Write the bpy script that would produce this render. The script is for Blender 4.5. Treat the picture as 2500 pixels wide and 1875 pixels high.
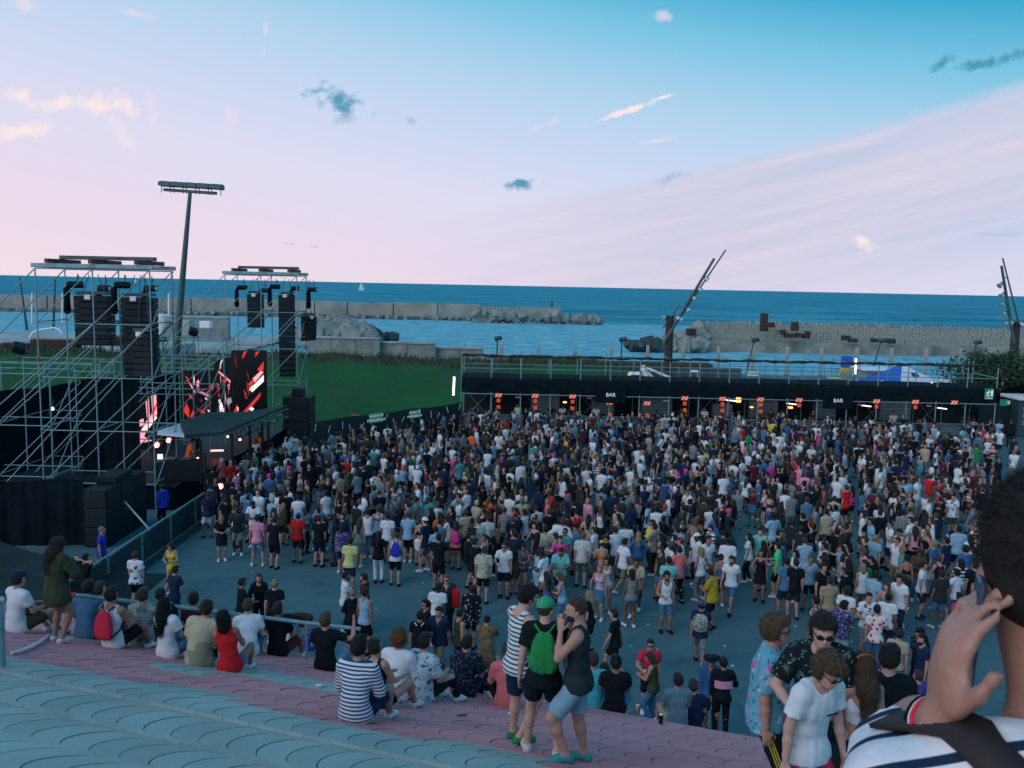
import bpy, bmesh, math, random, time
import numpy as np
from mathutils import Vector, Matrix, Euler
T0 = time.time()
for o in list(bpy.data.objects): bpy.data.objects.remove(o)
scene = bpy.context.scene
col = scene.collection
R = math.radians
# ------------------------------------------------------------------ camera
CAMH = 9.9                       # eye height above the plaza (z = 0)
FPX = 2094.0                     # focal length in pixels of the 2500 px wide photograph
ROLL = math.atan(52 / 2500.0)
PITCH = math.atan((937.5 - 697) * math.cos(ROLL) / FPX)
cam = bpy.data.objects.new('camera', bpy.data.cameras.new('camera'))
col.objects.link(cam); scene.camera = cam
cam.location = (0, 0, CAMH)
cam.data.sensor_fit = 'HORIZONTAL'; cam.data.sensor_width = 36.0
cam.data.lens = 36.0 * FPX / 2500.0
cam.data.clip_start = 0.05; cam.data.clip_end = 120000
cam.rotation_euler = (Matrix.Rotation(math.pi / 2 - PITCH, 4, 'X') @ Matrix.Rotation(ROLL, 4, 'Z')).to_euler()
cam.data.dof.use_dof = True
cam.data.dof.focus_distance = 30.0
cam.data.dof.aperture_fstop = 15.0
scene.view_settings.view_transform = 'Standard'
scene.view_settings.look = 'None'
scene.view_settings.exposure = 0.06
scene.view_settings.gamma = 1.0
scene.view_settings.use_curve_mapping = False
scene.render.resolution_x = 1024; scene.render.resolution_y = 768

def ray(px, py):
    u = (px - 1250) / FPX; v = -(py - 937.5) / FPX
    c, s = math.cos(ROLL), math.sin(ROLL)
    u2 = u * c - v * s; v2 = u * s + v * c
    cp, sp = math.cos(PITCH), math.sin(PITCH)
    return np.array([u2, cp + v2 * sp, -sp + v2 * cp])
def atz(px, py, z=0.0):          # point of a horizontal level seen at a pixel
    d = ray(px, py); t = (z - CAMH) / d[2]
    return d * t + np.array([0, 0, CAMH])
def atD(px, py, D):              # point at a known distance seen at a pixel
    d = ray(px, py); t = D / d[1]
    return d * t + np.array([0, 0, CAMH])

def lin(c):
    c = c / 255.0
    return c / 12.92 if c <= 0.04045 else ((c + 0.055) / 1.055) ** 2.4
def S(r, g, b): return (lin(r), lin(g), lin(b), 1.0)

# ------------------------------------------------------------------ world: dusk sky
world = bpy.data.worlds.new('World'); scene.world = world; world.use_nodes = True
wn = world.node_tree.nodes; wl = world.node_tree.links
wn.clear()
def W(t, **kw):
    n = wn.new(t)
    for k, v in kw.items(): setattr(n, k, v)
    return n
def wm(op, a, b=None, c=None, clamp=False):
    n = wn.new('ShaderNodeMath'); n.operation = op; n.use_clamp = clamp
    for i, x in enumerate((a, b, c)):
        if x is None: continue
        if isinstance(x, (int, float)): n.inputs[i].default_value = x
        else: wl.new(x, n.inputs[i])
    return n.outputs[0]
def wmix(fac, a, b):
    n = wn.new('ShaderNodeMix'); n.data_type = 'RGBA'; n.clamp_factor = True
    for i, x in ((0, fac), (6, a), (7, b)):
        if isinstance(x, (int, float)): n.inputs[i].default_value = x
        elif isinstance(x, tuple): n.inputs[i].default_value = x
        else: wl.new(x, n.inputs[i])
    return n.outputs[2]
def wramp(x, stops, interp='LINEAR'):
    n = wn.new('ShaderNodeValToRGB'); n.color_ramp.interpolation = interp
    el = n.color_ramp.elements
    while len(el) < len(stops): el.new(0.5)
    for e, (p, c) in zip(el, stops): e.position = p; e.color = c
    wl.new(x, n.inputs[0]); return n.outputs[0]
tc = W('ShaderNodeTexCoord'); sx = W('ShaderNodeSeparateXYZ'); wl.new(tc.outputs['Generated'], sx.inputs[0])
X_, Y_, Z_ = sx.outputs
az = wm('MULTIPLY', wm('ARCTAN2', X_, Y_), 57.29578)              # degrees, 0 straight ahead, + to the right
el = wm('MULTIPLY', wm('ARCSINE', Z_), 57.29578)
# the sky goes from pink at the horizon to teal-blue overhead; paler towards the set sun on the left
pp = wm('ADD', el, wm('MULTIPLY', wm('SINE', wm('MULTIPLY', az, 0.0174533)), 10.0))
t = wm('DIVIDE', wm('ADD', pp, 10.0), 100.0, clamp=True)
SKY = wramp(t, [(0.0, S(244, 226, 231)), (0.05, S(240, 221, 231)), (0.10, S(231, 217, 234)), (0.145, S(221, 219, 241)),
                (0.185, S(204, 215, 241)), (0.235, S(170, 208, 236)), (0.272, S(122, 195, 227)), (0.306, S(62, 169, 209)),
                (0.45, S(52, 154, 199)), (1.0, S(52, 146, 194))])
# lower sky towards the horizon is a little greyer pink everywhere
nz = W('ShaderNodeTexNoise'); nz.inputs['Scale'].default_value = 55; nz.inputs['Detail'].default_value = 6; nz.inputs['Roughness'].default_value = 0.62
wl.new(tc.outputs['Generated'], nz.inputs['Vector'])
N1 = nz.outputs[0]
# streaky veil of cirrus, lower right, its upper edge climbing to the right
mp = W('ShaderNodeCombineXYZ'); 
edge = wm('ADD', wm('ADD', 5.5, wm('MULTIPLY', az, 0.18)), wm('MULTIPLY', wm('MULTIPLY', az, az), 0.0013))
q = wm('SUBTRACT', edge, el)                                        # degrees below the veil's edge
wl.new(wm('MULTIPLY', az, 0.035), mp.inputs[0]); wl.new(wm('MULTIPLY', q, 0.55), mp.inputs[1])
ns = W('ShaderNodeTexNoise'); ns.inputs['Scale'].default_value = 1.6; ns.inputs['Detail'].default_value = 4; ns.inputs['Roughness'].default_value = 0.6
ns.inputs['Distortion'].default_value = 0.35
wl.new(mp.outputs[0], ns.inputs['Vector'])
veil = wm('MULTIPLY', wm('MULTIPLY', wm('ADD', wm('MULTIPLY', q, 1.1), wm('SUBTRACT', wm('MULTIPLY', N1, 0.9), 0.35), clamp=True),
          wm('MULTIPLY', wm('ADD', az, 8.0), 0.055, clamp=True)), wm('SUBTRACT', 1.0, wm('MULTIPLY', wm('SUBTRACT', q, 6.5), 0.16, clamp=True)))
vcol = wramp(ns.outputs[0], [(0.32, S(194, 200, 223)), (0.5, S(208, 205, 227)), (0.70, S(226, 212, 230))])
SKY2 = wmix(wm('MULTIPLY', veil, 0.82), SKY, vcol)
# small clouds: each an ellipse in (azimuth, elevation) with its edge broken up by noise; one mask for each kind
cv = W('ShaderNodeCombineXYZ'); wl.new(az, cv.inputs[0]); wl.new(el, cv.inputs[1])
def clouds(src, items, colr, op, soft):
    m = None
    for px, py, rx, ry, rot in items:
        d = ray(px, py); k = 1 / 38.0
        mpn = W('ShaderNodeMapping'); mpn.vector_type = 'TEXTURE'
        mpn.inputs[1].default_value = (math.degrees(math.atan2(d[0], d[1])), math.degrees(math.asin(d[2] / np.linalg.norm(d))), 0)
        mpn.inputs[2].default_value = (0, 0, R(rot)); mpn.inputs[3].default_value = (rx * k, ry * k, 1)
        wl.new(cv.outputs[0], mpn.inputs[0])
        ln = W('ShaderNodeVectorMath', operation='LENGTH'); wl.new(mpn.outputs[0], ln.inputs[0])
        m = ln.outputs['Value'] if m is None else wm('MINIMUM', m, ln.outputs['Value'])
    f = wm('MULTIPLY', wm('SUBTRACT', wm('ADD', 1.0, wm('MULTIPLY', wm('SUBTRACT', N1, 0.5), 3.4)), m), 1 / soft, clamp=True)
    return wmix(wm('MULTIPLY', f, op), src, colr)
SKY2 = clouds(SKY2, [(376, 285, 17, 62, 14), (285, 308, 22, 74, 30), (563, 285, 18, 32, 18), (330, 33, 44, 10, -8), (60, 10, 22, 13, 0), (650, 68, 9, 44, -6),
                     (1620, 38, 32, 12, -12), (1318, 310, 46, 8, 20), (1600, 345, 80, 5, 8)], S(248, 224, 232), 0.5, 0.9)
SKY2 = clouds(SKY2, [(52, 228, 36, 20, 10), (195, 258, 100, 18, 4), (290, 250, 48, 24, -18), (62, 322, 68, 18, 10), (1530, 272, 104, 8, 17), (1612, 240, 30, 5, 15),
                     (2110, 592, 30, 15, -25)], S(254, 233, 230), 0.85, 0.8)
SKY2 = clouds(SKY2, [(820, 240, 70, 32, -22), (778, 222, 60, 14, 14), (1276, 450, 38, 18, 8), (2425, 148, 80, 13, 9), (2300, 154, 28, 12, 30)], S(74, 152, 180), 0.95, 0.75)
SKY2 = clouds(SKY2, [(840, 292, 52, 14, 5), (1645, 433, 36, 14, 18), (1004, 294, 16, 9, -20), (2440, 572, 70, 8, 0)], S(160, 190, 215), 0.7, 0.8)
nish = W('ShaderNodeTexSky'); nish.sky_type = 'NISHITA'; nish.sun_disc = False
nish.sun_elevation = R(3.0); nish.sun_rotation = R(225); nish.air_density = 1.4; nish.dust_density = 2.0
bg1 = W('ShaderNodeBackground'); bg2 = W('ShaderNodeBackground'); add = W('ShaderNodeAddShader'); out = W('ShaderNodeOutputWorld')
wl.new(SKY2, bg1.inputs[0]); bg1.inputs[1].default_value = 0.97
wl.new(nish.outputs[0], bg2.inputs[0]); bg2.inputs[1].default_value = 0.004
wl.new(bg1.outputs[0], add.inputs[0]); wl.new(bg2.outputs[0], add.inputs[1]); wl.new(add.outputs[0], out.inputs[0])
# the afterglow in the west, behind the camera on the left: very soft
sun = bpy.data.objects.new('sun', bpy.data.lights.new('sun', 'SUN')); col.objects.link(sun)
sun.data.energy = 1.45; sun.data.angle = R(55); sun.data.color = (1.0, 0.86, 0.84)
sun.rotation_euler = Vector((0.55, 0.62, -0.50)).to_track_quat('-Z', 'Y').to_euler()

world.cycles.sampling_method = 'MANUAL'; world.cycles.sample_map_resolution = 256

# ------------------------------------------------------------------ helpers
def link(o, parent=None):
    col.objects.link(o)
    if parent is not None: o.parent = parent
    return o
def tag(o, label=None, cat=None, group=None, kind=None):
    if label: o['label'] = label
    if cat: o['category'] = cat
    if group: o['group'] = group
    if kind: o['kind'] = kind
    return o
def empty(name, loc=(0, 0, 0), rz=0.0, label=None, cat=None, group=None):
    o = bpy.data.objects.new(name, None); o.location = loc; o.rotation_euler = (0, 0, rz); o.empty_display_size = 0.2
    col.objects.link(o); return tag(o, label, cat, group)
def mesh_np(name, V, Fc, mats=(), mi=None, smooth=False):
    """fast mesh from numpy: V (n,3), Fc (m,k) all faces of the same size k"""
    me = bpy.data.meshes.new(name)
    V = np.asarray(V, np.float32); Fc = np.asarray(Fc, np.int32); k = Fc.shape[1]
    me.vertices.add(len(V)); me.vertices.foreach_set('co', V.ravel())
    me.loops.add(Fc.size); me.loops.foreach_set('vertex_index', Fc.ravel())
    me.polygons.add(len(Fc)); me.polygons.foreach_set('loop_start', np.arange(0, Fc.size, k, dtype=np.int32))
    me.polygons.foreach_set('loop_total', np.full(len(Fc), k, np.int32))
    for m in mats: me.materials.append(m)
    if mi is not None: me.polygons.foreach_set('material_index', np.asarray(mi, np.int32))
    if smooth: me.polygons.foreach_set('use_smooth', np.ones(len(Fc), bool))
    me.update(calc_edges=True); return me
class MB:
    """collects boxes, tubes and polygons into one mesh"""
    def __init__(s): s.v = []; s.f = []; s.m = []; s.cur = 0; s.sm = []
    def add(s, vs, fs, smooth=False):
        b = len(s.v); s.v += [tuple(map(float, v)) for v in vs]
        for f in fs: s.f.append([b + i for i in f]); s.m.append(s.cur); s.sm.append(smooth)
    def box(s, c, d, rot=None, bev=0.0):
        hx, hy, hz = d[0] / 2, d[1] / 2, d[2] / 2
        if bev > 0:
            bev = min(bev, hx * .6, hy * .6, hz * .6); P = []; Fq = []
            bm = bmesh.new(); bmesh.ops.create_cube(bm, size=1.0)
            for v in bm.verts: v.co = Vector((v.co.x * d[0], v.co.y * d[1], v.co.z * d[2]))
            bmesh.ops.bevel(bm, geom=list(bm.edges), offset=bev, segments=1, affect='EDGES', profile=0.5)
            bm.verts.ensure_lookup_table(); bm.verts.index_update()
            P = [v.co.copy() for v in bm.verts]; Fq = [[v.index for v in f.verts] for f in bm.faces]; bm.free()
        else:
            P = [Vector((x * hx, y * hy, z * hz)) for x in (-1, 1) for y in (-1, 1) for z in (-1, 1)]
            Fq = [(0, 1, 3, 2), (4, 6, 7, 5), (0, 4, 5, 1), (2, 3, 7, 6), (0, 2, 6, 4), (1, 5, 7, 3)]
        if rot is not None: P = [rot @ p for p in P]
        s.add([(p.x + c[0], p.y + c[1], p.z + c[2]) for p in P], Fq); return s
    def tube(s, a, b, r, r2=None, n=8, cap=True, smooth=True):
        a = Vector(a); b = Vector(b); r2 = r if r2 is None else r2
        d = (b - a); 
        if d.length < 1e-6: return s
        q = d.to_track_quat('Z', 'Y')
        P = [a + q @ Vector((r * math.cos(6.28319 * i / n), r * math.sin(6.28319 * i / n), 0)) for i in range(n)]
        P += [b + q @ Vector((r2 * math.cos(6.28319 * i / n), r2 * math.sin(6.28319 * i / n), 0)) for i in range(n)]
        s.add(P, [(i, (i + 1) % n, n + (i + 1) % n, n + i) for i in range(n)], smooth)
        if cap:
            s.add(P[:n], [list(range(n))[::-1]]); s.add(P[n:], [list(range(n))])
        return s
    def path(s, pts, r, n=8):
        pts = [Vector(p) for p in pts]; rs = r if isinstance(r, (list, tuple)) else [r] * len(pts)
        ring = []; vs = []
        for i, p in enumerate(pts):
            d = (pts[min(i + 1, len(pts) - 1)] - pts[max(i - 1, 0)]); q = d.to_track_quat('Z', 'Y')
            vs += [p + q @ Vector((rs[i] * math.cos(6.28319 * k / n), rs[i] * math.sin(6.28319 * k / n), 0)) for k in range(n)]
        fs = [(i * n + k, i * n + (k + 1) % n, (i + 1) * n + (k + 1) % n, (i + 1) * n + k) for i in range(len(pts) - 1) for k in range(n)]
        s.add(vs, fs, True); s.add(vs[:n], [list(range(n))[::-1]]); s.add(vs[-n:], [list(range(n))]); return s
    def poly(s, pts): s.add(pts, [list(range(len(pts)))]); return s
    def prism(s, pts, off):
        n = len(pts); off = Vector(off); P = [Vector(p) for p in pts]; Q = [p + off for p in P]
        s.add(P + Q, [list(range(n))[::-1], [n + i for i in range(n)]] + [(i, (i + 1) % n, n + (i + 1) % n, n + i) for i in range(n)]); return s
    def sphere(s, c, r, nu=10, nv=7, sc=(1, 1, 1)):
        vs = []; fs = []
        for j in range(nv + 1):
            th = math.pi * j / nv
            for i in range(nu):
                ph = 6.28319 * i / nu
                vs.append((c[0] + r * sc[0] * math.sin(th) * math.cos(ph), c[1] + r * sc[1] * math.sin(th) * math.sin(ph), c[2] + r * sc[2] * math.cos(th)))
        for j in range(nv):
            for i in range(nu): fs.append((j * nu + i, (j + 1) * nu + i, (j + 1) * nu + (i + 1) % nu, j * nu + (i + 1) % nu))
        s.add(vs, fs, True); return s
    def mesh(s, name, mats):
        me = bpy.data.meshes.new(name); me.from_pydata(s.v, [], s.f)
        for m in (mats if isinstance(mats, (list, tuple)) else [mats]): me.materials.append(m)
        me.polygons.foreach_set('material_index', s.m); me.polygons.foreach_set('use_smooth', s.sm); me.update(); return me
    def build(s, name, mats, parent=None, loc=(0, 0, 0), rz=0.0):
        o = bpy.data.objects.new(name, s.mesh(name, mats)); o.location = loc; o.rotation_euler = (0, 0, rz); return link(o, parent)

# ------------------------------------------------------------------ materials
MATS = {}
def mat(name, rgb, rough=0.8, metal=0.0, var=0.0, scale=6.0, bump=0.0, bscale=40.0, emit=None, es=1.0, spec=0.3, rgb2=None, detail=5.0, coord='Object', trans=0.0):
    if name in MATS: return MATS[name]
    m = bpy.data.materials.new(name); m.use_nodes = True; nt = m.node_tree; b = nt.nodes['Principled BSDF']
    b.inputs['Base Color'].default_value = (*rgb[:3], 1); b.inputs['Roughness'].default_value = rough; b.inputs['Metallic'].default_value = metal
    b.inputs['Specular IOR Level'].default_value = spec
    if trans: b.inputs['Transmission Weight'].default_value = trans
    if emit: b.inputs['Emission Color'].default_value = (*emit[:3], 1); b.inputs['Emission Strength'].default_value = es
    if var > 0 or rgb2 or bump > 0:
        tcn = nt.nodes.new('ShaderNodeTexCoord')
    if var > 0 or rgb2:
        n = nt.nodes.new('ShaderNodeTexNoise'); n.inputs['Scale'].default_value = scale; n.inputs['Detail'].default_value = detail; n.inputs['Roughness'].default_value = 0.65
        nt.links.new(tcn.outputs[coord], n.inputs['Vector'])
        r = nt.nodes.new('ShaderNodeValToRGB'); e = r.color_ramp.elements
        c2 = rgb2[:3] if rgb2 else tuple(min(1, c * (1 + var)) for c in rgb[:3]); c1 = rgb[:3] if rgb2 else tuple(c * (1 - var) for c in rgb[:3])
        e[0].position = 0.33; e[0].color = (*c1, 1); e[1].position = 0.67; e[1].color = (*c2, 1)
        nt.links.new(n.outputs[0], r.inputs[0]); nt.links.new(r.outputs[0], b.inputs['Base Color'])
    if bump > 0:
        n2 = nt.nodes.new('ShaderNodeTexNoise'); n2.inputs['Scale'].default_value = bscale; n2.inputs['Detail'].default_value = 4
        nt.links.new(tcn.outputs[coord], n2.inputs['Vector'])
        bp = nt.nodes.new('ShaderNodeBump'); bp.inputs['Strength'].default_value = bump; bp.inputs['Distance'].default_value = 0.02
        nt.links.new(n2.outputs[0], bp.inputs['Height']); nt.links.new(bp.outputs[0], b.inputs['Normal'])
    MATS[name] = m; return m
STEEL = mat('galvanised steel', (.17, .31, .34), .5, .25, var=.3, scale=3)
DSTEEL = mat('dark steel', (.06, .09, .10), .5, .5, var=.3, scale=3)
BLACK = mat('black fabric', (.004, .010, .015), .95, var=.35, scale=2.0, bump=.25, bscale=30, spec=.1)
BLACKP = mat('black painted metal', (.006, .012, .017), .6, var=.3, scale=5, spec=.25)
GRILLE = mat('speaker grille', (.009, .018, .024), .7, .2, var=.5, scale=25)
CONC = mat('concrete', (.20, .25, .245), .9, var=.28, scale=.8, bump=.4, bscale=6)
CONC2 = mat('pale concrete', (.29, .34, .33), .9, var=.25, scale=.5, bump=.4, bscale=4)
RUST = mat('rusted cube', (.045, .030, .028), .85, var=.4, scale=2)
WHITEP = mat('white paint', (.72, .74, .76), .5, var=.06, scale=4)
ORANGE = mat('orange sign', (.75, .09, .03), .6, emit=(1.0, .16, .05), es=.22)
REDP = mat('red paint', (.55, .03, .03), .6)
GREENP = mat('green sign', (.02, .22, .13), .5, emit=(.02, .3, .18), es=.12)
WHITEE = mat('white lettering', (.8, .8, .8), .6, emit=(.7, .8, .85), es=.25)
TUBE = mat('lit tube lamp', (.9, .9, .9), .4, emit=(1.0, .93, .88), es=2.2)
# ------------------------------------------------------------------ the setting
US = np.array([.318, .948])            # downhill direction of the paved slope, in plan
PROF_S = [-8, -1.5, 0.6, 3, 5.7, 7.2, 8.3, 10.4, 13, 15, 18.6, 19.1, 400]
PROF_H = [1.6, 1.62, 1.75, 3.05, 4.07, 4.50, 5.00, 5.82, 6.8, 7.9, 9.84, 9.92, 9.92]
def ground(x, y): return CAMH - np.interp(.318 * x + .948 * y, PROF_S, PROF_H)
def gpos(px, py):                      # where the line of sight of a pixel meets the slope or the plaza
    d = ray(px, py); lo = 2.0
    for t in np.arange(2.0, 90, .02):
        p = d * t
        if p[2] + CAMH <= max(ground(p[0], p[1]), 0): return np.array([p[0], p[1], max(float(ground(p[0], p[1])), 0.0)])
    return atz(px, py, 0)
def nmat(name, build):
    m = bpy.data.materials.new(name); m.use_nodes = True; build(m.node_tree, m.node_tree.nodes['Principled BSDF']); MATS[name] = m; return m
def tex(nt, kind, scale, detail=5, rough=.6, vec=None, **kw):
    n = nt.nodes.new('ShaderNodeTex' + kind); n.inputs['Scale'].default_value = scale
    if kind == 'Noise': n.inputs['Detail'].default_value = detail; n.inputs['Roughness'].default_value = rough
    if vec is not None: nt.links.new(vec, n.inputs['Vector'])
    return n
def ramp(nt, x, stops):
    n = nt.nodes.new('ShaderNodeValToRGB'); e = n.color_ramp.elements
    while len(e) < len(stops): e.new(.5)
    for k, (p, c) in zip(e, stops): k.position = p; k.color = (*c[:3], 1)
    nt.links.new(x, n.inputs[0]); return n.outputs[0]
def mapped(nt, scale=(1, 1, 1), rot=(0, 0, 0), coord='Object'):
    t = nt.nodes.new('ShaderNodeTexCoord'); m = nt.nodes.new('ShaderNodeMapping'); m.inputs['Scale'].default_value = scale; m.inputs['Rotation'].default_value = rot
    nt.links.new(t.outputs[coord], m.inputs[0]); return m.outputs[0]
def mixc(nt, fac, a, b, blend='MIX'):
    n = nt.nodes.new('ShaderNodeMix'); n.data_type = 'RGBA'; n.blend_type = blend
    for i, x in ((0, fac), (6, a), (7, b)):
        if isinstance(x, (int, float)): n.inputs[i].default_value = x
        elif isinstance(x, tuple): n.inputs[i].default_value = (*x[:3], 1)
        else: nt.links.new(x, n.inputs[i])
    return n.outputs[2]
def bump(nt, b, h, strength, dist):
    n = nt.nodes.new('ShaderNodeBump'); n.inputs['Strength'].default_value = strength; n.inputs['Distance'].default_value = dist
    nt.links.new(h, n.inputs['Height']); nt.links.new(n.outputs[0], b.inputs['Normal'])
def asphalt(nt, b):
    v = mapped(nt); n1 = tex(nt, 'Noise', .22, 6, .6, v); n2 = tex(nt, 'Noise', 1.7, 5, .65, v); n3 = tex(nt, 'Noise', 60, 3, .7, v); n4 = tex(nt, 'Noise', .6, 3, .5, v)
    c = ramp(nt, n1.outputs[0], [(.3, (.058, .130, .152)), (.7, (.080, .164, .184))])
    st = ramp(nt, n4.outputs[0], [(.28, (.68, .70, .72)), (.40, (1, 1, 1))])
    c = mixc(nt, .8, c, st, 'MULTIPLY'); g = ramp(nt, n3.outputs[0], [(.3, (.75, .75, .75)), (.7, (1.2, 1.2, 1.2))]); c = mixc(nt, .7, c, g, 'MULTIPLY')
    g2 = ramp(nt, n2.outputs[0], [(.35, (.84, .84, .84)), (.65, (1.1, 1.1, 1.1))]); c = mixc(nt, .6, c, g2, 'MULTIPLY')
    nt.links.new(c, b.inputs['Base Color']); b.inputs['Roughness'].default_value = .85; b.inputs['Specular IOR Level'].default_value = .25
    bump(nt, b, n3.outputs[0], .35, .01)
ASPH = nmat('asphalt', asphalt)
def sea_m(nt, b):
    v = mapped(nt, (.55, 1, 1)); v2 = mapped(nt, (.010, .030, 1)); v3 = mapped(nt, (.10, .20, 1))
    n1 = tex(nt, 'Noise', .55, 6, .6, v); n2 = tex(nt, 'Noise', 1.0, 5, .6, v2); n3 = tex(nt, 'Noise', 1.0, 6, .65, v3); n4 = tex(nt, 'Noise', 2.6, 3, .6, v3)
    c = ramp(nt, n2.outputs[0], [(.3, (.052, .285, .385)), (.7, (.080, .350, .445))])
    d = ramp(nt, n3.outputs[0], [(.30, (.45, .55, .62)), (.5, (1, 1, 1)), (.70, (1.5, 1.35, 1.25))]); c = mixc(nt, .9, c, d, 'MULTIPLY')
    d2 = ramp(nt, n2.outputs[0], [(.32, (.62, .70, .76)), (.5, (1, 1, 1)), (.66, (1.25, 1.18, 1.12))]); c = mixc(nt, 1.0, c, d2, 'MULTIPLY')
    foam = ramp(nt, n4.outputs[0], [(.70, (0, 0, 0)), (.76, (1, 1, 1))]); c = mixc(nt, foam, c, (.35, .45, .5))
    nt.links.new(c, b.inputs['Base Color']); b.inputs['Roughness'].default_value = .28; b.inputs['Specular IOR Level'].default_value = 0.0  # no specular: the sky mirrored by the waves is painted into the colour
    m = nt.nodes.new('ShaderNodeMath'); m.operation = 'MULTIPLY_ADD'; m.inputs[1].default_value = 2.5
    nt.links.new(n3.outputs[0], m.inputs[0]); nt.links.new(n1.outputs[0], m.inputs[2]); bump(nt, b, m.outputs[0], 1.0, .9)
SEA = nmat('sea water', sea_m)
def har_m(nt, b):
    v = mapped(nt, (.55, 1, 1)); v3 = mapped(nt, (.16, .5, 1)); n1 = tex(nt, 'Noise', .8, 5, .6, v); n3 = tex(nt, 'Noise', 1.0, 6, .65, v3)
    c = ramp(nt, n3.outputs[0], [(.36, (.075, .31, .41)), (.5, (.17, .45, .54)), (.64, (.36, .62, .69))])
    nt.links.new(c, b.inputs['Base Color']); b.inputs['Roughness'].default_value = .25; b.inputs['Specular IOR Level'].default_value = 0.0  # no mirror either: calm water's brighter sky reflection is put in the base colour
    m = nt.nodes.new('ShaderNodeMath'); m.operation = 'MULTIPLY_ADD'; m.inputs[1].default_value = 1.5
    nt.links.new(n3.outputs[0], m.inputs[0]); nt.links.new(n1.outputs[0], m.inputs[2]); bump(nt, b, m.outputs[0], .8, .35)
HARB = nmat('harbour water', har_m)
def grass_m(nt, b):
    v = mapped(nt); n1 = tex(nt, 'Noise', .10, 6, .6, v); n2 = tex(nt, 'Noise', 3.5, 5, .7, v); n3 = tex(nt, 'Noise', .35, 4, .6, v)
    c = ramp(nt, n1.outputs[0], [(.28, (.040, .075, .045)), (.42, (.014, .092, .030)), (.66, (.011, .120, .030))])
    g = ramp(nt, n2.outputs[0], [(.3, (.6, .6, .6)), (.7, (1.3, 1.3, 1.2))]); c = mixc(nt, .8, c, g, 'MULTIPLY')
    # the crest is dry and brown
    s = nt.nodes.new('ShaderNodeSeparateXYZ'); t = nt.nodes.new('ShaderNodeTexCoord'); nt.links.new(t.outputs['Object'], s.inputs[0])
    m = nt.nodes.new('ShaderNodeMath'); m.operation = 'MULTIPLY_ADD'; m.inputs[1].default_value = 14.0; nt.links.new(n3.outputs[0], m.inputs[0]); nt.links.new(s.outputs[1], m.inputs[2])
    mr = nt.nodes.new('ShaderNodeMapRange'); mr.inputs[1].default_value = 90; mr.inputs[2].default_value = 100; nt.links.new(m.outputs[0], mr.inputs[0])
    dry = ramp(nt, n2.outputs[0], [(.3, (.035, .045, .030)), (.7, (.085, .080, .055))]); c = mixc(nt, mr.outputs[0], c, dry)
    nt.links.new(c, b.inputs['Base Color']); b.inputs['Roughness'].default_value = .95; b.inputs['Specular IOR Level'].default_value = .1; bump(nt, b, n2.outputs[0], 1.0, .12)
GRASS = nmat('grass', grass_m)
def paver(nt, b, c1, c2):
    v = mapped(nt, coord='Object'); g = nt.nodes.new('ShaderNodeNewGeometry'); o = nt.nodes.new('ShaderNodeObjectInfo')
    n1 = tex(nt, 'Noise', 1.1, 5, .6, g.outputs['Position']); n2 = tex(nt, 'Noise', 90, 4, .75, g.outputs['Position']); n3 = tex(nt, 'Noise', .35, 3, .6, g.outputs['Position'])
    c = ramp(nt, n1.outputs[0], [(.3, c1), (.7, c2)])
    gr = ramp(nt, n2.outputs[0], [(.3, (.78, .78, .78)), (.7, (1.18, 1.18, 1.18))]); c = mixc(nt, .8, c, gr, 'MULTIPLY')
    st = ramp(nt, n3.outputs[0], [(.3, (.85, .85, .88)), (.6, (1.05, 1.05, 1.05))]); c = mixc(nt, .8, c, st, 'MULTIPLY')
    rr = ramp(nt, o.outputs['Random'], [(0, (.90, .90, .90)), (1, (1.1, 1.1, 1.1))]); c = mixc(nt, .9, c, rr, 'MULTIPLY')
    nt.links.new(c, b.inputs['Base Color']); b.inputs['Roughness'].default_value = .9; b.inputs['Specular IOR Level'].default_value = .2; bump(nt, b, n2.outputs[0], .3, .004)
PAVB = nmat('blue grey paver', lambda nt, b: paver(nt, b, (.260, .345, .330), (.320, .405, .380)))
PAVR = nmat('red paver', lambda nt, b: paver(nt, b, (.470, .195, .220), (.560, .250, .275)))
JOINT = mat('dark joint bed', (.060, .090, .095), .95, var=.3, scale=8)
# plaza
def sheet(name, x0, x1, y0, y1, z, m, nx=1, ny=1):
    mb = MB()
    for i in range(nx):
        for j in range(ny):
            xa, xb = x0 + (x1 - x0) * i / nx, x0 + (x1 - x0) * (i + 1) / nx; ya, yb = y0 + (y1 - y0) * j / ny, y0 + (y1 - y0) * (j + 1) / ny
            mb.poly([(xa, ya, z), (xb, ya, z), (xb, yb, z), (xa, yb, z)])
    return tag(mb.build(name, m), kind='structure')
pz = MB().box((10, 40.5, -2.5), (160, 121, 5)); tag(pz.build('plaza', ASPH), kind='structure')
sheet('sea', -60000, 60000, 330, 60000, -4.0, SEA)
sheet('harbour_water', -900, 900, 95, 330, -4.004, HARB)
# paved slope: one bed, the crescent pavers are laid on it
def slope_mesh():
    N, M = 70, 60; a = np.linspace(-26, 20, N); sv = np.interp(np.linspace(0, 1, M), np.linspace(0, 1, len(PROF_S) - 1), PROF_S[:-1]); sv = np.unique(np.concatenate([np.linspace(-8, 19.1, M), PROF_S[:-1]]))
    V = []; 
    for s in sv:
        h = CAMH - np.interp(s, PROF_S, PROF_H)
        for t in a:       # s downhill, t along the contour (to the right)
            x = US[0] * s + US[1] * t; y = US[1] * s - US[0] * t; V.append((x, y, h - .028))
    Fq = [(i * N + j, i * N + j + 1, (i + 1) * N + j + 1, (i + 1) * N + j) for i in range(len(sv) - 1) for j in range(N - 1)]
    return mesh_np('paved_slope', V, Fq, (JOINT,), None, True)
slope = tag(link(bpy.data.objects.new('paved_slope', slope_mesh())), kind='structure')
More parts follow.
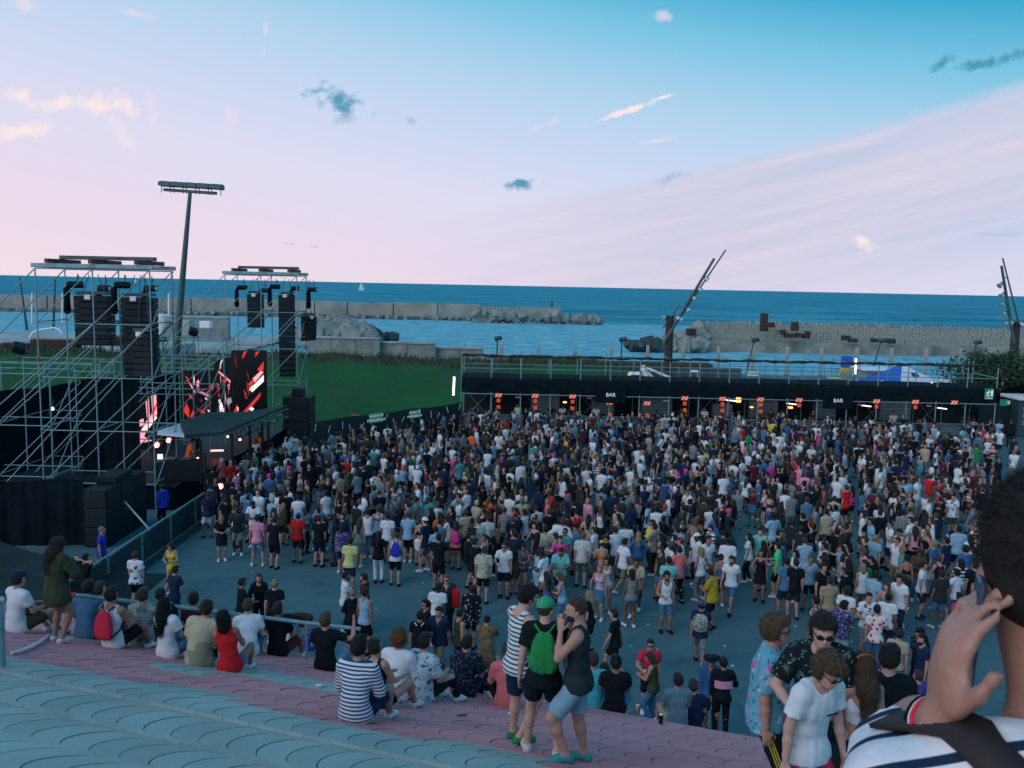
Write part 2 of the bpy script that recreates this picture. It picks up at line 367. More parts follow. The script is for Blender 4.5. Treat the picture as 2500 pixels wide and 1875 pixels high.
# crescent paver: "(" shaped stone, its round side to the left along the contour
PT, PV = .31, .84                      # pitch along the contour, chord down the slope
def crescent(gap, d):
    n = 9; R2 = PV / 2; L = []; Rr = []
    for i in range(n + 1):
        y = (-1 + 2 * i / n) * R2; bow = .30 * math.sqrt(max(0, 1 - (y / R2) ** 2)) if True else 0
        L.append((-PT / 2 - bow + gap, y)); Rr.append((PT / 2 - bow - gap, y))
    vs = []; fs = []
    m = n + 1
    for z in (0, -d):
        vs += [(x, y, z) for x, y in L] + [(x, y, z + (.004 if z == 0 else 0)) for x, y in Rr]
    for i in range(n): fs.append((i, i + 1, m + i + 1, m + i))
    o = 2 * m
    for i in range(n): fs.append((i, o + i, o + i + 1, i + 1)); fs.append((m + i, m + i + 1, o + m + i + 1, o + m + i))
    fs.append((0, m, o + m, o)); fs.append((n, o + n, o + m + n, m + n))
    return vs, fs
CV, CF = crescent(.0055, .045)
def me_cres(name, m):
    me = bpy.data.meshes.new(name); me.from_pydata(CV, [], CF); me.materials.append(m); me.update(); return me
ME_B, ME_R = me_cres('paver_blue', PAVB), me_cres('paver_red', PAVR)
tiles = []
rngT = random.Random(5)
row = 0; s = 1.4
while s < 18.2:
    h0, h1 = np.interp(s, PROF_S, PROF_H), np.interp(s + PV, PROF_S, PROF_H); ds = PV / math.hypot(PV, h1 - h0) * PV
    sc = s + ds / 2; hc = CAMH - np.interp(sc, PROF_S, PROF_H); pitch = math.atan2(np.interp(sc + .3, PROF_S, PROF_H) - np.interp(sc - .3, PROF_S, PROF_H), .6)
    for k in range(-80, 60):
        tt = (k + (.5 if row % 2 else 0)) * PT + rngT.uniform(-.004, .004)
        x = US[0] * sc + US[1] * tt; y = US[1] * sc - US[0] * tt
        if y < 1.2: continue
        d = np.array([x, y, hc - CAMH]); cp, sp = math.cos(PITCH), math.sin(PITCH); dep = y * cp - d[2] * sp
        if dep < .5: continue
        u = x / dep; v = (y * sp + d[2] * cp) / dep
        if abs(u) > .95 or v < -.68 or x > 6.6: continue
        # colour fields as they lie on the slope: blue-grey above, a red band, patches of blue-grey inside it at the left
        ed = 7.95 + .10 * math.sin(tt * 1.7)
        red = sc > ed
        if red and tt < -4.6 and 9.7 + (tt + 9) * .16 < sc < 10.75 + (tt + 9) * .10: red = False
        if red and -9.2 < tt < -7.4 and 9.0 < sc < 9.6: red = False
        if not red and -12 < tt < -8.2 and 7.4 < sc: red = True
        if sc > 15.2: red = rngT.random() < .6
        tiles.append((dep * (1 if True else 1), x, y, hc, tt, pitch, red, row))
    s += ds; row += 1
tiles.sort(key=lambda t: t[0] + (50 if t[0] < 5.5 else 0))
def tmat(t):
    M = Matrix((( US[1], US[0], 0), (-US[0], US[1], 0), (0, 0, 1))).to_4x4()
    M = Matrix.Translation((t[1], t[2], t[3] + rngT.uniform(-.0015, .0015))) @ M @ Matrix.Rotation(-t[5], 4, 'X') @ Matrix.Rotation(rngT.uniform(-.006, .006), 4, 'Y')
    return M
for t in tiles[:300]:
    o = bpy.data.objects.new('paver', ME_R if t[6] else ME_B); o.matrix_world = tmat(t); link(o, slope)
mbv = []; mbf = []; mbm = []
CVn = np.array(CV); 
for t in tiles[300:]:
    Mx = np.array(tmat(t)); b = len(mbv); mbv += [tuple(p) for p in CVn @ Mx[:3, :3].T + Mx[:3, 3]]; mbf += [[b + i for i in f] for f in CF]; mbm += [1 if t[6] else 0] * len(CF)
me = bpy.data.meshes.new('pavers'); me.from_pydata(mbv, [], mbf); me.materials.append(PAVB); me.materials.append(PAVR); me.polygons.foreach_set('material_index', mbm); me.update()
tag(link(bpy.data.objects.new('pavers', me), slope), kind='stuff')
print('tiles', len(tiles))
# grass bank behind the stage and the bar
def bank(x, y):
    e = np.clip((y - 58) / 34, 0, 1); a = e * e * (3 - 2 * e)
    fall = np.clip((21 - x) / 15, 0, 1); fall = fall * fall * (3 - 2 * fall)
    return .25 + (1.45 + .18 * math.sin(x * .21) + .12 * math.sin(x * .9 + y * .4)) * a * fall
gx = np.linspace(-75, 24, 100); gy = np.linspace(46, 96, 46)
V = [(x, y, bank(x, y) if (x < -3 and y > 47.6 + (x + 11.1) * 1.14 + .6) or y > 63 else -.15) for y in gy for x in gx]
Fq = [(j * 100 + i, j * 100 + i + 1, (j + 1) * 100 + i + 1, (j + 1) * 100 + i) for j in range(45) for i in range(99)]
tag(link(bpy.data.objects.new('grass_bank', mesh_np('grass_bank', V, Fq, (GRASS,), None, True))), kind='structure')
# dry tufts along the crest and rough grass on the bank: nobody could count them
rs = np.random.RandomState(3); V = []; Fq = []; mi = []
for k in range(4200):
    if k < 4200: x = rs.uniform(-70, 16); y = rs.uniform(87.5, 96) + .6 * math.sin(x * .4); hh = rs.uniform(.25, .8); m = 0 if rs.rand() < .75 else 1
    else: x = rs.uniform(-60, 8); y = rs.uniform(58, 92); hh = rs.uniform(.06, .22) ; m = 1 if rs.rand() < .8 else 0
    z = bank(x, y); a = rs.rand() * 6.28; w = rs.uniform(.03, .09) if k < 4200 else rs.uniform(.05, .16); lx, ly = rs.normal(0, .16, 2)
    b = len(V); V += [(x - w * math.cos(a), y - w * math.sin(a), z - .02), (x + w * math.cos(a), y + w * math.sin(a), z - .02), (x + lx, y + ly, z + hh)]; Fq.append((b, b + 1, b + 2)); mi.append(m)
DRY = mat('dry grass', (.060, .060, .045), .95, var=.4, scale=1.5); TUFT = mat('grass blades', (.014, .11, .016), .9, var=.4, scale=.6)
tag(link(bpy.data.objects.new('grass_tufts', mesh_np('grass_tufts', V, Fq, (DRY, TUFT), mi))), 'rough grass and dry tufts on the bank behind the stage', 'grass', kind='stuff')
# parapets at the shore, stepping down to the right
def parapet(x0, x1, ytop, ybot, D, dep, label):
    a = atD(x0, ytop, D); b = atD(x1, ytop, D); zb = atD((x0 + x1) / 2, ybot, D)[2] - 1.2
    n = max(1, round((b[0] - a[0]) / 3.0)); e = empty('parapet_wall', ((a[0] + b[0]) / 2, D, zb), 0, label, 'wall')
    w = (b[0] - a[0]) / n; zt = (a[2] + b[2]) / 2
    for i in range(n):
        x = a[0] + w * (i + .5) - e.location.x
        MB().box((x, 0, (zt - zb) / 2 - .12), (w - .03, dep, zt - zb - .24), bev=.03).build('wall_panel', CONC, e)
        MB().box((x, -.05, zt - zb - .12), (w - .02, dep + .2, .22), bev=.03).build('coping', CONC2, e)
parapet(752, 928, 822, 850, 98, .6, 'tallest stretch of concrete parapet, below the pile of pale boulders')
parapet(929, 1063, 834, 862, 99, .6, 'middle stretch of concrete parapet beside the harbour water')
parapet(1064, 1180, 847, 872, 100, .6, 'low stretch of concrete parapet left of the bar scaffold')
parapet(1181, 1330, 866, 876, 97.5, 1.0, 'long low concrete step in the grass behind the bar')
parapet(1331, 1480, 880, 888, 97.5, 1.0, 'lowest concrete step at the end of the grass bank')
parapet(380, 560, 772, 812, 128, 1.0, 'grey concrete wall seen between the two scaffold towers')
w = empty('retaining_wall', (0, 0, 0), 0, 'long dark grey wall under the green verge by the water', 'wall')
a = atD(1480, 893, 97); b = atD(1810, 893, 97); MB().box(((a[0] + b[0]) / 2, 97.4, a[2] / 2 - .2), (b[0] - a[0], .8, a[2] + .4), bev=.04).build('wall_panel', mat('dark wall', (.05, .085, .09), .9, var=.3, scale=.7), w)
MB().box(((a[0] + b[0]) / 2 - 5, 99.0, a[2] / 2 + .1), (b[0] - a[0] + 4, 2.2, a[2] + .5), bev=.1).build('verge', GRASS, w)
# left breakwater
bw = empty('breakwater', (0, 335, -4), 0, 'long pale concrete breakwater wall crossing the sea at the left', 'breakwater')
xs = [-60, 120, 300, 470, 640, 770, 850, 962, 1070, 1176, 1270, 1370]
rb = random.Random(8)
for i in range(len(xs) - 1):
    a, b = atD(xs[i], 700 + 20 + .0208 * xs[i], 335), atD(xs[i + 1], 0, 335); dz = (0, .15, -.1, .2, 0, .1, -.15, .12, 0, -.3, -.2)[i]
    x0, x1 = a[0], atD(xs[i + 1], 730, 335)[0]; zt = 2.35 + dz - (0 if i < 9 else .5)
    MB().box(((x0 + x1) / 2, 0, (zt + 4) / 2 + .6), (x1 - x0 - .35, 3.2, zt + 4 - 1.2), bev=.12).build('wall_panel', mat('breakwater %d' % (i % 3), [(.245, .265, .240), (.275, .285, .255), (.235, .260, .240)][i % 3], .9, var=.25, scale=.12, bump=.4, bscale=1), bw)
MB().box((atD(650, 750, 335)[0], -2.6, .45), (atD(1370, 750, 335)[0] - atD(-60, 750, 335)[0], 3.0, 1.3), bev=.15).build('footing', mat('wet footing', (.10, .12, .11), .8, var=.5, scale=.3), bw)
def boulder(mb, c, d, r):
    mb.box(c, d, rot=Euler((r.uniform(-.7, .7), r.uniform(-.7, .7), r.uniform(0, 3))).to_matrix(), bev=min(d) * .12)
mb = MB()
for k in range(90):
    x = rb.uniform(atD(-60, 760, 335)[0], atD(1370, 760, 335)[0]); mb_d = rb.uniform(.7, 1.8); boulder(mb, (x, rb.uniform(-4.6, -3.4), rb.uniform(.2, 1.2)), (mb_d * 1.4, mb_d, mb_d * .9), rb)
tag(mb.build('footing_stones', CONC, bw), kind='stuff')
def rockpile(name, label, pts, cols, n, size, seed, grp=None):
    r = random.Random(seed); e = empty(name, (0, 0, 0), 0, label, 'rocks')
    base = [MB() for _ in range(4)]; mes = []
    for k, m in enumerate(base):
        d = (1.5, 1.15, 1.0); m.box((0, 0, 0), d, bev=.10); mes.append(m.mesh('boulder', mat(*cols)))
    for k in range(n):
        p = pts(r); o = bpy.data.objects.new('boulder', mes[k % 4]); sc = r.uniform(*size); o.scale = (sc * r.uniform(.8, 1.3), sc * r.uniform(.8, 1.2), sc * r.uniform(.7, 1.1))
        o.location = p; o.rotation_euler = (r.uniform(-.9, .9), r.uniform(-.9, .9), r.uniform(0, 6)); link(o, e)
    return e
def pile_px(x0, x1, top, bot, D0, D1):
    def f(r):
        x = r.uniform(x0, x1); t = r.random(); y = bot(x) + (top(x) - bot(x)) * t
        return tuple(atD(x, y, D0 + (D1 - D0) * t))
    return f
PALE = ('pale boulders', (.205, .245, .225), .9, 0, .25, .6); WET = ('wet boulders', (.03, .05, .055), .6, 0, .4, .6)
rockpile('boulder_pile', 'heap of pale angular boulders behind the parapet, left of centre', pile_px(745, 905, lambda x: 788 if x < 850 else 788 + (x - 850) * .55, lambda x: 828, 175, 196), PALE, 120, (1.8, 3.0), 3)
rockpile('boulder_pile', 'dark wet rocks at the water by the end of the pale heap', pile_px(885, 960, lambda x: 806 + (x - 885) * .2, lambda x: 828, 188, 200), WET, 16, (1.2, 2.2), 4)
rockpile('boulder_pile', 'low line of rocks at the end of the long breakwater', pile_px(1165, 1465, lambda x: 765 + (x - 1165) * .02 if x < 1370 else 772 + (x - 1370) * .08, lambda x: 785, 320, 318), PALE, 70, (1.5, 3.2), 5)
rockpile('boulder_pile', 'pale tumbled blocks at the tip of the right-hand mole', pile_px(1590, 1720, lambda x: 838 - (x - 1590) * .33, lambda x: 848, 188, 205), PALE, 70, (1.3, 2.4), 6)
rockpile('boulder_pile', 'black rocks awash at the tip of the right-hand mole', pile_px(1520, 1620, lambda x: 836, lambda x: 846, 186, 192), WET, 9, (1.4, 2.4), 7)
# right-hand mole of stacked concrete cubes
mole = empty('cube_mole', (0, 0, 0), 0, 'right-hand mole built of stacked pale concrete cubes', 'breakwater')
cub = MB(); cub.box((0, 0, 0), (1, 1, 1), bev=.05); cub.cur = 1; cub.box((0, -.5, .05), (.22, .04, .14)); CM = cub.mesh('block', [mat('mole cubes', (.225, .255, .225), .9, var=.3, scale=.35, bump=.3, bscale=3), mat('lifting pocket', (.07, .10, .10), .9)])
rm = random.Random(12)
def cubes(x0, x1, step, rows, ytop, rowh, D):
    x = x0
    k = 0
    while x < x1:
        for j in range(rows):
            y = ytop(x) + j * rowh; p = atD(x + (step * .5 if j % 2 else 0), y + rowh / 2, D - j * 1.1); sz = rowh / FPX * D * 1.0; wd = step / FPX * D * .965
            o = bpy.data.objects.new('block', CM); o.scale = (wd, wd * 1.1, sz * .985); o.location = (p[0], p[1] + rm.uniform(-.25, .25), p[2] + rm.uniform(-.05, .05)); o.rotation_euler = (0, rm.uniform(-.015, .015), rm.uniform(-.07, .07)); link(o, mole)
        x += step
cubes(1700, 1905, 11.6, 4, lambda x: 792 - (x - 1700) * .006, 11.5, 204)
cubes(1905, 2510, 17.2, 4, lambda x: 792 + (x - 1905) * .030, 13.2, 200)
mb = MB()
for k in range(130):
    x = rm.uniform(1700, 2510); y = 791 + max(0, (x - 1905)) * .030; boulder(mb, tuple(atD(x, y + 2, 207)), (1.6, 1.3, 1.2), rm)
tag(mb.build('armour_rocks', mat(*PALE), mole), kind='stuff')
mb = MB(); 
for k in range(12):
    xa, xb = 1660 + k * 72, 1660 + (k + 1) * 72; pa, pb = atD(xa, 851 + (xa - 1660) * .006, 194), atD(xb, 851 + (xb - 1660) * .006, 194)
    mb.box(((pa[0] + pb[0]) / 2, 198, -3.0), (pb[0] - pa[0] + .4, 9, 2.6 + .3 * (k % 2)), bev=.2)
tag(mb.build('mole_base', mat('sandy rubble', (.20, .22, .19), .95, var=.4, scale=.25, bump=.6, bscale=1.5), mole))
# rusted dark cubes standing on the mole
for (px, py, w, h, lab) in [(1865, 784, 16, 38, 'tall rust-brown block standing highest on the mole'), (1880, 793, 18, 12, 'rust-brown cube jutting right beside the tall rusted block'), (1865, 804, 16, 10, 'rust-brown cube at the foot of the tall rusted block'),
                            (1687, 810, 21, 15, 'lone rust-brown cube near the left end of the stacked cubes'), (1940, 797, 17, 22, 'large rust-brown cube in the middle of the mole'), (1912, 811, 12, 12, 'rust-brown cube left below the large one mid-mole'),
                            (1927, 819, 24, 10, 'long flat rust-brown block under the large cube mid-mole'), (1950, 818, 15, 10, 'rust-brown cube right of the flat rusted block'), (1968, 821, 15, 10, 'tilted rust-brown cube at the right of the mid-mole cluster'), (1972, 813, 13, 9, 'small rust-brown cube above the tilted one'),
                            (2065, 825, 18, 12, 'rust-brown cube of the low pair right of the cluster'), (2082, 831, 19, 9, 'rust-brown slab of the low pair right of the cluster'), (2134, 831, 14, 10, 'small lone rust-brown cube on the sandy ledge'), (2175, 833, 18, 11, 'rust-brown cube farthest right on the sandy ledge')]:
    D = 192; p = atD(px, py, D); sw = w / FPX * D; sh = h / FPX * D
    o = MB().box((0, 0, 0), (sw, sw, sh), bev=.06).build('rusted_cube', RUST, None, tuple(p), rm.uniform(-.2, .2)); tag(o, lab, 'cube', 'rusted cubes on the mole')
# left foreshore: sand flat and quay seen through the scaffold
sheet('sand_flat', -160, -52, 140, 205, -3.6, mat('sand', (.32, .36, .36), .95, var=.2, scale=.1))
tag(MB().box((-95, 122, -2.2), (90, 26, 4.2), bev=.1).build('quay', CONC2), kind='structure')
# ------------------------------------------------------------------ figures: one signed-distance body per pose, skinned into a single mesh
def nrm(v): v = np.asarray(v, float); return v / (np.linalg.norm(v) + 1e-9)
def rotm(p=0, y=0, r=0):          # pitch about x (+ = forward), yaw about z, roll about y
    return np.array((Matrix.Rotation(R(y), 3, 'Z') @ Matrix.Rotation(R(-p), 3, 'X') @ Matrix.Rotation(R(r), 3, 'Y')))
def ik(a, t, l1, l2, pole):
    a = np.asarray(a, float); t = np.asarray(t, float); d = t - a; L = np.linalg.norm(d); m = (l1 + l2) * .995
    if L > m: t = a + d / L * m; d = t - a; L = m
    L = max(L, abs(l1 - l2) + .02); u = d / (np.linalg.norm(d) + 1e-9)
    x = (l1 * l1 - l2 * l2 + L * L) / (2 * L); h = math.sqrt(max(l1 * l1 - x * x, 0))
    p = np.asarray(pole, float); p = p - u * np.dot(p, u); p = nrm(p)
    return a + u * x + p * h, t
def sd_cone(P, a, b, r1, r2):
    ba = b - a; pa = P - a; h = np.clip(pa @ ba / (ba @ ba + 1e-12), 0, 1)
    return np.sqrt(np.einsum('ij,ij->i', pa - h[:, None] * ba, pa - h[:, None] * ba)) - (r1 + (r2 - r1) * h)
def sd_ell(P, c, M, rad):
    q = (P - c) @ M; k0 = np.sqrt(np.einsum('ij,ij->i', q / rad, q / rad)); q2 = q / (rad * rad)
    k1 = np.sqrt(np.einsum('ij,ij->i', q2, q2)); return k0 * (k0 - 1) / (k1 + 1e-9)
def smin(a, b, k):
    h = np.clip(.5 + .5 * (b - a) / k, 0, 1); return b + (a - b) * h - k * h * (1 - h)
def evalp(P, prims, k=.03, off=0.0):
    d = None
    for q in prims:
        if q[0] == 'c': e = sd_cone(P, q[1], q[2], q[3], q[4])
        else: e = sd_ell(P, q[1], q[2], q[3])
        kk = q[5] if len(q) > 5 and q[0] == 'c' else (q[4] if len(q) > 4 and q[0] == 'e' else k)
        d = e if d is None else smin(d, e, kk)
    return d - off
def wob(P, seed, f, amp, st=(1, 1, 1)):
    rs = np.random.RandomState(seed); o = np.zeros(len(P), np.float32)
    for i in range(5):
        k = rs.normal(size=3) * f * (1 + .5 * i) * np.array(st); o += np.sin(P @ k.astype(np.float32) + rs.rand() * 6.28).astype(np.float32) / (1 + .35 * i)
    return o * amp / 2.4
FONLY = False
def surfnet(f, lo, hi, res):
    if FONLY: return f, lo, hi
    lo = np.asarray(lo, float) - res * 2; hi = np.asarray(hi, float) + res * 2
    B = 6
    n = np.ceil((hi - lo) / res / B).astype(int) * B
    # coarse pass: only blocks near the surface are evaluated finely
    cb = [(np.arange(n[i] // B) + .5) * B * res + lo[i] for i in range(3)]
    G = np.stack(np.meshgrid(*cb, indexing='ij'), -1).reshape(-1, 3).astype(np.float32)
    dc = f(G).reshape(n // B)
    A = np.repeat(np.repeat(np.repeat(dc, B, 0), B, 1), B, 2).astype(np.float32)
    act = np.argwhere(np.abs(dc) < B * res * 1.25)
    if len(act) == 0: return None
    k = np.stack(np.meshgrid(*[np.arange(B)] * 3, indexing='ij'), -1).reshape(-1, 3)
    I = (act[:, None, :] * B + k[None]).reshape(-1, 3)
    A[I[:, 0], I[:, 1], I[:, 2]] = f((lo + (I + .5) * res).astype(np.float32))
    sgn = A < 0
    cs = np.zeros(tuple(np.array(A.shape) - 1), np.int8)
    for c in np.ndindex(2, 2, 2): cs += sgn[c[0]:c[0] + cs.shape[0], c[1]:c[1] + cs.shape[1], c[2]:c[2] + cs.shape[2]]
    C = np.argwhere((cs > 0) & (cs < 8))
    if len(C) == 0: return None
    idx = -np.ones(cs.shape, np.int32); idx[C[:, 0], C[:, 1], C[:, 2]] = np.arange(len(C))
    acc = np.zeros((len(C), 3)); cnt = np.zeros(len(C))
    corners = [np.array(c) for c in np.ndindex(2, 2, 2)]
    val = {tuple(c): A[C[:, 0] + c[0], C[:, 1] + c[1], C[:, 2] + c[2]] for c in corners}
    for c in corners:
        for ax in range(3):
            if c[ax] == 0:
                d = c.copy(); d[ax] = 1; v0 = val[tuple(c)]; v1 = val[tuple(d)]; m = (v0 < 0) != (v1 < 0)
                tt = np.where(m, v0 / np.where(m, v0 - v1, 1), 0); p = np.repeat(c[None].astype(float), len(C), 0); p[:, ax] = tt
                acc[m] += p[m]; cnt[m] += 1
    V = lo + (C + .5 + acc / cnt[:, None]) * res
    Fs = []
    for ax in range(3):
        sl0 = [slice(None)] * 3; sl1 = [slice(None)] * 3; sl0[ax] = slice(0, -1); sl1[ax] = slice(1, None)
        E = np.argwhere(sgn[tuple(sl0)] != sgn[tuple(sl1)]); o1, o2 = [i for i in range(3) if i != ax]
        ok = (E[:, o1] > 0) & (E[:, o2] > 0) & (E[:, o1] < cs.shape[o1]) & (E[:, o2] < cs.shape[o2]) & (E[:, ax] < cs.shape[ax]); E = E[ok]
        q = []
        for a, b in ((-1, -1), (0, -1), (0, 0), (-1, 0)):
            e = E.copy(); e[:, o1] += a; e[:, o2] += b; q.append(idx[e[:, 0], e[:, 1], e[:, 2]])
        q = np.stack(q, 1); flip = sgn[E[:, 0], E[:, 1], E[:, 2]] == (ax == 1)
        q[flip] = q[flip][:, ::-1]; Fs.append(q)
    Fq = np.concatenate(Fs); Fq = Fq[(Fq >= 0).all(1)]
    return V.astype(np.float32), Fq

def figure(pose):
    """joints and primitive groups of a posed body, facing +Y, x to its right, 1.75 m tall"""
    g = pose.get('g', 'm'); w = pose.get('w', 1.0); fem = g == 'f'
    pel = np.array(pose.get('pel', (0, 0, .93)), float)
    Rp = rotm(pose.get('ptilt', 0), pose.get('pyaw', 0), pose.get('proll', 0))
    Rc = Rp @ rotm(pose.get('spine', 3), pose.get('twist', 0), pose.get('lean', 0))
    Rh = Rc @ rotm(pose.get('nod', 0) - pose.get('spine', 3) * .5, pose.get('turn', 0), pose.get('tilt', 0))
    A = np.array
    shz = pose.get('shz', 0.0); waist = pel + Rp @ A((0, 0, .14)); chest = waist + Rc @ A((0, 0, .20)); neck = waist + Rc @ A((0, -.012, .43)); head = neck + Rh @ A((0, .022, .155 + pose.get('nkl', 0)))
    sw = .158 if fem else .182; hw = .092 if fem else .088
    J = dict(pel=pel, waist=waist, chest=chest, neck=neck, head=head, Rp=Rp, Rc=Rc, Rh=Rh)
    tor = [('e', pel + Rp @ A((0, -.005, .0)), Rp, A(((.172 if fem else .160) * w, .118 * w, .125))),
           ('e', waist + Rc @ A((0, .0, .03)), Rc, A(((.126 if fem else .145) * w, .100 * w, .16)), .05),
           ('e', chest + Rc @ A((0, .0, .04)), Rc, A(((.142 if fem else .168) * w, .106 * w, .17)), .05),
           ('c', chest + Rc @ A((-sw + .025, -.005, .175 + shz)), chest + Rc @ A((sw - .025, -.005, .175 + shz)), .056, .056, .05),
           ('c', neck + Rc @ A((-.085, -.02, -.03)), neck + Rc @ A((.085, -.02, -.03)), .042, .042, .05)]
    if fem:
        for s in (-1, 1): tor.append(('e', chest + Rc @ A((s * .068, .085, .03)), Rc, A((.058, .052, .056)), .03))
    nk = [('c', neck + Rc @ A((0, -.01, -.03)), head + Rh @ A((0, -.02, -.04)), .056 if not fem else .047, .054 if not fem else .046, .04)]
    hd = [('e', head + Rh @ A((0, -.012, .03)), Rh, A((.076, .097, .098))),
          ('e', head + Rh @ A((0, .022, -.045)), Rh, A((.060, .068, .078)), .04),
          ('e', head + Rh @ A((0, .064, -.088)), Rh, A((.030, .026, .026)), .03),          # chin
          ('c', head + Rh @ A((0, .088, .012)), head + Rh @ A((0, .108, -.028)), .008, .014, .016),   # nose
          ('e', head + Rh @ A((0, .080, .028)), Rh, A((.052, .016, .012)), .02),            # brow
          ('e', head + Rh @ A((0, .086, -.058)), Rh, A((.024, .012, .011)), .012)]           # lips
    for s in (-1, 1): hd.append(('e', head + Rh @ A((s * .077, -.012, -.012)), Rh @ rotm(0, s * -22, 0), A((.010, .020, .033)), .008))
    arms = {}; sleeves = {}; hands = {}
    for i, s in (('L', -1), ('R', 1)):
        sh = chest + Rc @ A((s * sw, -.005, .165 + shz)); hand = A(pose.get('h' + i, (s * .235, .03, .80)), float)
        if pose.get('hc'): pass
        el, wr = ik(sh, hand, .285, .255, pose.get('e' + i, (s * .45, -1, -.1)))
        J['sh' + i] = sh; J['el' + i] = el; J['wr' + i] = wr
        ra = (.043 if fem else .051) * w
        arms[i] = [('c', sh, el, ra, ra * .80, .05), ('c', el, el + (wr - el) * .4, ra * .80, ra * .78, .02), ('c', el + (wr - el) * .4, wr, ra * .78, .027 if not fem else .023, .02)]
        fd = nrm(pose.get('f' + i, nrm(wr - el) * .8 + A((0, 0, -.2 if pose.get('h' + i) is None else 0)))); side = nrm(np.cross(fd, pose.get('n' + i, (s * 1.0, .2, 0)))); nn = nrm(np.cross(side, fd))
        Mh = np.stack([side, nn, fd], 1); J['fd' + i] = fd; J['Mh' + i] = Mh; J['hand' + i] = wr + fd * .09
        hs = [('e', wr + fd * .055, Mh, A((.043, .019, .058)), .02)]
        cu = pose.get('curl', .5)
        for j, (ox, ln) in enumerate(((-.032, .068), (-.011, .078), (.011, .075), (.031, .060))):
            p0 = wr + fd * .095 + side * ox; p1 = p0 + nrm(fd - nn * .42 * cu) * ln * .55; p2 = p1 + nrm(fd - nn * 1.55 * cu) * ln * .5
            hs += [('c', p0, p1, .0095, .009, .010), ('c', p1, p2, .009, .0078, .004)]
        ts = -s * side; tp = wr + fd * .035 + ts * .036; t1 = tp + nrm(fd * .8 + ts * .75 - nn * .2) * .045
        hs += [('c', tp, t1, .012, .0105, .012), ('c', t1, t1 + nrm(fd + ts * .2 - nn * .4) * .032, .0105, .009, .004)]
        hands[i] = hs
    legs = {}; feet = {}
    for i, s in (('L', -1), ('R', 1)):
        hp = pel + Rp @ A((s * hw, 0, -.03)); ank = A(pose.get('a' + i, (s * .105, -.02, .085)), float)
        kn, ank = ik(hp, ank, .43, .415, pose.get('k' + i, (s * .12, 1, 0)))
        J['hip' + i] = hp; J['kn' + i] = kn; J['an' + i] = ank
        rt = (.086 if not fem else .090) * w
        cd = nrm(ank - kn); fw = nrm(pose.get('ft' + i, (s * .18, 1, -.0)))
        back = nrm(-np.cross(np.cross(cd, fw), cd) * 1.0)
        legs[i] = [('c', hp, kn, rt, .056 * w, .05), ('c', kn, kn + cd * .13, .052 * w, .053 * w, .03), ('c', kn + cd * .13, ank, .054 * w, .035, .03), ('e', kn + cd * .13 + back * .014, np.eye(3), A((.044, .044, .10)) * w, .03)]
        lat = nrm(np.cross(fw, (0, 0, 1))); heel = ank - fw * .035 + A((0, 0, -.045)); toe = ank + fw * .155 + A((0, 0, -.058))
        toe = toe + A((0, 0, 1)) * (fw[2] * 0)
        feet[i] = [('c', ank + A((0, 0, -.01)), heel, .036, .032, .03), ('c', heel, toe, .033, .026, .03), ('c', ank + fw * .09 - lat * .018 + A((0, 0, -.052)), toe - lat * .012, .030, .022, .03), ('c', ank + fw * .09 + lat * .018 + A((0, 0, -.052)), toe + lat * .014, .028, .02, .03), ('c', ank, ank + fw * .09 + A((0, 0, -.04)), .036, .034, .03)]
        J['fw' + i] = fw
    return dict(J=J, tor=tor, nk=nk, hd=hd, arms=arms, hands=hands, legs=legs, feet=feet, pose=pose, fem=fem, w=w)
def bounds(prims, pad):
    lo = np.full(3, 1e9); hi = -lo
    for q in prims:
        if q[0] == 'c':
            for p in (q[1], q[2]): r = max(q[3], q[4]); lo = np.minimum(lo, p - r); hi = np.maximum(hi, p + r)
        else: r = max(q[3]); lo = np.minimum(lo, q[1] - r); hi = np.maximum(hi, q[1] + r)
    return lo - pad, hi + pad
def part_body(B, res):
    pr = B['tor'] + B['nk'] + B['hd'] + sum(B['arms'].values(), []) + sum(B['legs'].values(), []) + sum(B['feet'].values(), [])
    hp = B['hands']['L'] + B['hands']['R']
    if res > .014:                      # far figures: a closed mitten of the hand's length
        hp = []
        for i in 'LR': hp.append(('c', B['J']['wr' + i], B['J']['wr' + i] + B['J']['fd' + i] * .14, .03, .024, .02))
    J = B['J']; A = np.array
    eyes = [J['head'] + J['Rh'] @ A((s * .031, .098, .006)) for s in (-1, 1)]
    def f(P):
        d = evalp(P, pr, .03)
        if res < .013:
            for e in eyes: d = -smin(-d, (np.linalg.norm(P - e, axis=1) - .013), .012)
        # arms stay apart from the trunk
        return np.minimum(d, evalp(P, hp, .012)) if res > .014 else smin(d, evalp(P, hp, .012), .012)
    return surfnet(f, *bounds(pr + hp, .03), res)
def _halfspace(P, p, n): return (P - p) @ nrm(n)
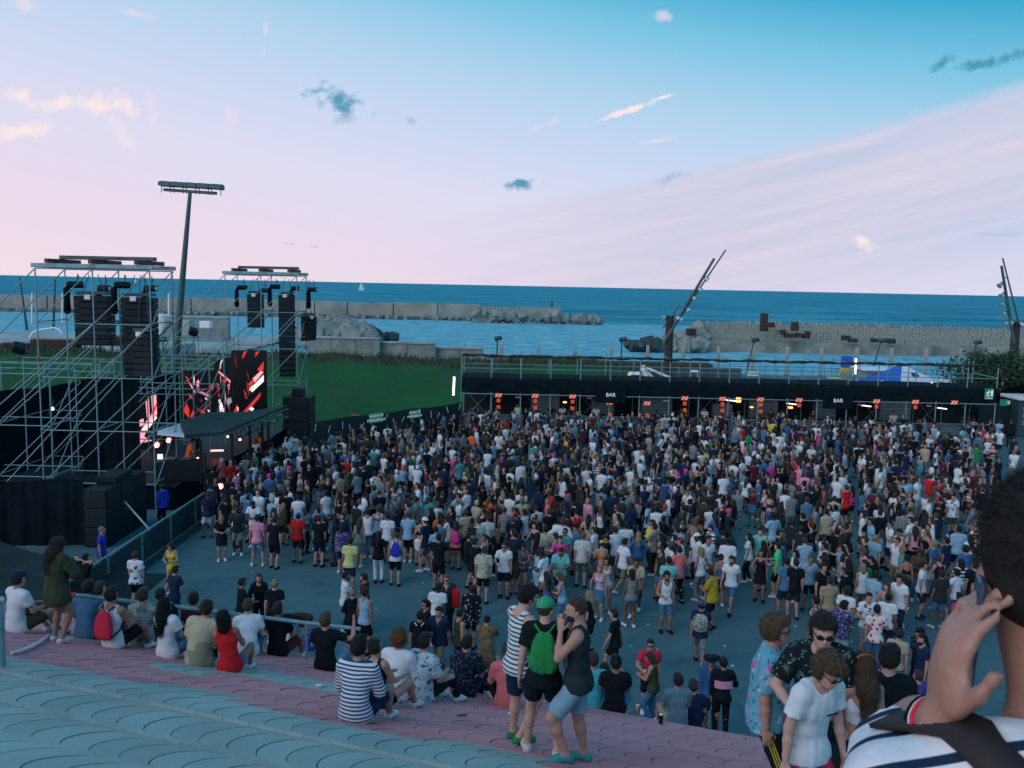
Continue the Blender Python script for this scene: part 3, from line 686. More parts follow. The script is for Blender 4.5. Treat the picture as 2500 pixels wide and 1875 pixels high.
def part_top(B, kind, res, seed=1):
    J = B['J']; A = np.array; Rc, Rp = J['Rc'], J['Rp']; loose = {'tank': .012, 'crop': .008, 'bra': .007, 'tee': .018, 'long': .022, 'shirt': .026, 'jacket': .034, 'dress': .012}[kind]
    tor = list(B['tor'])
    hem = {'tee': -.10, 'tank': -.09, 'long': -.10, 'shirt': -.11, 'jacket': -.26, 'crop': .10, 'bra': .22, 'dress': -.10}[kind]
    low = J['pel'] + Rp @ A((0, 0, hem))
    seated = B['pose'].get('seat', False)
    if kind in ('tee', 'long', 'shirt', 'jacket', 'tank'):
        ww = B['w']; dn = J['pel'] + Rp @ A((0, .0, max(hem, -.10 if not seated else -.05)))
        tor += [('e', dn, Rp, A(((.188 if not seated else .172) * ww, .130 * ww, .17)), .08)]
        if kind == 'jacket': tor += [('e', J['pel'] + Rp @ A((0, -.01, -.16)), Rp, A((.185, .135, .2)), .08)]
    if kind in ('shirt', 'jacket'): tor.append(('c', J['waist'] + Rc @ A((0, .0, .25)), J['pel'] + Rp @ A((0, 0, 0)), .125, .14, .06))
    sl = []
    fr = {'tee': .62, 'shirt': .80, 'long': 1.9, 'jacket': 1.9}.get(kind, 0)
    cuts = []
    for i in 'LR':
        if fr <= 0: continue
        sh, el, wr = J['sh' + i], J['el' + i], J['wr' + i]; ra = .055 * B['w']
        if fr <= 1:
            e = sh + (el - sh) * fr; sl.append(('c', sh, e + (el - sh) * .1, ra, ra * 1.02, .05)); cuts.append((e, nrm(el - sh)))
        else:
            sl.append(('c', sh, el, ra, ra * .86, .05)); sl.append(('c', el, el + (wr - el) * .88, ra * .86, .036, .03)); cuts.append((el + (wr - el) * .9, nrm(wr - el), el))
    nc = J['neck'] + Rc @ A((0, .045, .045)); nr = {'tee': .078, 'shirt': .085, 'long': .082, 'jacket': .085}.get(kind, .13)
    def f(P):
        d = evalp(P, tor, .05, loose)
        if sl:
            ds = evalp(P, sl, .04, loose)
            for c in cuts:
                h = _halfspace(P, c[0], c[1]); near = np.linalg.norm(P - c[0], axis=1) < .17
                ds = np.where(near, np.maximum(ds, h), ds)
            d = smin(d, ds, .04)
        d = np.maximum(d, -_halfspace(P, low, Rp[:, 2]))
        if kind == 'crop': pass
        if kind in ('tank', 'crop', 'bra', 'dress'):
            for i, s in (('L', -1), ('R', 1)):
                c = J['sh' + i] + Rc @ A((s * .028, 0, .03)); d = np.maximum(d, (.088 if kind == 'tank' else .108) - np.linalg.norm(P - c, axis=1))
            c = J['neck'] + Rc @ A((0, .07, .02)); d = np.maximum(d, .115 - np.linalg.norm((P - c) * A((1.25, 1, .8)), axis=1))
            if kind != 'tank': c = J['neck'] + Rc @ A((0, -.10, -.02)); d = np.maximum(d, .15 - np.linalg.norm((P - c) * A((1., 1, .8)), axis=1))
            else: c = J['neck'] + Rc @ A((0, -.09, .03)); d = np.maximum(d, .09 - np.linalg.norm(P - c, axis=1))
        else:
            d = np.maximum(d, nr - np.linalg.norm((P - nc) * A((1, 1, .75)), axis=1))
            if kind in ('shirt', 'jacket'):      # open V at the chest
                q = (P - (J['neck'] + Rc @ A((0, .10, -.02)))) @ Rc; d = np.maximum(d, .055 - (np.abs(q[:, 0]) * 1.3 + np.maximum(-q[:, 2] - .02, 0) * .4 + np.maximum(-q[:, 1], 0) * 1.2 + np.maximum(q[:, 2], 0) * .3))
        if res < .02: d = d + wob(P, seed, 16, .0055 if kind != 'tank' else .004, (1, 1, .55)) + wob(P, seed + 9, 38, .0025, (1, 1, .6))
        return d
    return surfnet(f, *bounds(tor + sl, .05), res)
def part_bottom(B, kind, res, seed=1):
    J = B['J']; A = np.array; Rp = J['Rp']; w = B['w']
    pr = [('e', J['pel'], Rp, A((.168 * w, .122 * w, .125)))]
    top = J['pel'] + Rp @ A((0, 0, .085))
    fr = {'shorts': .86, 'mini': .36, 'pants': 2, 'skirt': .55, 'long_skirt': 1.6, 'swim': .6}[kind]; cuts = []
    if kind in ('skirt', 'long_skirt'):
        mk = (J['knL'] + J['knR']) / 2; mh = (J['hipL'] + J['hipR']) / 2; ma = (J['anL'] + J['anR']) / 2
        if kind == 'skirt': e = mh + (mk - mh) * .72; pr += [('c', J['pel'], e + (mk - mh) * .1, .15 * w, .185, .05)]; cuts.append((e, nrm(mk - mh), .5))
        else: e = mk + (ma - mk) * .8; pr += [('c', J['pel'], mk, .15 * w, .16, .05), ('c', mk, e + (ma - mk) * .1, .16, .19, .05)]; cuts.append((e, nrm(ma - mk), .6))
        for i in 'LR': pr.append(('c', J['hip' + i], J['hip' + i] + (J['kn' + i] - J['hip' + i]) * .5, .10 * w, .09, .05))
    else:
        for i in 'LR':
            hp, kn, an = J['hip' + i], J['kn' + i], J['an' + i]; rt = .094 * w if kind != 'mini' else .092 * w
            if fr <= 1:
                e = hp + (kn - hp) * fr; r2 = {'shorts': .086, 'mini': .094, 'swim': .094}[kind] * w
                pr.append(('c', hp, e + (kn - hp) * .06, rt, r2, .04)); cuts.append((e, nrm(kn - hp), .24))
            else: pr += [('c', hp, kn, rt, .068 * w, .04), ('c', kn, kn + (an - kn) * .94, .068 * w, .052, .03)]; cuts.append((kn + (an - kn) * .93, nrm(an - kn), .14))
    def f(P):
        d = evalp(P, pr, .03, .005)
        d = np.maximum(d, _halfspace(P, top, Rp[:, 2]))
        for c in cuts:
            near = np.linalg.norm(P - c[0], axis=1) < c[2]; d = np.where(near, np.maximum(d, _halfspace(P, c[0], c[1])), d)
        if res < .02: d = d + wob(P, seed + 3, 20, .005, (1, 1, .7)) + wob(P, seed + 5, 45, .002)
        return d
    return surfnet(f, *bounds(pr, .04), res)
def part_shoe(B, res, i):
    pr = B['feet'][i]; J = B['J']; an = J['an' + i]
    def f(P):
        d = evalp(P, pr, .02, .010)
        return np.maximum(np.maximum(d, P[:, 2] - an[2] - .01), an[2] - .086 - P[:, 2])
    return surfnet(f, *bounds(pr, .03), min(res, .02))
def part_hair(B, kind, res, seed=1):
    J = B['J']; A = np.array; H, M = J['head'], J['Rh']; Rc = J['Rc']
    vol = {'buzz': .006, 'short': .016, 'quiff': .02, 'curly': .034, 'afro': .07, 'long': .018, 'bun': .014, 'pony': .014, 'bob': .022}[kind]
    pr = [('e', H + M @ A((0, -.014, .03)), M, A((.079, .100, .101)) + vol)]
    ex = []
    if kind in ('quiff', 'short', 'curly'): ex.append(('e', H + M @ A((0, .035, .10)), M, A((.06, .06, .035)) + vol * .4, .03))
    if kind == 'long':
        b = J['chest'] + Rc @ A((0, -.125, .02))
        ex += [('c', H + M @ A((0, -.075, -.02)), H + M @ A((0, -.10, -.16)), .078, .09, .05), ('c', H + M @ A((0, -.10, -.14)), b, .088, .06, .05)]
        for s in (-1, 1): ex.append(('c', H + M @ A((s * .072, -.03, -.03)), H + M @ A((s * .088, -.04, -.2)), .032, .03, .04))
    if kind == 'bob':
        ex += [('c', H + M @ A((0, -.06, 0)), H + M @ A((0, -.07, -.11)), .082, .085, .05)]
        for s in (-1, 1): ex.append(('c', H + M @ A((s * .07, -.01, -.02)), H + M @ A((s * .078, -.01, -.11)), .03, .028, .04))
    if kind == 'bun': ex += [('e', H + M @ A((0, -.075, .125)), M, A((.042, .042, .04)), .02)]
    if kind == 'pony': ex += [('c', H + M @ A((0, -.11, .05)), H + M @ A((0, -.17, -.02)), .035, .045, .03), ('c', H + M @ A((0, -.17, -.02)), H + M @ A((0, -.16, -.22)), .045, .02, .03)]
    def f(P):
        d = evalp(P, pr, .03); q = (P - H) @ M
        line = .058 if kind != 'buzz' else .05
        # face opening: everything in front of the ears and below the hair line is cut away
        fr = np.minimum(q[:, 1] - (.012 if kind not in ('long', 'bob') else .03), line + q[:, 1] * .25 - q[:, 2])
        d = np.maximum(d, fr)
        if kind not in ('long', 'bob'): d = np.maximum(d, -(q[:, 2] + .075 - (q[:, 1] + .05) * .35))
        if ex: d = smin(d, evalp(P, ex, .03), .03)
        if kind in ('long', 'bob'):
            d = np.maximum(d, np.minimum(np.minimum(q[:, 1] - .035, .05 - q[:, 2]), .066 - np.abs(q[:, 0])))
        fq = {'curly': 75, 'afro': 60, 'long': 30, 'bob': 34}.get(kind, 55)
        if res < .022: d = d + wob(P @ M, seed, fq, {'buzz': .001, 'curly': .014, 'afro': .010, 'long': .010}.get(kind, .0065), (1, 1, .25 if kind in ('long', 'pony', 'bob') else 1)) + wob(P @ M, seed + 7, fq * 2.2, .004 if kind != 'buzz' else .001, (1, 1, .2 if kind == 'long' else 1))
        return d
    return surfnet(f, *bounds(pr + ex, .05), min(res, .02))
def part_cap(B, res, back=False, kind='cap'):
    J = B['J']; A = np.array; H, M = J['head'], J['Rh']; s = -1 if back else 1
    def f(P):
        q = (P - H) @ M
        d = sd_ell(P, H + M @ A((0, -.012, .048)), M, A((.092, .112, .100)))
        d = np.maximum(d, .040 - q[:, 2])
        if kind == 'cap':
            b = np.maximum(np.sqrt((q[:, 0] / .078) ** 2 + ((q[:, 1] * s - .095) / .085) ** 2) - 1, 0) * .08 - .0; z = q[:, 2] - (.052 - np.abs(q[:, 0]) ** 2 * 3 - (q[:, 1] * s - .1) * .15)
            d = smin(d, np.maximum(b, np.abs(z) - .009), .012)
        elif kind == 'hat':
            r = np.sqrt((q[:, 0] / .185) ** 2 + (q[:, 1] / .205) ** 2); z = q[:, 2] - .055 - np.abs(q[:, 0]) * .15
            d = smin(d, np.maximum((r - 1) * .18, np.abs(z) - .010), .015)
        return d
    return surfnet(f, H - .24, H + .26, min(res, .016))
def part_beard(B, res):
    J = B['J']; A = np.array; H, M = J['head'], J['Rh']
    def f(P):
        q = (P - H) @ M
        d = evalp(P, [('e', H + M @ A((0, .024, -.052)), M, A((.064, .072, .078))), ('e', H + M @ A((0, .066, -.094)), M, A((.036, .034, .034)), .02)], .03)
        d = np.maximum(d, q[:, 2] + .040); d = np.maximum(d, -(q[:, 1] - .005)); d = d + wob(P, 4, 90, .003)
        return np.maximum(d, .016 - np.linalg.norm((q - A((0, .1, -.058))) * A((.7, .5, 1.3)), axis=1))
    return surfnet(f, H - .17, H + .17, min(res, .010))
PM = {}
def pmesh(key, fn, smooth=True):
    if key in PM: return PM[key]
    r = fn()
    me = mesh_np(key[0], r[0], r[1], (), None, smooth) if r is not None else None
    if me is not None: me.materials.append(None)
    PM[key] = me; return me
def glasses_mesh(B):
    """wraparound sunglasses: two lenses, bridge, temples"""
    J = B['J']; H, M = J['head'], J['Rh']; mb = MB()
    def T(x, y, z): return tuple(H + M @ np.array((x, y, z)))
    for s in (-1, 1):
        ring = [(s * .034 + .026 * math.cos(a), .112 - abs(s * .034 + .026 * math.cos(a)) * .18, .006 + .020 * math.sin(a) - .003 * math.cos(2 * a)) for a in np.linspace(0, 6.283, 13)[:-1]]
        mb.prism([T(*p) for p in ring], tuple(M @ np.array((0, -.006, 0))))
        mb.tube(T(s * .058, .100, .010), T(s * .085, .0, .012), .004, n=5)
        mb.tube(T(s * .085, .0, .012), T(s * .084, -.03, -.008), .004, n=5)
    mb.tube(T(-.012, .112, .012), T(.012, .112, .012), .004, n=5)
    return mb
# ------------------------------------------------------------------ scaffolds, stage, bar and the things behind
rs3 = random.Random(21)
UC = MB(); UC.tube((0, 0, 0), (0, 0, 1), 1.0, n=8); 
def unit_tube(m):
    k = 'unit_' + m.name
    if k not in PMU: PMU[k] = UC.mesh('tube', m)
    return PMU[k]
PMU = {}
def bar(name, a, b, r, m, parent):
    a = Vector(a); b = Vector(b); d = b - a; o = bpy.data.objects.new(name, unit_tube(m))
    o.matrix_world = Matrix.Translation(a) @ d.to_track_quat('Z', 'Y').to_matrix().to_4x4() @ Matrix.Diagonal((r, r, d.length, 1)); return link(o, parent)
def scaffold(name, x0, nx, bx, y0, ny, by, zs, label, braces=True, top=True, skip=None, r=.030):
    e = empty(name, (0, 0, 0), 0, label, 'scaffold'); X = [x0 + bx * i for i in range(nx + 1)]; Y = [y0 + by * j for j in range(ny + 1)]
    for x in X:
        for y in Y:
            bar('upright', (x, y, 0), (x, y, zs[-1]), r, STEEL, e)
    for z in zs:
        for j, y in enumerate(Y):
            for i in range(nx): bar('ledger', (X[i], y, z), (X[i + 1], y, z), r * .8, STEEL, e)
        for x in X:
            for j in range(ny): bar('transom', (x, Y[j], z + .06), (x, Y[j + 1], z + .06), r * .8, STEEL, e)
    if braces:
        for k in range(len(zs) - 1):
            for i in range(nx):
                bar('brace', (X[i], y0 - .05, zs[k]), (X[i + 1], y0 - .05, zs[k + 1]), r * .75, STEEL, e)
                bar('brace', (X[i], Y[-1] + .05, zs[k]), (X[i + 1], Y[-1] + .05, zs[k + 1]), r * .75, STEEL, e)
            for j in range(ny): bar('brace', (X[-1] + .05, Y[j + (k % 2) * 0], zs[k]), (X[-1] + .05, Y[j + 1], zs[k + 1]), r * .75, STEEL, e)
    return e
LV = [1.2, 3.45, 5.7, 7.95, 10.2]
tA = scaffold('scaffold_tower', -19.75, 2, 2.36, 35.6, 1, 2.36, LV, 'nearer tall scaffold tower hung with loudspeakers at the left')
tB = scaffold('scaffold_tower', -17.75, 2, 2.2, 53.0, 1, 2.36, LV, 'farther tall scaffold tower hung with loudspeakers beside the screens')
for e, x0, x1, y in ((tA, -19.75, -15.03, 35.6), (tB, -17.75, -13.35, 53.0)):
    for dy in (.0, 2.36): MB().box(((x0 + x1) / 2, y + dy, 10.33), (x1 - x0 + .3, .12, .18), bev=.02).build('girder', STEEL, e)
    for t in (.12, .5, .9):
        MB().box((x0 + (x1 - x0) * t, y + 1.18, 10.52), (.18, 2.7, .18), bev=.02).build('cross_beam', mat('rust primer steel', (.10, .05, .045), .7, var=.4, scale=3), e)
    MB().box(((x0 + x1) / 2 + .2, y + 1.0, 10.69), ((x1 - x0) * .86, .20, .16), bev=.02).build('runway_beam', DSTEEL, e)
    for k in (0, 1, 2):      # raking props down to the left
        for dy in (0, 2.36):
            bar('raker', (x0 + 2.36 * k * .98, y + dy, LV[4 - k] if k < 2 else LV[3]), (x0 - 5.6 + 1.6 * k, y + dy + .05, LV[4 - k] - 5.4), .028, STEEL, e)
bar('node_marker', (-19.75, 35.55, 6.35), (-19.75, 35.55, 6.55), .045, REDP, tA); bar('node_marker', (-15.03, 37.9, 2.95), (-15.03, 37.9, 3.1), .045, REDP, tA)
scaffold('low_scaffold', -24.6, 2, 2.36, 36.6, 2, 2.2, [1.2, 3.45, 5.7], 'lower scaffold frame at the left edge beside the nearer tower')
scaffold('low_scaffold', -19.6, 2, 2.2, 40.6, 2, 2.2, [2.2, 4.4, 5.9], 'scaffold frame behind the nearer tower and its loudspeakers')
scaffold('low_scaffold', -25.8, 2, 2.4, 42.6, 1, 2.4, [1.4, 3.6, 5.6], 'distant scaffold frame at far left behind the stage')
scaffold('low_scaffold', -22.4, 2, 2.3, 52.5, 1, 2.2, [2.0, 4.2, 6.2], 'scaffold frame with a floodlight left of the farther tower')
# loudspeaker columns: each cabinet is a part
def line_array(px, py0, py1, D, wpx, label, yaw, curve, n, deep=.75):
    a = atD(px, py0, D); b = atD(px, py1, D); w = wpx / FPX * D; e = empty('line_array', tuple(a), yaw, label, 'loudspeaker', 'flown loudspeaker columns'); hh = (a[2] - b[2]) / n
    cm = MB(); cm.box((0, 0, 0), (w, deep, hh * .94), bev=.02); cm.cur = 1; cm.box((0, -deep / 2 - .004, 0), (w * .92, .02, hh * .8))
    me = cm.mesh('cabinet', [BLACKP, GRILLE]); y = 0
    for k in range(n):
        o = bpy.data.objects.new('cabinet', me); t = k / max(1, n - 1); an = -curve * t * t
        o.location = (0, -curve * .9 * t * t * t * (a[2] - b[2]) * -.35, -hh * (k + .5)); o.rotation_euler = (an, 0, 0); link(o, e)
    MB().box((0, 0, .12), (w * .9, deep * .9, .14), bev=.02).build('rigging_frame', DSTEEL, e)
    for s in (-1, 1): bar('rigging_chain', (s * w * .3, 0, .15), (s * w * .12, 0, max(.5, 10.0 - a[2])), .018, DSTEEL, e)
    tg = MB().box((-w * .1, -deep / 2 - .03, -.05), (.24, .02, .2)); tg.build('number_tag', WHITEP, e)
    return e
line_array(230, 722, 843, 36.6, 82, 'left loudspeaker column hung in the nearer tower', .12, .10, 8)
line_array(340, 726, 918, 36.7, 76, 'right loudspeaker column, the longest, hung in the nearer tower', .10, .16, 13)
line_array(352, 812, 918, 36.2, 52, 'short loudspeaker column in front of the longest one', -.2, .06, 7, .5)
line_array(624, 718, 800, 54.0, 38, 'shorter loudspeaker column hung in the farther tower', .2, .08, 7)
line_array(700, 720, 920, 54.0, 38, 'long curved loudspeaker column hung in the farther tower', .2, .22, 14)
line_array(754, 772, 832, 55.0, 26, 'small side-fill loudspeaker column on the right of the farther tower', .9, .1, 6)
def hoist(px, py, D, label, flip=1):
    p = atD(px, py, D); e = empty('chain_hoist', tuple(p), .4 * flip, label, 'hoist', 'chain hoists on the towers'); e.scale = (.78, .78, .85)
    MB().tube((-.38, 0, 0), (.38, 0, 0), .17, n=12).tube((-.44, 0, 0), (-.38, 0, 0), .12, n=10).build('motor', BLACKP, e)
    MB().tube((.10, 0, .1), (.10, 0, max(.4, 10.1 - p[2])), .025, n=6).build('chain', DSTEEL, e)
    MB().path([(.10, 0, .5), (.17, 0, .42), (.14, 0, .32), (.06, 0, .33)], .03, 6).build('hook', DSTEEL, e)
    MB().path([(-.35, 0, -.10), (-.45, 0, -.2), (-.45, 0, -1.3), (-.45, 0, -1.45)], [.10, .17, .19, .10], 10).build('chain_bag', BLACK, e)
    MB().tube((.385, 0, 0), (.40, 0, 0), .10, n=10).build('badge', WHITEP, e)
hoist(185, 695, 36.4, 'chain hoist with long black chain bag, leftmost in the nearer tower'); hoist(255, 704, 37.4, 'chain hoist above the left column of the nearer tower', -1)
hoist(300, 696, 36.4, 'chain hoist in the middle of the nearer tower'); hoist(368, 704, 37.4, 'chain hoist above the longest column of the nearer tower', -1)
hoist(592, 702, 53.8, 'chain hoist leftmost in the farther tower'); hoist(645, 709, 54.4, 'chain hoist above the shorter column of the farther tower', -1); hoist(672, 700, 53.8, 'chain hoist in the middle of the farther tower'); hoist(722, 704, 54.4, 'chain hoist above the curved column of the farther tower', -1); hoist(764, 707, 55.0, 'chain hoist outermost on the right of the farther tower', -1)
# ground stacks and drape
def stack(name, c, d, nx, nz, label, yaw=0):
    e = empty(name, (c[0], c[1], 0), yaw, label, 'loudspeaker'); w, h = d[1] / nx, d[2] / nz; cm = MB(); cm.box((0, 0, 0), (d[0], w * .985, h * .985), bev=.03); cm.cur = 1; cm.box((d[0] / 2 + .004, 0, 0), (.02, w * .9, h * .84)); cm.box((0, -w * .4925 - .004, 0), (d[0] * .9, .02, h * .84)); me = cm.mesh('cabinet', [BLACKP, GRILLE])
    for i in range(nx):
        for k in range(nz): o = bpy.data.objects.new('cabinet', me); o.location = (0, -d[1] / 2 + w * (i + .5), h * (k + .5)); link(o, e)
    return e
stack('subwoofer_stack', (-15.15, 32.3), (.85, 3.4, 2.2), 3, 3, 'big black subwoofer stack at the near corner of the stage')
MB().box((-15.15, 32.2, 2.35), (.8, 1.4, .26), bev=.02).build('flight_case', BLACKP); tag(bpy.data.objects['flight_case'], 'black flight case lying on the near subwoofer stack', 'case')
stack('subwoofer_stack', (-12.9, 51.6), (1.6, 1.6, 3.0), 2, 4, 'black loudspeaker stack at the far end of the stage')
tag(MB().box((-12.9, 51.5, 3.25), (.7, .7, .45), bev=.03).build('monitor_box', BLACKP), 'small pale-topped box on the far loudspeaker stack', 'case')
def drape(name, pts, z0, z1, label, seed, m=BLACK, cat='drape'):
    r = np.random.RandomState(seed); N = 90; P = []; pts = np.array(pts, float); seg = np.linalg.norm(np.diff(pts, axis=0), axis=1); L = np.concatenate([[0], np.cumsum(seg)])
    V = []; nz = 8
    for i in range(N):
        t = L[-1] * i / (N - 1); p = np.array([np.interp(t, L, pts[:, k]) for k in (0, 1)]); d = np.array([np.interp(min(t + .1, L[-1]), L, pts[:, k]) - np.interp(max(t - .1, 0), L, pts[:, k]) for k in (0, 1)]); n = nrm2(d)
        for k in range(nz + 1):
            q = k / nz; f = .035 * math.sin(t * 7.1 + 1.3 * math.sin(t)) * (1.2 - q) + .02 * math.sin(t * 17 + seed)
            V.append((p[0] + n[0] * f, p[1] + n[1] * f, z0 + (z1 + .05 * math.sin(t * 1.9) - z0) * q))
    Fq = [(i * (nz + 1) + k, (i + 1) * (nz + 1) + k, (i + 1) * (nz + 1) + k + 1, i * (nz + 1) + k + 1) for i in range(N - 1) for k in range(nz)]
    V = np.array(V); V2 = V.copy(); nn = np.array([.0, .03, 0]); V2 += nn; Fq2 = [tuple(len(V) + i for i in f[::-1]) for f in Fq]
    return tag(link(bpy.data.objects.new(name, mesh_np(name, np.concatenate([V, V2]), Fq + Fq2, (m,), None, True))), label, cat)
def nrm2(d): d = d / (np.linalg.norm(d) + 1e-9); return np.array([-d[1], d[0]])
drape('black_drape', [(-24, 31.0), (-19, 30.6), (-15.7, 30.9)], 0, 2.45, 'wide black drape hiding the underside of the scaffold at the left', 1)
drape('stage_skirt', [(-18, 36.0), (-14.4, 36.0), (-13.7, 46.5), (-13.6, 51)], 0, .98, 'long black skirt along the front of the stage', 2)
drape('stage_backdrop', [(-23.5, 38.4), (-20.5, 46), (-18.6, 47.5)], .2, 4.6, 'black backdrop behind the nearer tower', 3)
drape('stage_wing', [(-19.4, 38.3), (-18.0, 38.5), (-16.85, 38.4)], .2, 5.3, 'black cloth wing hung inside the nearer tower below the loudspeakers', 5)
# dark covered mound at the far left
V = []; N = 26
for j in range(N):
    for i in range(N):
        x = -20 + 8.6 * i / (N - 1); y = 21.5 + 6.5 * j / (N - 1); u = i / (N - 1); v = j / (N - 1)
        V.append((x, y, 1.95 * (1 - u) ** .7 * min(1, 6 * v, 6 * (1 - v)) * (1 + .06 * math.sin(9 * u + 7 * v)) + .08 * math.sin(x * 3) * math.sin(y * 4) * (1 - u)))
tag(link(bpy.data.objects.new('covered_mound', mesh_np('covered_mound', V, [(j * N + i, j * N + i + 1, (j + 1) * N + i + 1, (j + 1) * N + i) for j in range(N - 1) for i in range(N - 1)], (mat('dark tarpaulin', (.018, .030, .034), .9, var=.4, scale=1.2, bump=.5, bscale=8),), None, True))), 'low mound under a dark tarpaulin behind the seated people at far left', 'tarpaulin')
# stage
st = empty('stage', (0, 0, 0), 0, 'low black stage with a flat dark roof between the two scaffold towers', 'stage')
MB().prism([(-22, 36.3, .98), (-14.45, 36.1, .98), (-13.72, 46.5, .98), (-13.65, 51, .98), (-22, 51, .98)], (0, 0, .10)).build('deck', BLACKP, st)
MB().path([(-14.40, 36.0, 1.05), (-13.67, 46.5, 1.05), (-13.6, 51, 1.05)], .04, 6).build('deck_edge', DSTEEL, st)
rf = [atz(440, 1037, 3.15), atz(505, 1013, 3.3), atz(600, 1012, 3.2), atz(700, 996, 3.15), atz(572, 1050, 3.0), atz(540, 1062, 2.95), atz(450, 1070, 2.95)]
mb = MB(); mb.prism([tuple(p) for p in rf], (0, 0, .14)); mb.build('roof', mat('dark roof sheet', (.028, .045, .048), .75, var=.3, scale=1.2, bump=.3, bscale=20), st)
mb = MB(); mb.prism([tuple(atz(*p, 3.0)) for p in ((384, 1056), (440, 1037), (450, 1068), (384, 1062))], (0, 0, .08)); mb.build('translucent_sheet', mat('pale roof sheet', (.55, .60, .66), .5), st)
a, b = atz(572, 1052, 3.0), atz(704, 998, 3.15)
for dz in (0, -.42): bar('truss_chord', (a[0], a[1], a[2] + dz), (b[0], b[1], b[2] + dz), .045, DSTEEL, st)
for k in range(14):
    t0, t1 = k / 14, (k + 1) / 14; p0 = a + (b - a) * t0; p1 = a + (b - a) * t1
    bar('truss_web', (p0[0], p0[1], p0[2] - (.42 if k % 2 else 0)), (p1[0], p1[1], p1[2] - (0 if k % 2 else .42)), .022, DSTEEL, st)
for px, py in ((490, 1080), (500, 1110), (566, 1062), (610, 1045), (640, 1035), (655, 1035)):
    p = atz(px, py, 2.9); bar('roof_post', (p[0], p[1], 1.08), (p[0], p[1], 3.0), .06, BLACKP, st)
bo = empty('dj_booth', (-14.6, 37.0, 1.08), .2, 'low dark mixing desk in front of the performer', 'desk'); MB().box((0, 0, .45), (1.9, .7, .9), bev=.03).build('table', BLACKP, bo); MB().box((-.3, 0, .96), (.5, .45, .1), bev=.02).build('mixer', DSTEEL, bo); MB().box((.35, 0, .95), (.45, .4, .08), bev=.02).build('player', DSTEEL, bo)
# led screens: flat pictures of red and white shards on black panels
LED = mat('dark screen', (.006, .010, .014), .35, spec=.3)
EM = [mat('screen red', (.1, .01, .01), .5, emit=(.80, .035, .03), es=.9), mat('screen pink', (.2, .1, .1), .5, emit=(1.0, .42, .48), es=1.0), mat('screen white', (.3, .3, .3), .5, emit=(1.0, .80, .74), es=1.1), mat('screen dim red', (.05, .01, .01), .5, emit=(.22, .03, .03), es=.8), mat('screen lilac', (.1, .1, .12), .5, emit=(.42, .36, .52), es=.7)]
def screen(px0, px1, py0, py1, D, shards, label, dy=0, D2=None):
    D2 = D2 or D; a = atD(px0, py0, D); b = atD(px1, py0 + dy, D2); c = atD(px1, py1, D2); d = atD(px0, py1, D)
    d[2] = c[2] = max(1.1, min(c[2], d[2])); a[:2] = d[:2] = atD(px0, (py0 + py1) / 2, D)[:2]; b[:2] = c[:2] = atD(px1, (py0 + py1) / 2, D2)[:2]
    e = empty('led_screen', tuple((c + d) / 2), 0, label, 'screen'); o = np.array(e.location); nn = nrm(np.cross(b - a, a - d)); 
    if nn[1] > 0: nn = -nn
    mb = MB(); mb.prism([tuple(p - o) for p in (d, c, b, a)], tuple(-nn * .12)); mb.build('panel', LED, e)
    pic = MB()
    def P(u, v): return tuple((d + (c - d) * u + (a - d) * (1 - v)) - o + nn * (.012 + .0006 * len(pic.f)))
    for m, pts in shards: pic.cur = m; pic.poly([P(u, v) for u, v in pts])
    tag(pic.build('picture', EM, e), kind='stuff')
    return e
def rand_shards(seed, n, cx=.5, cy=.8):
    r = random.Random(seed); o = []
    for k in range(n):
        u, v = r.uniform(.08, .92), r.uniform(.05, .92); an = math.atan2(v - cy, u - cx) + r.uniform(-.4, .4); L = r.uniform(.05, .26); w = r.uniform(.012, .05); dx, dy = math.cos(an), math.sin(an)
        pts = [(u - dx * L / 2, v - dy * L / 2), (u - dy * w, v + dx * w), (u + dx * L / 2, v + dy * L / 2), (u + dy * w, v - dx * w)]; pts = [(min(.98, max(.02, p)), min(.98, max(.02, q))) for p, q in pts]; o.append((r.choice((0, 0, 0, 1, 3, 3, 2)), pts))
    return o
screen(441, 528, 904, 1024, 45.5, [(2, [(.35, .08), (.40, .10), (.40, .28), (.36, .32)]), (0, [(.14, .12), (.18, .12), (.36, .36), (.44, .46), (.38, .44)]), (1, [(.24, .24), (.30, .28), (.43, .45), (.38, .44)]), (0, [(.45, .20), (.55, .20), (.54, .33), (.46, .33)]), (0, [(.80, .32), (.95, .24), (.92, .38), (.82, .40)]), (4, [(.48, .43), (.60, .42), (.86, .50), (.78, .53)]), (3, [(.50, .58), (.62, .60), (.60, .63)]), (0, [(.06, .82), (.16, .66), (.24, .80), (.22, .97)]), (0, [(.26, .93), (.34, .80), (.38, .90), (.30, .99)]), (3, [(.55, .82), (.85, .62), (.88, .64), (.60, .86)]), (2, [(.74, .79), (.78, .79), (.85, .86), (.82, .87)])] + rand_shards(3, 10), 'left LED screen showing red and white shards above the stage')
screen(528, 566, 878, 1018, 46.2, [(2, [(.30, .04), (.42, .0), (.30, .15), (.18, .17)]), (1, [(.08, .20), (.22, .20), (.9, .38), (.9, .42)]), (0, [(.4, .36), (.62, .28), (.7, .36), (.5, .43)]), (1, [(.70, .45), (.86, .42), (.8, .54)]), (2, [(.12, .66), (.22, .66), (.62, .94), (.2, .97), (.18, .82)]), (0, [(.28, .80), (.5, .86), (.52, .90)]), (4, [(.6, .68), (.9, .66), (.98, .74), (.7, .80)]), (3, [(.66, .80), (.86, .80), (.84, .9)])] + rand_shards(5, 12), 'narrow middle LED screen with shattered red shapes', -7, 47.6)
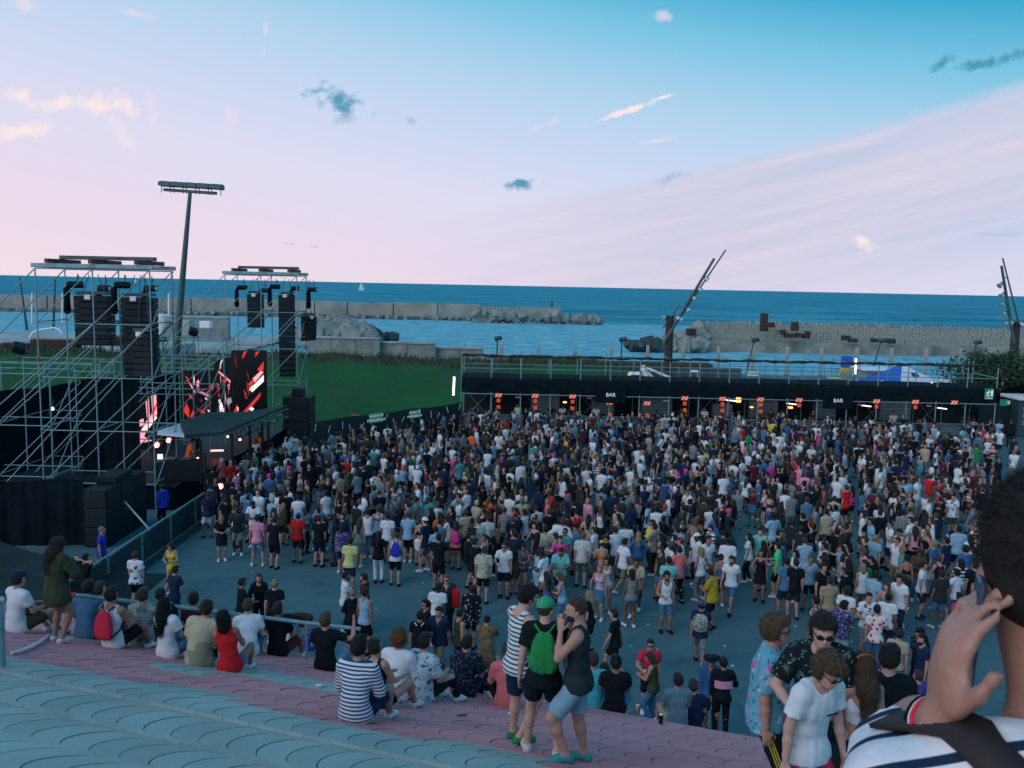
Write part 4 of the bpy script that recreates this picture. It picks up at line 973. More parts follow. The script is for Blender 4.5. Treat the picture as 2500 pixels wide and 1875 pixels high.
screen(566, 651, 855, 1016, 50.0, [(0, [(.36, .02), (.45, .0), (.36, .10), (.30, .12)]), (0, [(.70, .02), (.82, .0), (.68, .10)]), (0, [(.74, .28), (.92, .16), (.92, .28), (.82, .33)]), (1, [(.60, .42), (.84, .30), (.92, .32), (.66, .48)]), (0, [(.42, .53), (.62, .42), (.66, .48), (.44, .55)]), (2, [(.52, .58), (.92, .36), (.92, .46), (.58, .63)]), (1, [(.46, .60), (.60, .50), (.54, .61)]), (3, [(.18, 1.0), (.82, .62), (.84, .66), (.30, 1.0)]), (0, [(.28, .96), (.84, .63), (.80, .70), (.34, 1.0)]), (2, [(.48, .88), (.56, .85), (.64, .88), (.56, .92)]), (1, [(.30, .99), (.55, .92), (.92, .98), (.6, 1.0)]), (0, [(.05, .93), (.14, .82), (.20, .90), (.10, .98)]), (2, [(.13, .86), (.18, .86), (.17, .93)])] + rand_shards(9, 5), 'tall right LED screen with pink and white streaks')
screen(336, 386, 962, 1085, 44.0, [(1, [(.42, .14), (.58, .06), (.60, .50), (.46, .46)]), (1, [(.70, .04), (.94, .0), (.96, .40), (.74, .46)]), (1, [(.05, .52), (.30, .48), (.30, .60), (.05, .66)]), (1, [(.02, .80), (.60, .42), (.98, .36), (.20, .78)]), (2, [(.2, .70), (.9, .42), (.96, .46), (.30, .80)]), (1, [(.0, .84), (.5, .66), (.3, .84), (.7, .92), (.05, .98)]), (0, [(.5, .5), (.98, .14), (.9, .3)])], 'LED screen with glowing pink bands seen through the nearer tower')
# lit stage lamps
RL = mat('red stage lamp', (.3, .02, .02), .4, emit=(1.0, .10, .08), es=9.0); RL2 = mat('lamp core', (.5, .4, .3), .4, emit=(1.0, .72, .62), es=5.0); WL = mat('warm lamp', (.5, .4, .3), .4, emit=(1.0, .78, .50), es=3.0)
for px, py, D, r, m, lab in [(412, 1075, 39.0, .15, RL, 'glowing red stage lamp under the roof, right of two'), (382, 1086, 38.5, .17, RL, 'glowing red stage lamp under the roof, left of two'), (538, 1187, 37.0, .16, RL, 'glowing red lamp above the heads at the stage corner'), (583, 1159, 41.0, .07, RL, 'small red lamp by the stage front above the crowd'), (586, 1073, 43.0, .09, RL, 'small red lamp under the roof edge'), (483, 1119, 39.5, .07, RL, 'small red lamp beside the performer'), (556, 1066, 42.0, .07, WL, 'small warm lamp under the middle of the roof'), (449, 1064, 39.5, .06, WL, 'small warm lamp at the near corner of the roof'), (128, 998, 40, .10, WL, 'small warm lamp low in the scaffold at the left'), (30, 0, 0, 0, None, '')]:
    if m is None: continue
    p = atD(px, py, D); e = empty('stage_lamp', tuple(p), 0, lab, 'lamp'); MB().sphere((0, 0, 0), r * .8).build('lens', m, e); MB().sphere((0, -r * .3, 0), r * .62).build('bulb', RL2 if m is RL else m, e); MB().tube((0, r * .3, 0), (0, r * 2.2, 0), r * 1.05, r * .8, n=10).build('housing', BLACKP, e); bar('bracket', (0, r, 0), (0, r, .5), .02, DSTEEL, e)
p = atD(391, 1117, 38.6); e = empty('square_lamp', tuple(p), 0, 'square warm panel lamp beside the performer', 'lamp'); MB().box((0, 0, 0), (.22, .08, .30), bev=.02).build('glass', WL, e); MB().box((0, .08, 0), (.28, .1, .36), bev=.02).build('housing', BLACKP, e)
p = atD(530, 1100, 42.0); e = empty('strip_light', tuple(p), .25, 'red glowing strip light at the back of the stage', 'lamp'); MB().box((0, 0, 0), (.62, .06, .08), bev=.02).build('tube', RL, e); MB().box((0, .06, 0), (.68, .06, .12), bev=.02).build('housing', BLACKP, e)
for px, py, D, lab in ((46, 850, 39.5, 'dark floodlight clamped to the scaffold at the far left'), (472, 810, 54.5, 'dark floodlight on the frame left of the farther tower')):
    p = atD(px, py, D); e = empty('floodlight', tuple(p), .5, lab, 'floodlight'); MB().box((0, 0, 0), (.55, .5, .4), rot=Euler((.5, .3, 0)).to_matrix(), bev=.05).build('housing', BLACKP, e); bar('bracket', (0, 0, -.1), (0, 0, -.7), .03, DSTEEL, e)
# crowd barrier along the stage
BARR = mat('barrier sheet', (.030, .058, .066), .6, .3, var=.3, scale=1.5)
for k in range(5):
    y = 25.2 + 2.45 * k; e = empty('crowd_barrier', (-12.75 + .02 * k, y, 0), 0, 'grey crowd barrier, %s from the near end of the row along the stage' % ['first', 'second', 'third', 'fourth', 'fifth', 'sixth', 'seventh', 'eighth', 'ninth', 'tenth'][k], 'barrier', 'crowd barriers along the stage')
    MB().box((0, 0, .55), (.03, 2.36, .95)).build('panel', BARR, e); MB().tube((0, -1.2, 1.1), (0, 1.2, 1.1), .035).build('top_rail', STEEL, e)
    for s in (-1, 1): MB().tube((0, s * 1.2, 0), (0, s * 1.2, 1.1), .03).build('post', STEEL, e); MB().tube((0, s * 1.15, .9), (-.9, s * 1.15, .02), .025).build('stay', STEEL, e)
    MB().box((.2, 0, .02), (.4, 2.3, .03)).build('foot_plate', DSTEEL, e)
p0, p1 = atD(305, 1225, 31.4), atD(377, 1306, 30.3); o = MB().tube(tuple(p0), tuple(p1), .035).build('loose_pole', STEEL); tag(o, 'loose steel pole leaning against the subwoofer stack', 'pole')
for pts, lab in ([[(262, 1362), (450, 1262)], 'thin pole rail along the foot of the crowd barrier'],):
    P = [atz(*q, .12) for q in pts]; o = MB().tube(tuple(P[0]), tuple(P[1]), .03).build('pole_rail', STEEL); tag(o, lab, 'rail')
# leaning floodlight mast
pb, pt = atD(422, 950, 62), atD(464, 470, 62); pb = pb + (pb - pt) * ((pb[2] - .2) / (pt[2] - pb[2]))
e = empty('floodlight_mast', tuple(pb), 0, 'tall leaning steel mast with a long rack of floodlights', 'light mast'); q = pt - pb
MAST = mat('green grey mast', (.055, .11, .115), .55, .3, var=.25, scale=.8)
MB().tube((0, 0, 0), tuple(q), .34, .13, n=14).build('pole', MAST, e)
a, b = atD(400, 463, 62) - pb, atD(529, 472, 62) - pb; MB().box(tuple((a + b) / 2), (np.linalg.norm(b - a), .3, .20), rot=Euler((0, math.atan2(a[2] - b[2], b[0] - a[0]), 0)).to_matrix(), bev=.03).build('crossarm', MAST, e)
a, b = atD(391, 450, 62) - pb, atD(545, 459, 62) - pb
for k in range(5):
    p0 = a + (b - a) * k / 5; p1 = a + (b - a) * (k + .95) / 5; c = (p0 + p1) / 2; h = MB(); L = np.linalg.norm(p1 - p0)
    h.prism([(-L / 2, -.42, -.10), (-L / 2, -.42, .12), (-L / 2, .1, .26), (-L / 2, .45, .12), (-L / 2, .45, -.12)], (L, 0, 0)); o = h.build('floodlight', MAST, e, tuple(c)); o.rotation_euler = (0, .06, 0)
    for t in (.1, .85): bar('bracket', tuple(p0 + (p1 - p0) * t + np.array([0, 0, -.08])), tuple(p0 + (p1 - p0) * t + np.array([0, 0, -.55])), .03, MAST, e)
# ------------------------------------------------------------------ fence and bar
FEN = mat('dark scrim', (.016, .030, .036), .9, var=.3, scale=.6, bump=.3, bscale=10)
fa, fb = atz(762, 1028, 2.2), atz(1127, 982, 2.2); N = 8
fence = empty('scrim_fence', (0, 0, 0), 0, 'black scrim fence between the stage and the bar', 'fence')
for k in range(N):
    p = fa + (fb - fa) * k / N; q = fa + (fb - fa) * (k + 1) / N; MB().prism([(p[0], p[1], .05), (q[0], q[1], .05), (q[0], q[1], 2.15 + .05 * math.sin(k * 2)), (p[0], p[1], 2.15 + .05 * math.sin(k * 2 - 2))], (.01, .03, 0)).build('scrim_panel', FEN, fence)
    bar('post', (p[0], p[1] + .06, 0), (p[0], p[1] + .06, 2.2), .03, DSTEEL, fence)
dn = nrm(fb - fa); 
for k in range(15):
    t = (k + .5) / 15 + rs3.uniform(-.02, .02); p = fa + (fb - fa) * t; z = rs3.uniform(1.3, 1.75); d = rs3.uniform(-.12, .12)
    MB().tube((p[0] - d, p[1] - .05, z), (p[0] + d, p[1] - .05, z + .42), .022, n=5).build('cable_tie', WHITEP, fence)
def text(body, size, loc, m, parent, rx=math.pi / 2, name='lettering', rz=0, ext=.004):
    cu = bpy.data.curves.new(name, 'FONT'); cu.body = body; cu.size = size; cu.align_x = 'CENTER'; cu.align_y = 'CENTER'; cu.extrude = ext; cu.resolution_u = 2
    o = bpy.data.objects.new(name, cu); me = bpy.data.meshes.new_from_object(o); bpy.data.objects.remove(o); o = bpy.data.objects.new(name, me); me.materials.append(m); o.location = loc; o.rotation_euler = (rx, 0, rz); return link(o, parent)
def sign(px, py, wpx, hpx, D, lab, lines, m, off=0, yaw=0):
    p = atD(px, py, D); w, h = wpx / FPX * D, hpx / FPX * D; e = empty('exit_sign', tuple(p), yaw, lab, 'sign'); MB().box((0, 0, 0), (w, .04, h), bev=.01).build('board', m, e)
    for k, t in enumerate(lines): text(t, h * .40, (0, -.03, h * (.22 - .46 * k)), WHITEE, e)
    return e
yw = math.atan2(fb[1] - fa[1], fb[0] - fa[0])
sign(918, 1020, 41, 24, 50.2, 'green board reading SALIDA DE EMERGENCIA on the scrim fence, larger of two', ['SALIDA DE', 'EMERGENCIA'], GREENP, yaw=yw)
sign(1012, 1011, 30, 20, 52.4, 'green board reading SALIDA DE EMERGENCIA on the scrim fence, nearer the bar', ['SALIDA DE', 'EMERGENCIA'], GREENP, yaw=yw)
for px, py0, py1, D, lab in ((1109, 920, 965, 56.5, 'white tube lamp standing on the fence left of the bar'), (2090, 875, 913, 62, 'white tube lamp standing behind the bar canopy near the banner'), (2275, 934, 944, 60, 'short white lamp above the right part of the bar canopy')):
    a, b = atD(px, py0, D), atD(px - 2, py1, D); e = empty('tube_lamp', tuple(b), 0, lab, 'lamp'); MB().tube((0, 0, 0), tuple(a - b), .07).build('tube', TUBE, e); bar('stand', (0, .05, -b[2] + .1), (0, .05, 0), .03, DSTEEL, e)
pc = atD(745, 1045, 52); tag(MB().box((pc[0], pc[1], 1.3), (.9, .08, 2.6), bev=.02).build('access_panel', mat('pale blue sheet', (.16, .27, .32), .7)), 'pale blue upright sheet beside the far loudspeaker stack', 'panel')
BX0, BX1, BY = -3.4, 32.6, 58.2
bar_t = empty('bar_stand', ((BX0 + BX1) / 2, BY, 0), 0, 'long bar stand with black canopy and corrugated counters behind the crowd', 'bar'); bx = (BX0 + BX1) / 2
N = 18
V = []; 
for i in range(161):
    x = BX0 + (BX1 - BX0) * i / 160 - bx
    for (y, z) in ((-.93, 2.74), (-.93, 3.0), (-.94, 3.4), (-.93, 3.70), (-.6, 3.72), (2.2, 3.72)): V.append((x, y + .03 * math.sin(x * 2.3) + .015 * math.sin(x * 7), z + .02 * math.sin(x * 1.3 + z)))
mesh = mesh_np('canopy', V, [(i * 6 + k, (i + 1) * 6 + k, (i + 1) * 6 + k + 1, i * 6 + k + 1) for i in range(160) for k in range(5)], (BLACK,), None, True); link(bpy.data.objects.new('canopy', mesh), bar_t)
for x in (BX0, BX1): MB().prism([(x - bx, -.92, 2.7), (x - bx, -.92, 3.72), (x - bx, 2.2, 3.74), (x - bx, 2.2, 2.7)], (.03, 0, 0)).build('canopy_end', BLACK, bar_t)
bw_ = (BX1 - BX0) / N
CORR = mat('galvanised sheet', (.20, .29, .31), .35, .6, var=.25, scale=2)
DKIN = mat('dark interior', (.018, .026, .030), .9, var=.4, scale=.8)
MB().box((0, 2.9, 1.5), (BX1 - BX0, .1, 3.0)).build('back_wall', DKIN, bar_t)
for k in range(N + 1):
    x = BX0 + bw_ * k - bx
    bar('post', (x, -.85, 0), (x, -.85, 5.3 if k % 1 == 0 else 3.7), .04, STEEL, bar_t); bar('post', (x, 2.3, 0), (x, 2.3, 5.3), .035, STEEL, bar_t)
    if k < N:
        bar('rail', (x, -.95, 4.35), (x + bw_, -.95, 4.35), .025, STEEL, bar_t); bar('rail', (x, 2.3, 4.35), (x + bw_, 2.3, 4.35), .025, STEEL, bar_t)
        bar('rail', (x, -.95, 2.62), (x + bw_, -.95, 2.62), .035, STEEL, bar_t)
        if k % 2 == 0: bar('brace', (x + .1, 2.2, .4), (x + bw_ - .1, 2.2, 2.5), .025, STEEL, bar_t); bar('brace', (x + bw_ - .1, 2.25, .4), (x + .1, 2.25, 2.5), .025, STEEL, bar_t)
        else: bar('brace', (x, -.7, 2.3), (x + .6, 1.2, 2.62), .025, STEEL, bar_t)
        bar('transom', (x, -.85, 5.2), (x, 2.3, 5.2), .03, STEEL, bar_t)
        for j in range(6): MB().box((x + bw_ / 2, -.55 - .02 * (j % 2), .14 + .17 * j), (bw_ - .1, .06, .145), bev=.02).build('counter_slat', CORR, bar_t)
        MB().box((x + bw_ / 2, -.4, 1.14), (bw_ - .04, .55, .05), bev=.01).build('counter_top', CORR, bar_t)
# rolled netting lashed to the top rail
mb = MB(); mb.path([(BX0 - bx + (BX1 - BX0) * i / 120, -.9, 5.2 + .025 * math.sin(i * .5) + .02 * math.sin(i * 1.7)) for i in range(121)], [.085 + .02 * math.sin(i * 1.1) + .015 * math.sin(i * 2.9) for i in range(121)], 8); mb.build('rolled_net', mat('rolled net', (.020, .034, .038), .95, var=.4, scale=3), bar_t)
for x in (BX0, BX1): bar('rail', (x - bx, -.9, 4.4), (x - bx, 2.3, 4.4), .03, STEEL, bar_t)
def prop(name, x, y, z, d, m, lab, cat, grp=None): return tag(MB().box((0, 0, d[2] / 2), d, bev=.03).build(name, m, None, (x, y, z)), lab, cat, grp)
FR = mat('fridge metal', (.16, .21, .23), .4, .5)
for i, (px, w, h) in enumerate(((1470, 1.6, 1.0), (1600, 2.2, 1.3), (1760, 1.4, .9), (1860, 2.0, 1.2), (2010, 1.5, 1.7), (2180, 2.2, 1.4), (1330, 2.0, 1.4))):
    p = atD(px, 1010, BY + 2.0); e = empty('bar_cabinet', (p[0], BY + 1.9, 1.0), 0, ['low steel bar cabinet behind the counter below the left BAR sign', 'wide steel shelf unit behind the bar, under the orange lamp', 'low steel cooler behind the bar in the middle', 'steel shelf unit behind the bar left of the right BAR sign', 'tall steel fridge below the right BAR sign', 'wide steel shelf unit near the right end of the bar', 'louvred steel shutter unit left of the first BAR sign'][i], 'bar cabinet'); MB().box((0, 0, h / 2), (w, .6, h), bev=.02).build('body', FR, e)
    for j in range(4): MB().box((0, -.31, h * (.2 + .2 * j)), (w * .9, .02, h * .09), bev=.005).build('shelf', CORR, e)
def barsign(px, py, lab):
    p = atD(px, py, BY - 1.1); e = empty('bar_sign', tuple(p), 0, lab, 'sign'); MB().box((0, 0, 0), (2.05, .06, 1.05), bev=.02).build('board', BLACK, e); text('BAR', .36, (0, -.045, .02), WHITEE, e)
barsign(1491, 965, 'black board with white BAR lettering on the left part of the canopy'); barsign(2046, 979, 'black board with white BAR lettering on the right part of the canopy')
# orange number signs on the posts
def osign(px, py, s, lab, kind):
    p = atD(px, py, BY - 1.0); e = empty('price_sign', tuple(p), 0, lab, 'sign', 'orange signs on the bar posts')
    if kind == 'X':
        MB().box((0, 0, 0), (.42, .03, .27), bev=.008).build('board', ORANGE, e)
        for a in (.55, -.55): MB().box((a * .22, -.02, 0), (.30, .012, .035), rot=Euler((0, -.9 if a > 0 else -.8, 0)).to_matrix()).build('stroke', WHITEE, e)
    else:
        MB().box((0, 0, 0), (.24, .03, .24), bev=.008).build('board', ORANGE, e); MB().box((0, -.02, 0), (.17, .012, .035), rot=Euler((0, -.7, 0)).to_matrix()).build('stroke', REDP, e)
for i, px in enumerate((1217, 1307, 1398, 1489, 1580, 1672, 1764, 1857, 1951, 2044, 2140, 2235, 2330)):
    y = 965 + (px - 1217) * .016 + (14 if px in (1489, 1580, 2044) else 0); n = ['first', 'second', 'third', 'fourth', 'fifth', 'sixth', 'seventh', 'eighth', 'ninth', 'tenth', 'eleventh', 'twelfth', 'thirteenth'][i]
    osign(px, y, 1, 'wide orange sign on the %s bar post from the left' % n, 'X'); 
    if px not in (1489, 1580, 2044, 2330): osign(px, y + 13, 1, 'small square orange sign below the wide one on the %s bar post' % n, 'S')
    if i < 8: osign(px, y + 29, 1, 'lowest orange sign on the %s bar post from the left' % n, 'S')
for px, py, lab in ((1264, 967, 'dark red hanging sign between the first two orange posts'), (1440, 969, 'dark red hanging sign left of the first BAR board'), (1625, 975, 'dark red hanging sign right of the first BAR board'), (2100, 985, 'dark red hanging sign right of the second BAR board'), (2268, 988, 'dark red hanging sign near the right end of the bar')):
    p = atD(px, py, BY + .2); e = empty('hanging_sign', tuple(p), 0, lab, 'sign', 'red hanging signs in the bar'); MB().box((0, 0, .08), (.36, .03, .22), bev=.008).build('board', mat('dull red board', (.35, .03, .02), .6), e); MB().box((0, 0, -.09), (.36, .03, .09), bev=.005).build('strip', WHITEP, e)
HEAT = mat('orange heat lamp', (.5, .2, .05), .4, emit=(1.0, .30, .08), es=3.5)
for px, py, w, h, lab in ((1803, 976, .32, .36, 'bright orange cube lamp hanging in the middle of the bar'), (1379, 982, .26, .10, 'flat orange heat lamp left of the first BAR board'), (1835, 994, .22, .10, 'flat orange heat lamp right of the cube lamp'), (1930, 995, .28, .14, 'flat orange heat lamp left of the second BAR board')):
    p = atD(px, py, BY + .6); e = empty('heat_lamp', tuple(p), 0, lab, 'lamp'); MB().box((0, 0, 0), (w, .2, h), bev=.03).build('glass', HEAT, e); bar('hanger', (0, 0, h / 2), (0, 0, 2.7 - p[2]), .015, DSTEEL, e)
for px, py, lab in ((1785, 978, 'lit tube lamp left of the orange cube lamp'), (1932, 986, 'lit tube lamp right of the cube lamp'), (2115, 991, 'pair-like lit tube lamp right of the second BAR board'), (2300, 997, 'lit tube lamp near the right end of the bar')):
    p = atD(px, py, BY + 1.2); e = empty('tube_lamp', tuple(p), .3, lab, 'lamp'); MB().tube((-.4, 0, .05), (.4, 0, -.05), .035).build('tube', TUBE, e); bar('hanger', (0, 0, 0), (0, 0, 2.9 - p[2]), .012, DSTEEL, e)
# running-man exit sign at the right end of the canopy
p = atD(2415, 962, BY - 1.1); e = empty('exit_sign', tuple(p), 0, 'green exit sign with white running figure at the right end of the canopy', 'sign'); w = .60
MB().box((0, 0, 0), (w, .04, .74), bev=.01).build('board', GREENP, e); fm = MB()
fm.cur = 0; fm.box((.17, -.03, .06), (.12, .012, .40)); fm.sphere((-.03, -.03, .20), .042, 8, 5, (1, .3, 1))
for a, b in (((-.04, .15), (-.08, 0)), ((-.08, 0), (-.01, -.10)), ((-.01, -.10), (-.05, -.22)), ((-.08, 0), (-.15, -.12)), ((-.15, -.12), (-.23, -.12)), ((-.05, .13), (.06, .10)), ((.06, .10), (.10, .15)), ((-.05, .13), (-.16, .11)), ((-.16, .11), (-.19, .01))): fm.tube((a[0], -.03, a[1]), (b[0], -.03, b[1]), .024, n=6)
fm.build('running_figure', WHITEE, e); MB().box((0, -.03, -.28), (.46, .012, .03)).build('caption_line', WHITEE, e)
# ------------------------------------------------------------------ beyond the bar
for k, px in enumerate((1134, 1225, 1315, 1404, 1493, 1582, 1669, 1755, 1839, 1923, 2007, 2093, 2178, 2262, 2347)):
    D = 103; t = atD(px, 838 + (px - 1134) * .011, D); b = atD(px, 900, D); h = t[2] + 1.0
    e = empty('concrete_post', (t[0], D, -1.0), 0, 'pale concrete post by the water, %s from the left' % ['first', 'second', 'third', 'fourth', 'fifth', 'sixth', 'seventh', 'eighth', 'ninth', 'tenth', 'eleventh', 'twelfth', 'thirteenth', 'fourteenth', 'last'][k], 'post', 'concrete posts by the water'); MB().box((0, 0, h / 2), (.36, .36, h), bev=.03).build('shaft', CONC2, e); MB().box((0, 0, .75), (.42, .42, .5), bev=.03).build('foot', DSTEEL, e)
quay_rail = empty('quay_railing', (0, 0, 0), 0, 'low metal railing along the water behind the bar', 'railing')
for k in range(26):
    x = 20 + 1.4 * k; bar('post', (x, 100.6, 0), (x, 100.6, 1.0), .03, DSTEEL, quay_rail)
    if k < 25: bar('rail', (x, 100.6, 1.0), (x + 1.4, 100.6, 1.0), .025, DSTEEL, quay_rail); bar('rail', (x, 100.6, .55), (x + 1.4, 100.6, .55), .02, DSTEEL, quay_rail)
def lamp_post(px, ytop, D, lab, lean=0.0):
    t = atD(px, ytop, D); e = empty('lamp_post', (t[0] - lean, D, 0), 0, lab, 'lamp post'); MB().tube((0, 0, 0), (lean, 0, t[2]), .11, .07).build('pole', MAST, e); MB().box((lean + .1, -.1, t[2] + .1), (.75, .5, .32), rot=Euler((.3, -.2, 0)).to_matrix(), bev=.05).build('lamp_head', DSTEEL, e)
lamp_post(1214, 828, 84, 'short floodlight post behind the left end of the bar'); lamp_post(1518, 831, 84, 'short floodlight post standing before the tip of the mole'); lamp_post(1841, 832, 88, 'leaning floodlight post right of the brown column', .9); lamp_post(2150, 834, 88, 'leaning floodlight post left of the white tent', 1.0); lamp_post(2384, 838, 88, 'leaning floodlight post before the dark trees', 1.0)
def light_column(pxb, pyb, pxt, pyt, arms, D, lab, spots):
    t = atD(pxt, pyt, D); e = empty('light_column', (t[0], D, 0), 0, lab, 'light mast'); o = np.array(e.location); bb = atD(pxb, pyb, D)
    MB().tube((bb[0] - t[0], 0, 0), (0, 0, t[2]), .42, .36, n=12).build('column', mat('brown column', (.030, .030, .034), .7, var=.3, scale=.6), e)
    for i, (x0, y0, x1, y1, r) in enumerate(arms):
        a, b = atD(x0, y0, D - .3) - o, atD(x1, y1, D - .3) - o; MB().tube(tuple(a), tuple(b), r, r * .75, n=8).build('slanting_pole', MAST, e)
    for sx, sy, dx in spots:
        p = atD(sx, sy, D - .5) - o; q = p + np.array([dx, -.1, -.25]); MB().tube(tuple(p), tuple(q), .12, .26, n=8).build('spotlight', mat('pale lamp cone', (.35, .45, .48), .4, .3), e); MB().sphere(tuple(p), .16, 8, 5).build('spot_body', DSTEEL, e)
light_column(1630, 905, 1636, 772, [(1622, 835, 1744, 631, .16), (1640, 805, 1772, 610, .09), (1618, 802, 1660, 745, .07)], 80, 'brown column with slanting twin poles and spotlights, in the middle', [(1720, 677, .3), (1704, 702, .3), (1692, 724, .2), (1678, 752, .2), (1657, 775, .3), (1627, 772, -.4), (1650, 772, .3)])
light_column(2478, 860, 2481, 785, [(2476, 838, 2445, 649, .16), (2486, 785, 2448, 630, .09), (2450, 678, 2460, 678, .05)], 80, 'brown column with slanting twin poles rising behind the trees at right', [(2446, 692, -.3), (2450, 717, -.3), (2452, 740, -.3), (2456, 763, -.3), (2462, 787, -.4), (2474, 785, -.3), (2488, 787, .4), (2500, 787, .4)])
# beacon, sailing boats, gulls, far masts
p = atD(1347, 757, 335); e = empty('beacon', tuple(p), 0, 'small dark green beacon at the end of the long breakwater', 'beacon'); MB().tube((0, 0, -1), (0, 0, 3.2), .5, .32).build('tower', mat('beacon green', (.02, .09, .07), .6), e); MB().sphere((0, 0, 3.4), .35, 8, 5).build('lantern', DSTEEL, e)
def sailboat(px, py, D, h, lab):
    p = atD(px, py, D); e = empty('sailing_boat', (p[0], D, -4), 0, lab, 'boat'); MB().prism([(-h * .3, 0, .1), (h * .28, 0, .1), (h * .36, 0, h * .09), (-h * .32, 0, h * .09)], (0, h * .1, 0)).build('hull', WHITEP, e); MB().tube((.0, h * .05, 0), (0, h * .05, h), h * .008).build('mast', WHITEP, e)
    MB().prism([(-.03 * h, 0, h * .12), (-.26 * h, 0, h * .14), (-.03 * h, 0, h * .97)], (0, .05, 0)).build('mainsail', WHITEP, e); MB().prism([(.03 * h, 0, h * .12), (.30 * h, 0, h * .12), (.03 * h, 0, h * .85)], (0, .05, 0)).build('jib', WHITEP, e)
sailboat(882, 692, 1500, 15.5, 'white sailing boat on the horizon left of centre'); sailboat(330, 680, 2600, 12, 'tiny white sail far out behind the nearer tower')
for px, py, s, lab in ((707, 597, 1, 'left of two gulls above the farther tower'), (767, 603, 1, 'right of two gulls above the farther tower'), (692, 680, 1.3, 'gull flying just behind the farther tower')):
    p = atD(px, py, 120); g = MB(); g.add([(0, 0, 0), (-.35, .1, .16), (-.62, .2, .02), (-.3, .28, .12), (0, .3, 0), (.35, .1, .16), (.62, .2, .02), (.3, .28, .12), (0, .12, -.06)], [(0, 1, 3, 4), (1, 2, 3), (0, 4, 7, 5), (5, 7, 6), (0, 8, 4), (8, 0, 4)]); tag(g.build('gull', mat('gull', (.25, .28, .3), .8), None, tuple(p)), lab, 'bird', 'gulls in the sky')
for px, y0, y1, lean, D, lab in ((48, 676, 806, -18, 140, 'thin dark leaning mast on the sand, farthest left'), (135, 676, 804, 5, 140, 'thin dark mast on the sand behind the tower leg'), (78, 715, 790, 0, 150, 'thin white flagpole on the sand at the left'), (152, 716, 790, 0, 150, 'thin white flagpole seen inside the nearer tower'), (412, 717, 820, 0, 130, 'white pole right of the nearer tower')):
    a, b = atD(px, y0, D), atD(px - lean, y1, D); tag(MB().tube(tuple(b), tuple(a), .22 if y0 < 700 else .14, .12, n=6).build('mast', DSTEEL if y0 < 700 else WHITEP), lab, 'mast')
# rusted pontoon platforms and a white gangway arch on the shore at the left
for px0, px1, py, lab in ((12, 190, 838, 'long rusted pontoon beam at the left, nearer of two'), (85, 300, 829, 'long rusted pontoon beam at the left, farther of two'), (270, 400, 822, 'rusted pontoon beam seen right of the loudspeakers')):
    a, b = atD(px0, py, 100), atD(px1, py, 100); e = empty('pontoon', ((a[0] + b[0]) / 2, 100, a[2] - .5), 0, lab, 'pontoon'); MB().box((0, 0, .3), (b[0] - a[0], 2.0, .55), bev=.03).build('beam', RUST, e); MB().box((0, -.3, .66), (b[0] - a[0] - .4, 1.0, .14), bev=.02).build('deck', CONC, e)
    for k in range(5): bar('support', ((b[0] - a[0]) * (k / 4 - .5) * .95, 0, -a[2] + .5 - 3), ((b[0] - a[0]) * (k / 4 - .5) * .95, 0, .3), .12, RUST, e)
mb = MB(); P = [atD(x, y, 112) for x, y in ((72, 826), (80, 812), (92, 806), (110, 803), (130, 800), (142, 803), (152, 814))]; mb.path([tuple(p) for p in P], .12, 6); o = mb.build('gangway_arch', WHITEP); tag(o, 'white arched pipe frame on the shore behind the tower', 'frame')
p = atD(412, 775, 120); e = empty('white_sculpture', tuple(p), 0, 'white angular kiosk and cone on the quay between the towers', 'kiosk'); MB().box((2.2, 0, -1.4), (2.2, 2.0, 2.2), bev=.1).build('cabin', CONC2, e); MB().tube((-1.2, 0, -2.5), (-.8, 0, .4), .3, 1.1, n=8).build('funnel', WHITEP, e); MB().box((5.2, 0, -.9), (1.5, 1.2, 1.0), bev=.1).build('crate', WHITEP, e)
# tents, parasols, vans and signs behind the bar
BLUE = mat('blue canvas', (.02, .11, .45), .7); YEL = mat('yellow paint', (.6, .42, .06), .6); TENT = mat('white canvas', (.62, .68, .76), .8, var=.05, scale=1)
p = atD(2203, 885, 70); e = empty('pop_up_tent', (p[0], 70, 0), .35, 'white pop-up tent with a blue side panel behind the bar', 'tent'); zt = p[2]; hw = 2.4; ze = zt - 1.6
ring = [(-hw, -hw), (hw, -hw), (hw, hw), (-hw, hw)]
for k in range(4):
    a, b = ring[k], ring[(k + 1) % 4]; mb = MB(); mm = BLUE if k == 3 else TENT
    pts = []
    for t in np.linspace(0, 1, 5): w = (1 - t) ** 1.25; pts.append((a[0] * w, a[1] * w, ze + (zt - ze) * t, b[0] * w, b[1] * w))
    for q, r_ in zip(pts[:-1], pts[1:]): mb.add([(q[0], q[1], q[2]), (q[3], q[4], q[2]), (r_[3], r_[4], r_[2]), (r_[0], r_[1], r_[2])], [(0, 1, 2, 3)])
    mb.build('roof_panel', mm, e); MB().prism([(a[0], a[1], ze), (b[0], b[1], ze), (b[0], b[1], ze - .32), (a[0], a[1], ze - .32)], (.01, .01, 0)).build('valance', mm, e); bar('leg', (a[0], a[1], 0), (a[0], a[1], ze), .04, WHITEP, e)
mb = MB(); mb.add([(-.35, -hw * .62 - .06, ze + .62), (.35, -hw * .62 - .06, ze + .62), (.30, -hw * .50 - .06, ze + .86), (-.30, -hw * .50 - .06, ze + .86)], [(0, 1, 2, 3)]); mb.build('emblem', mat('navy emblem', (.03, .06, .18), .7), e)
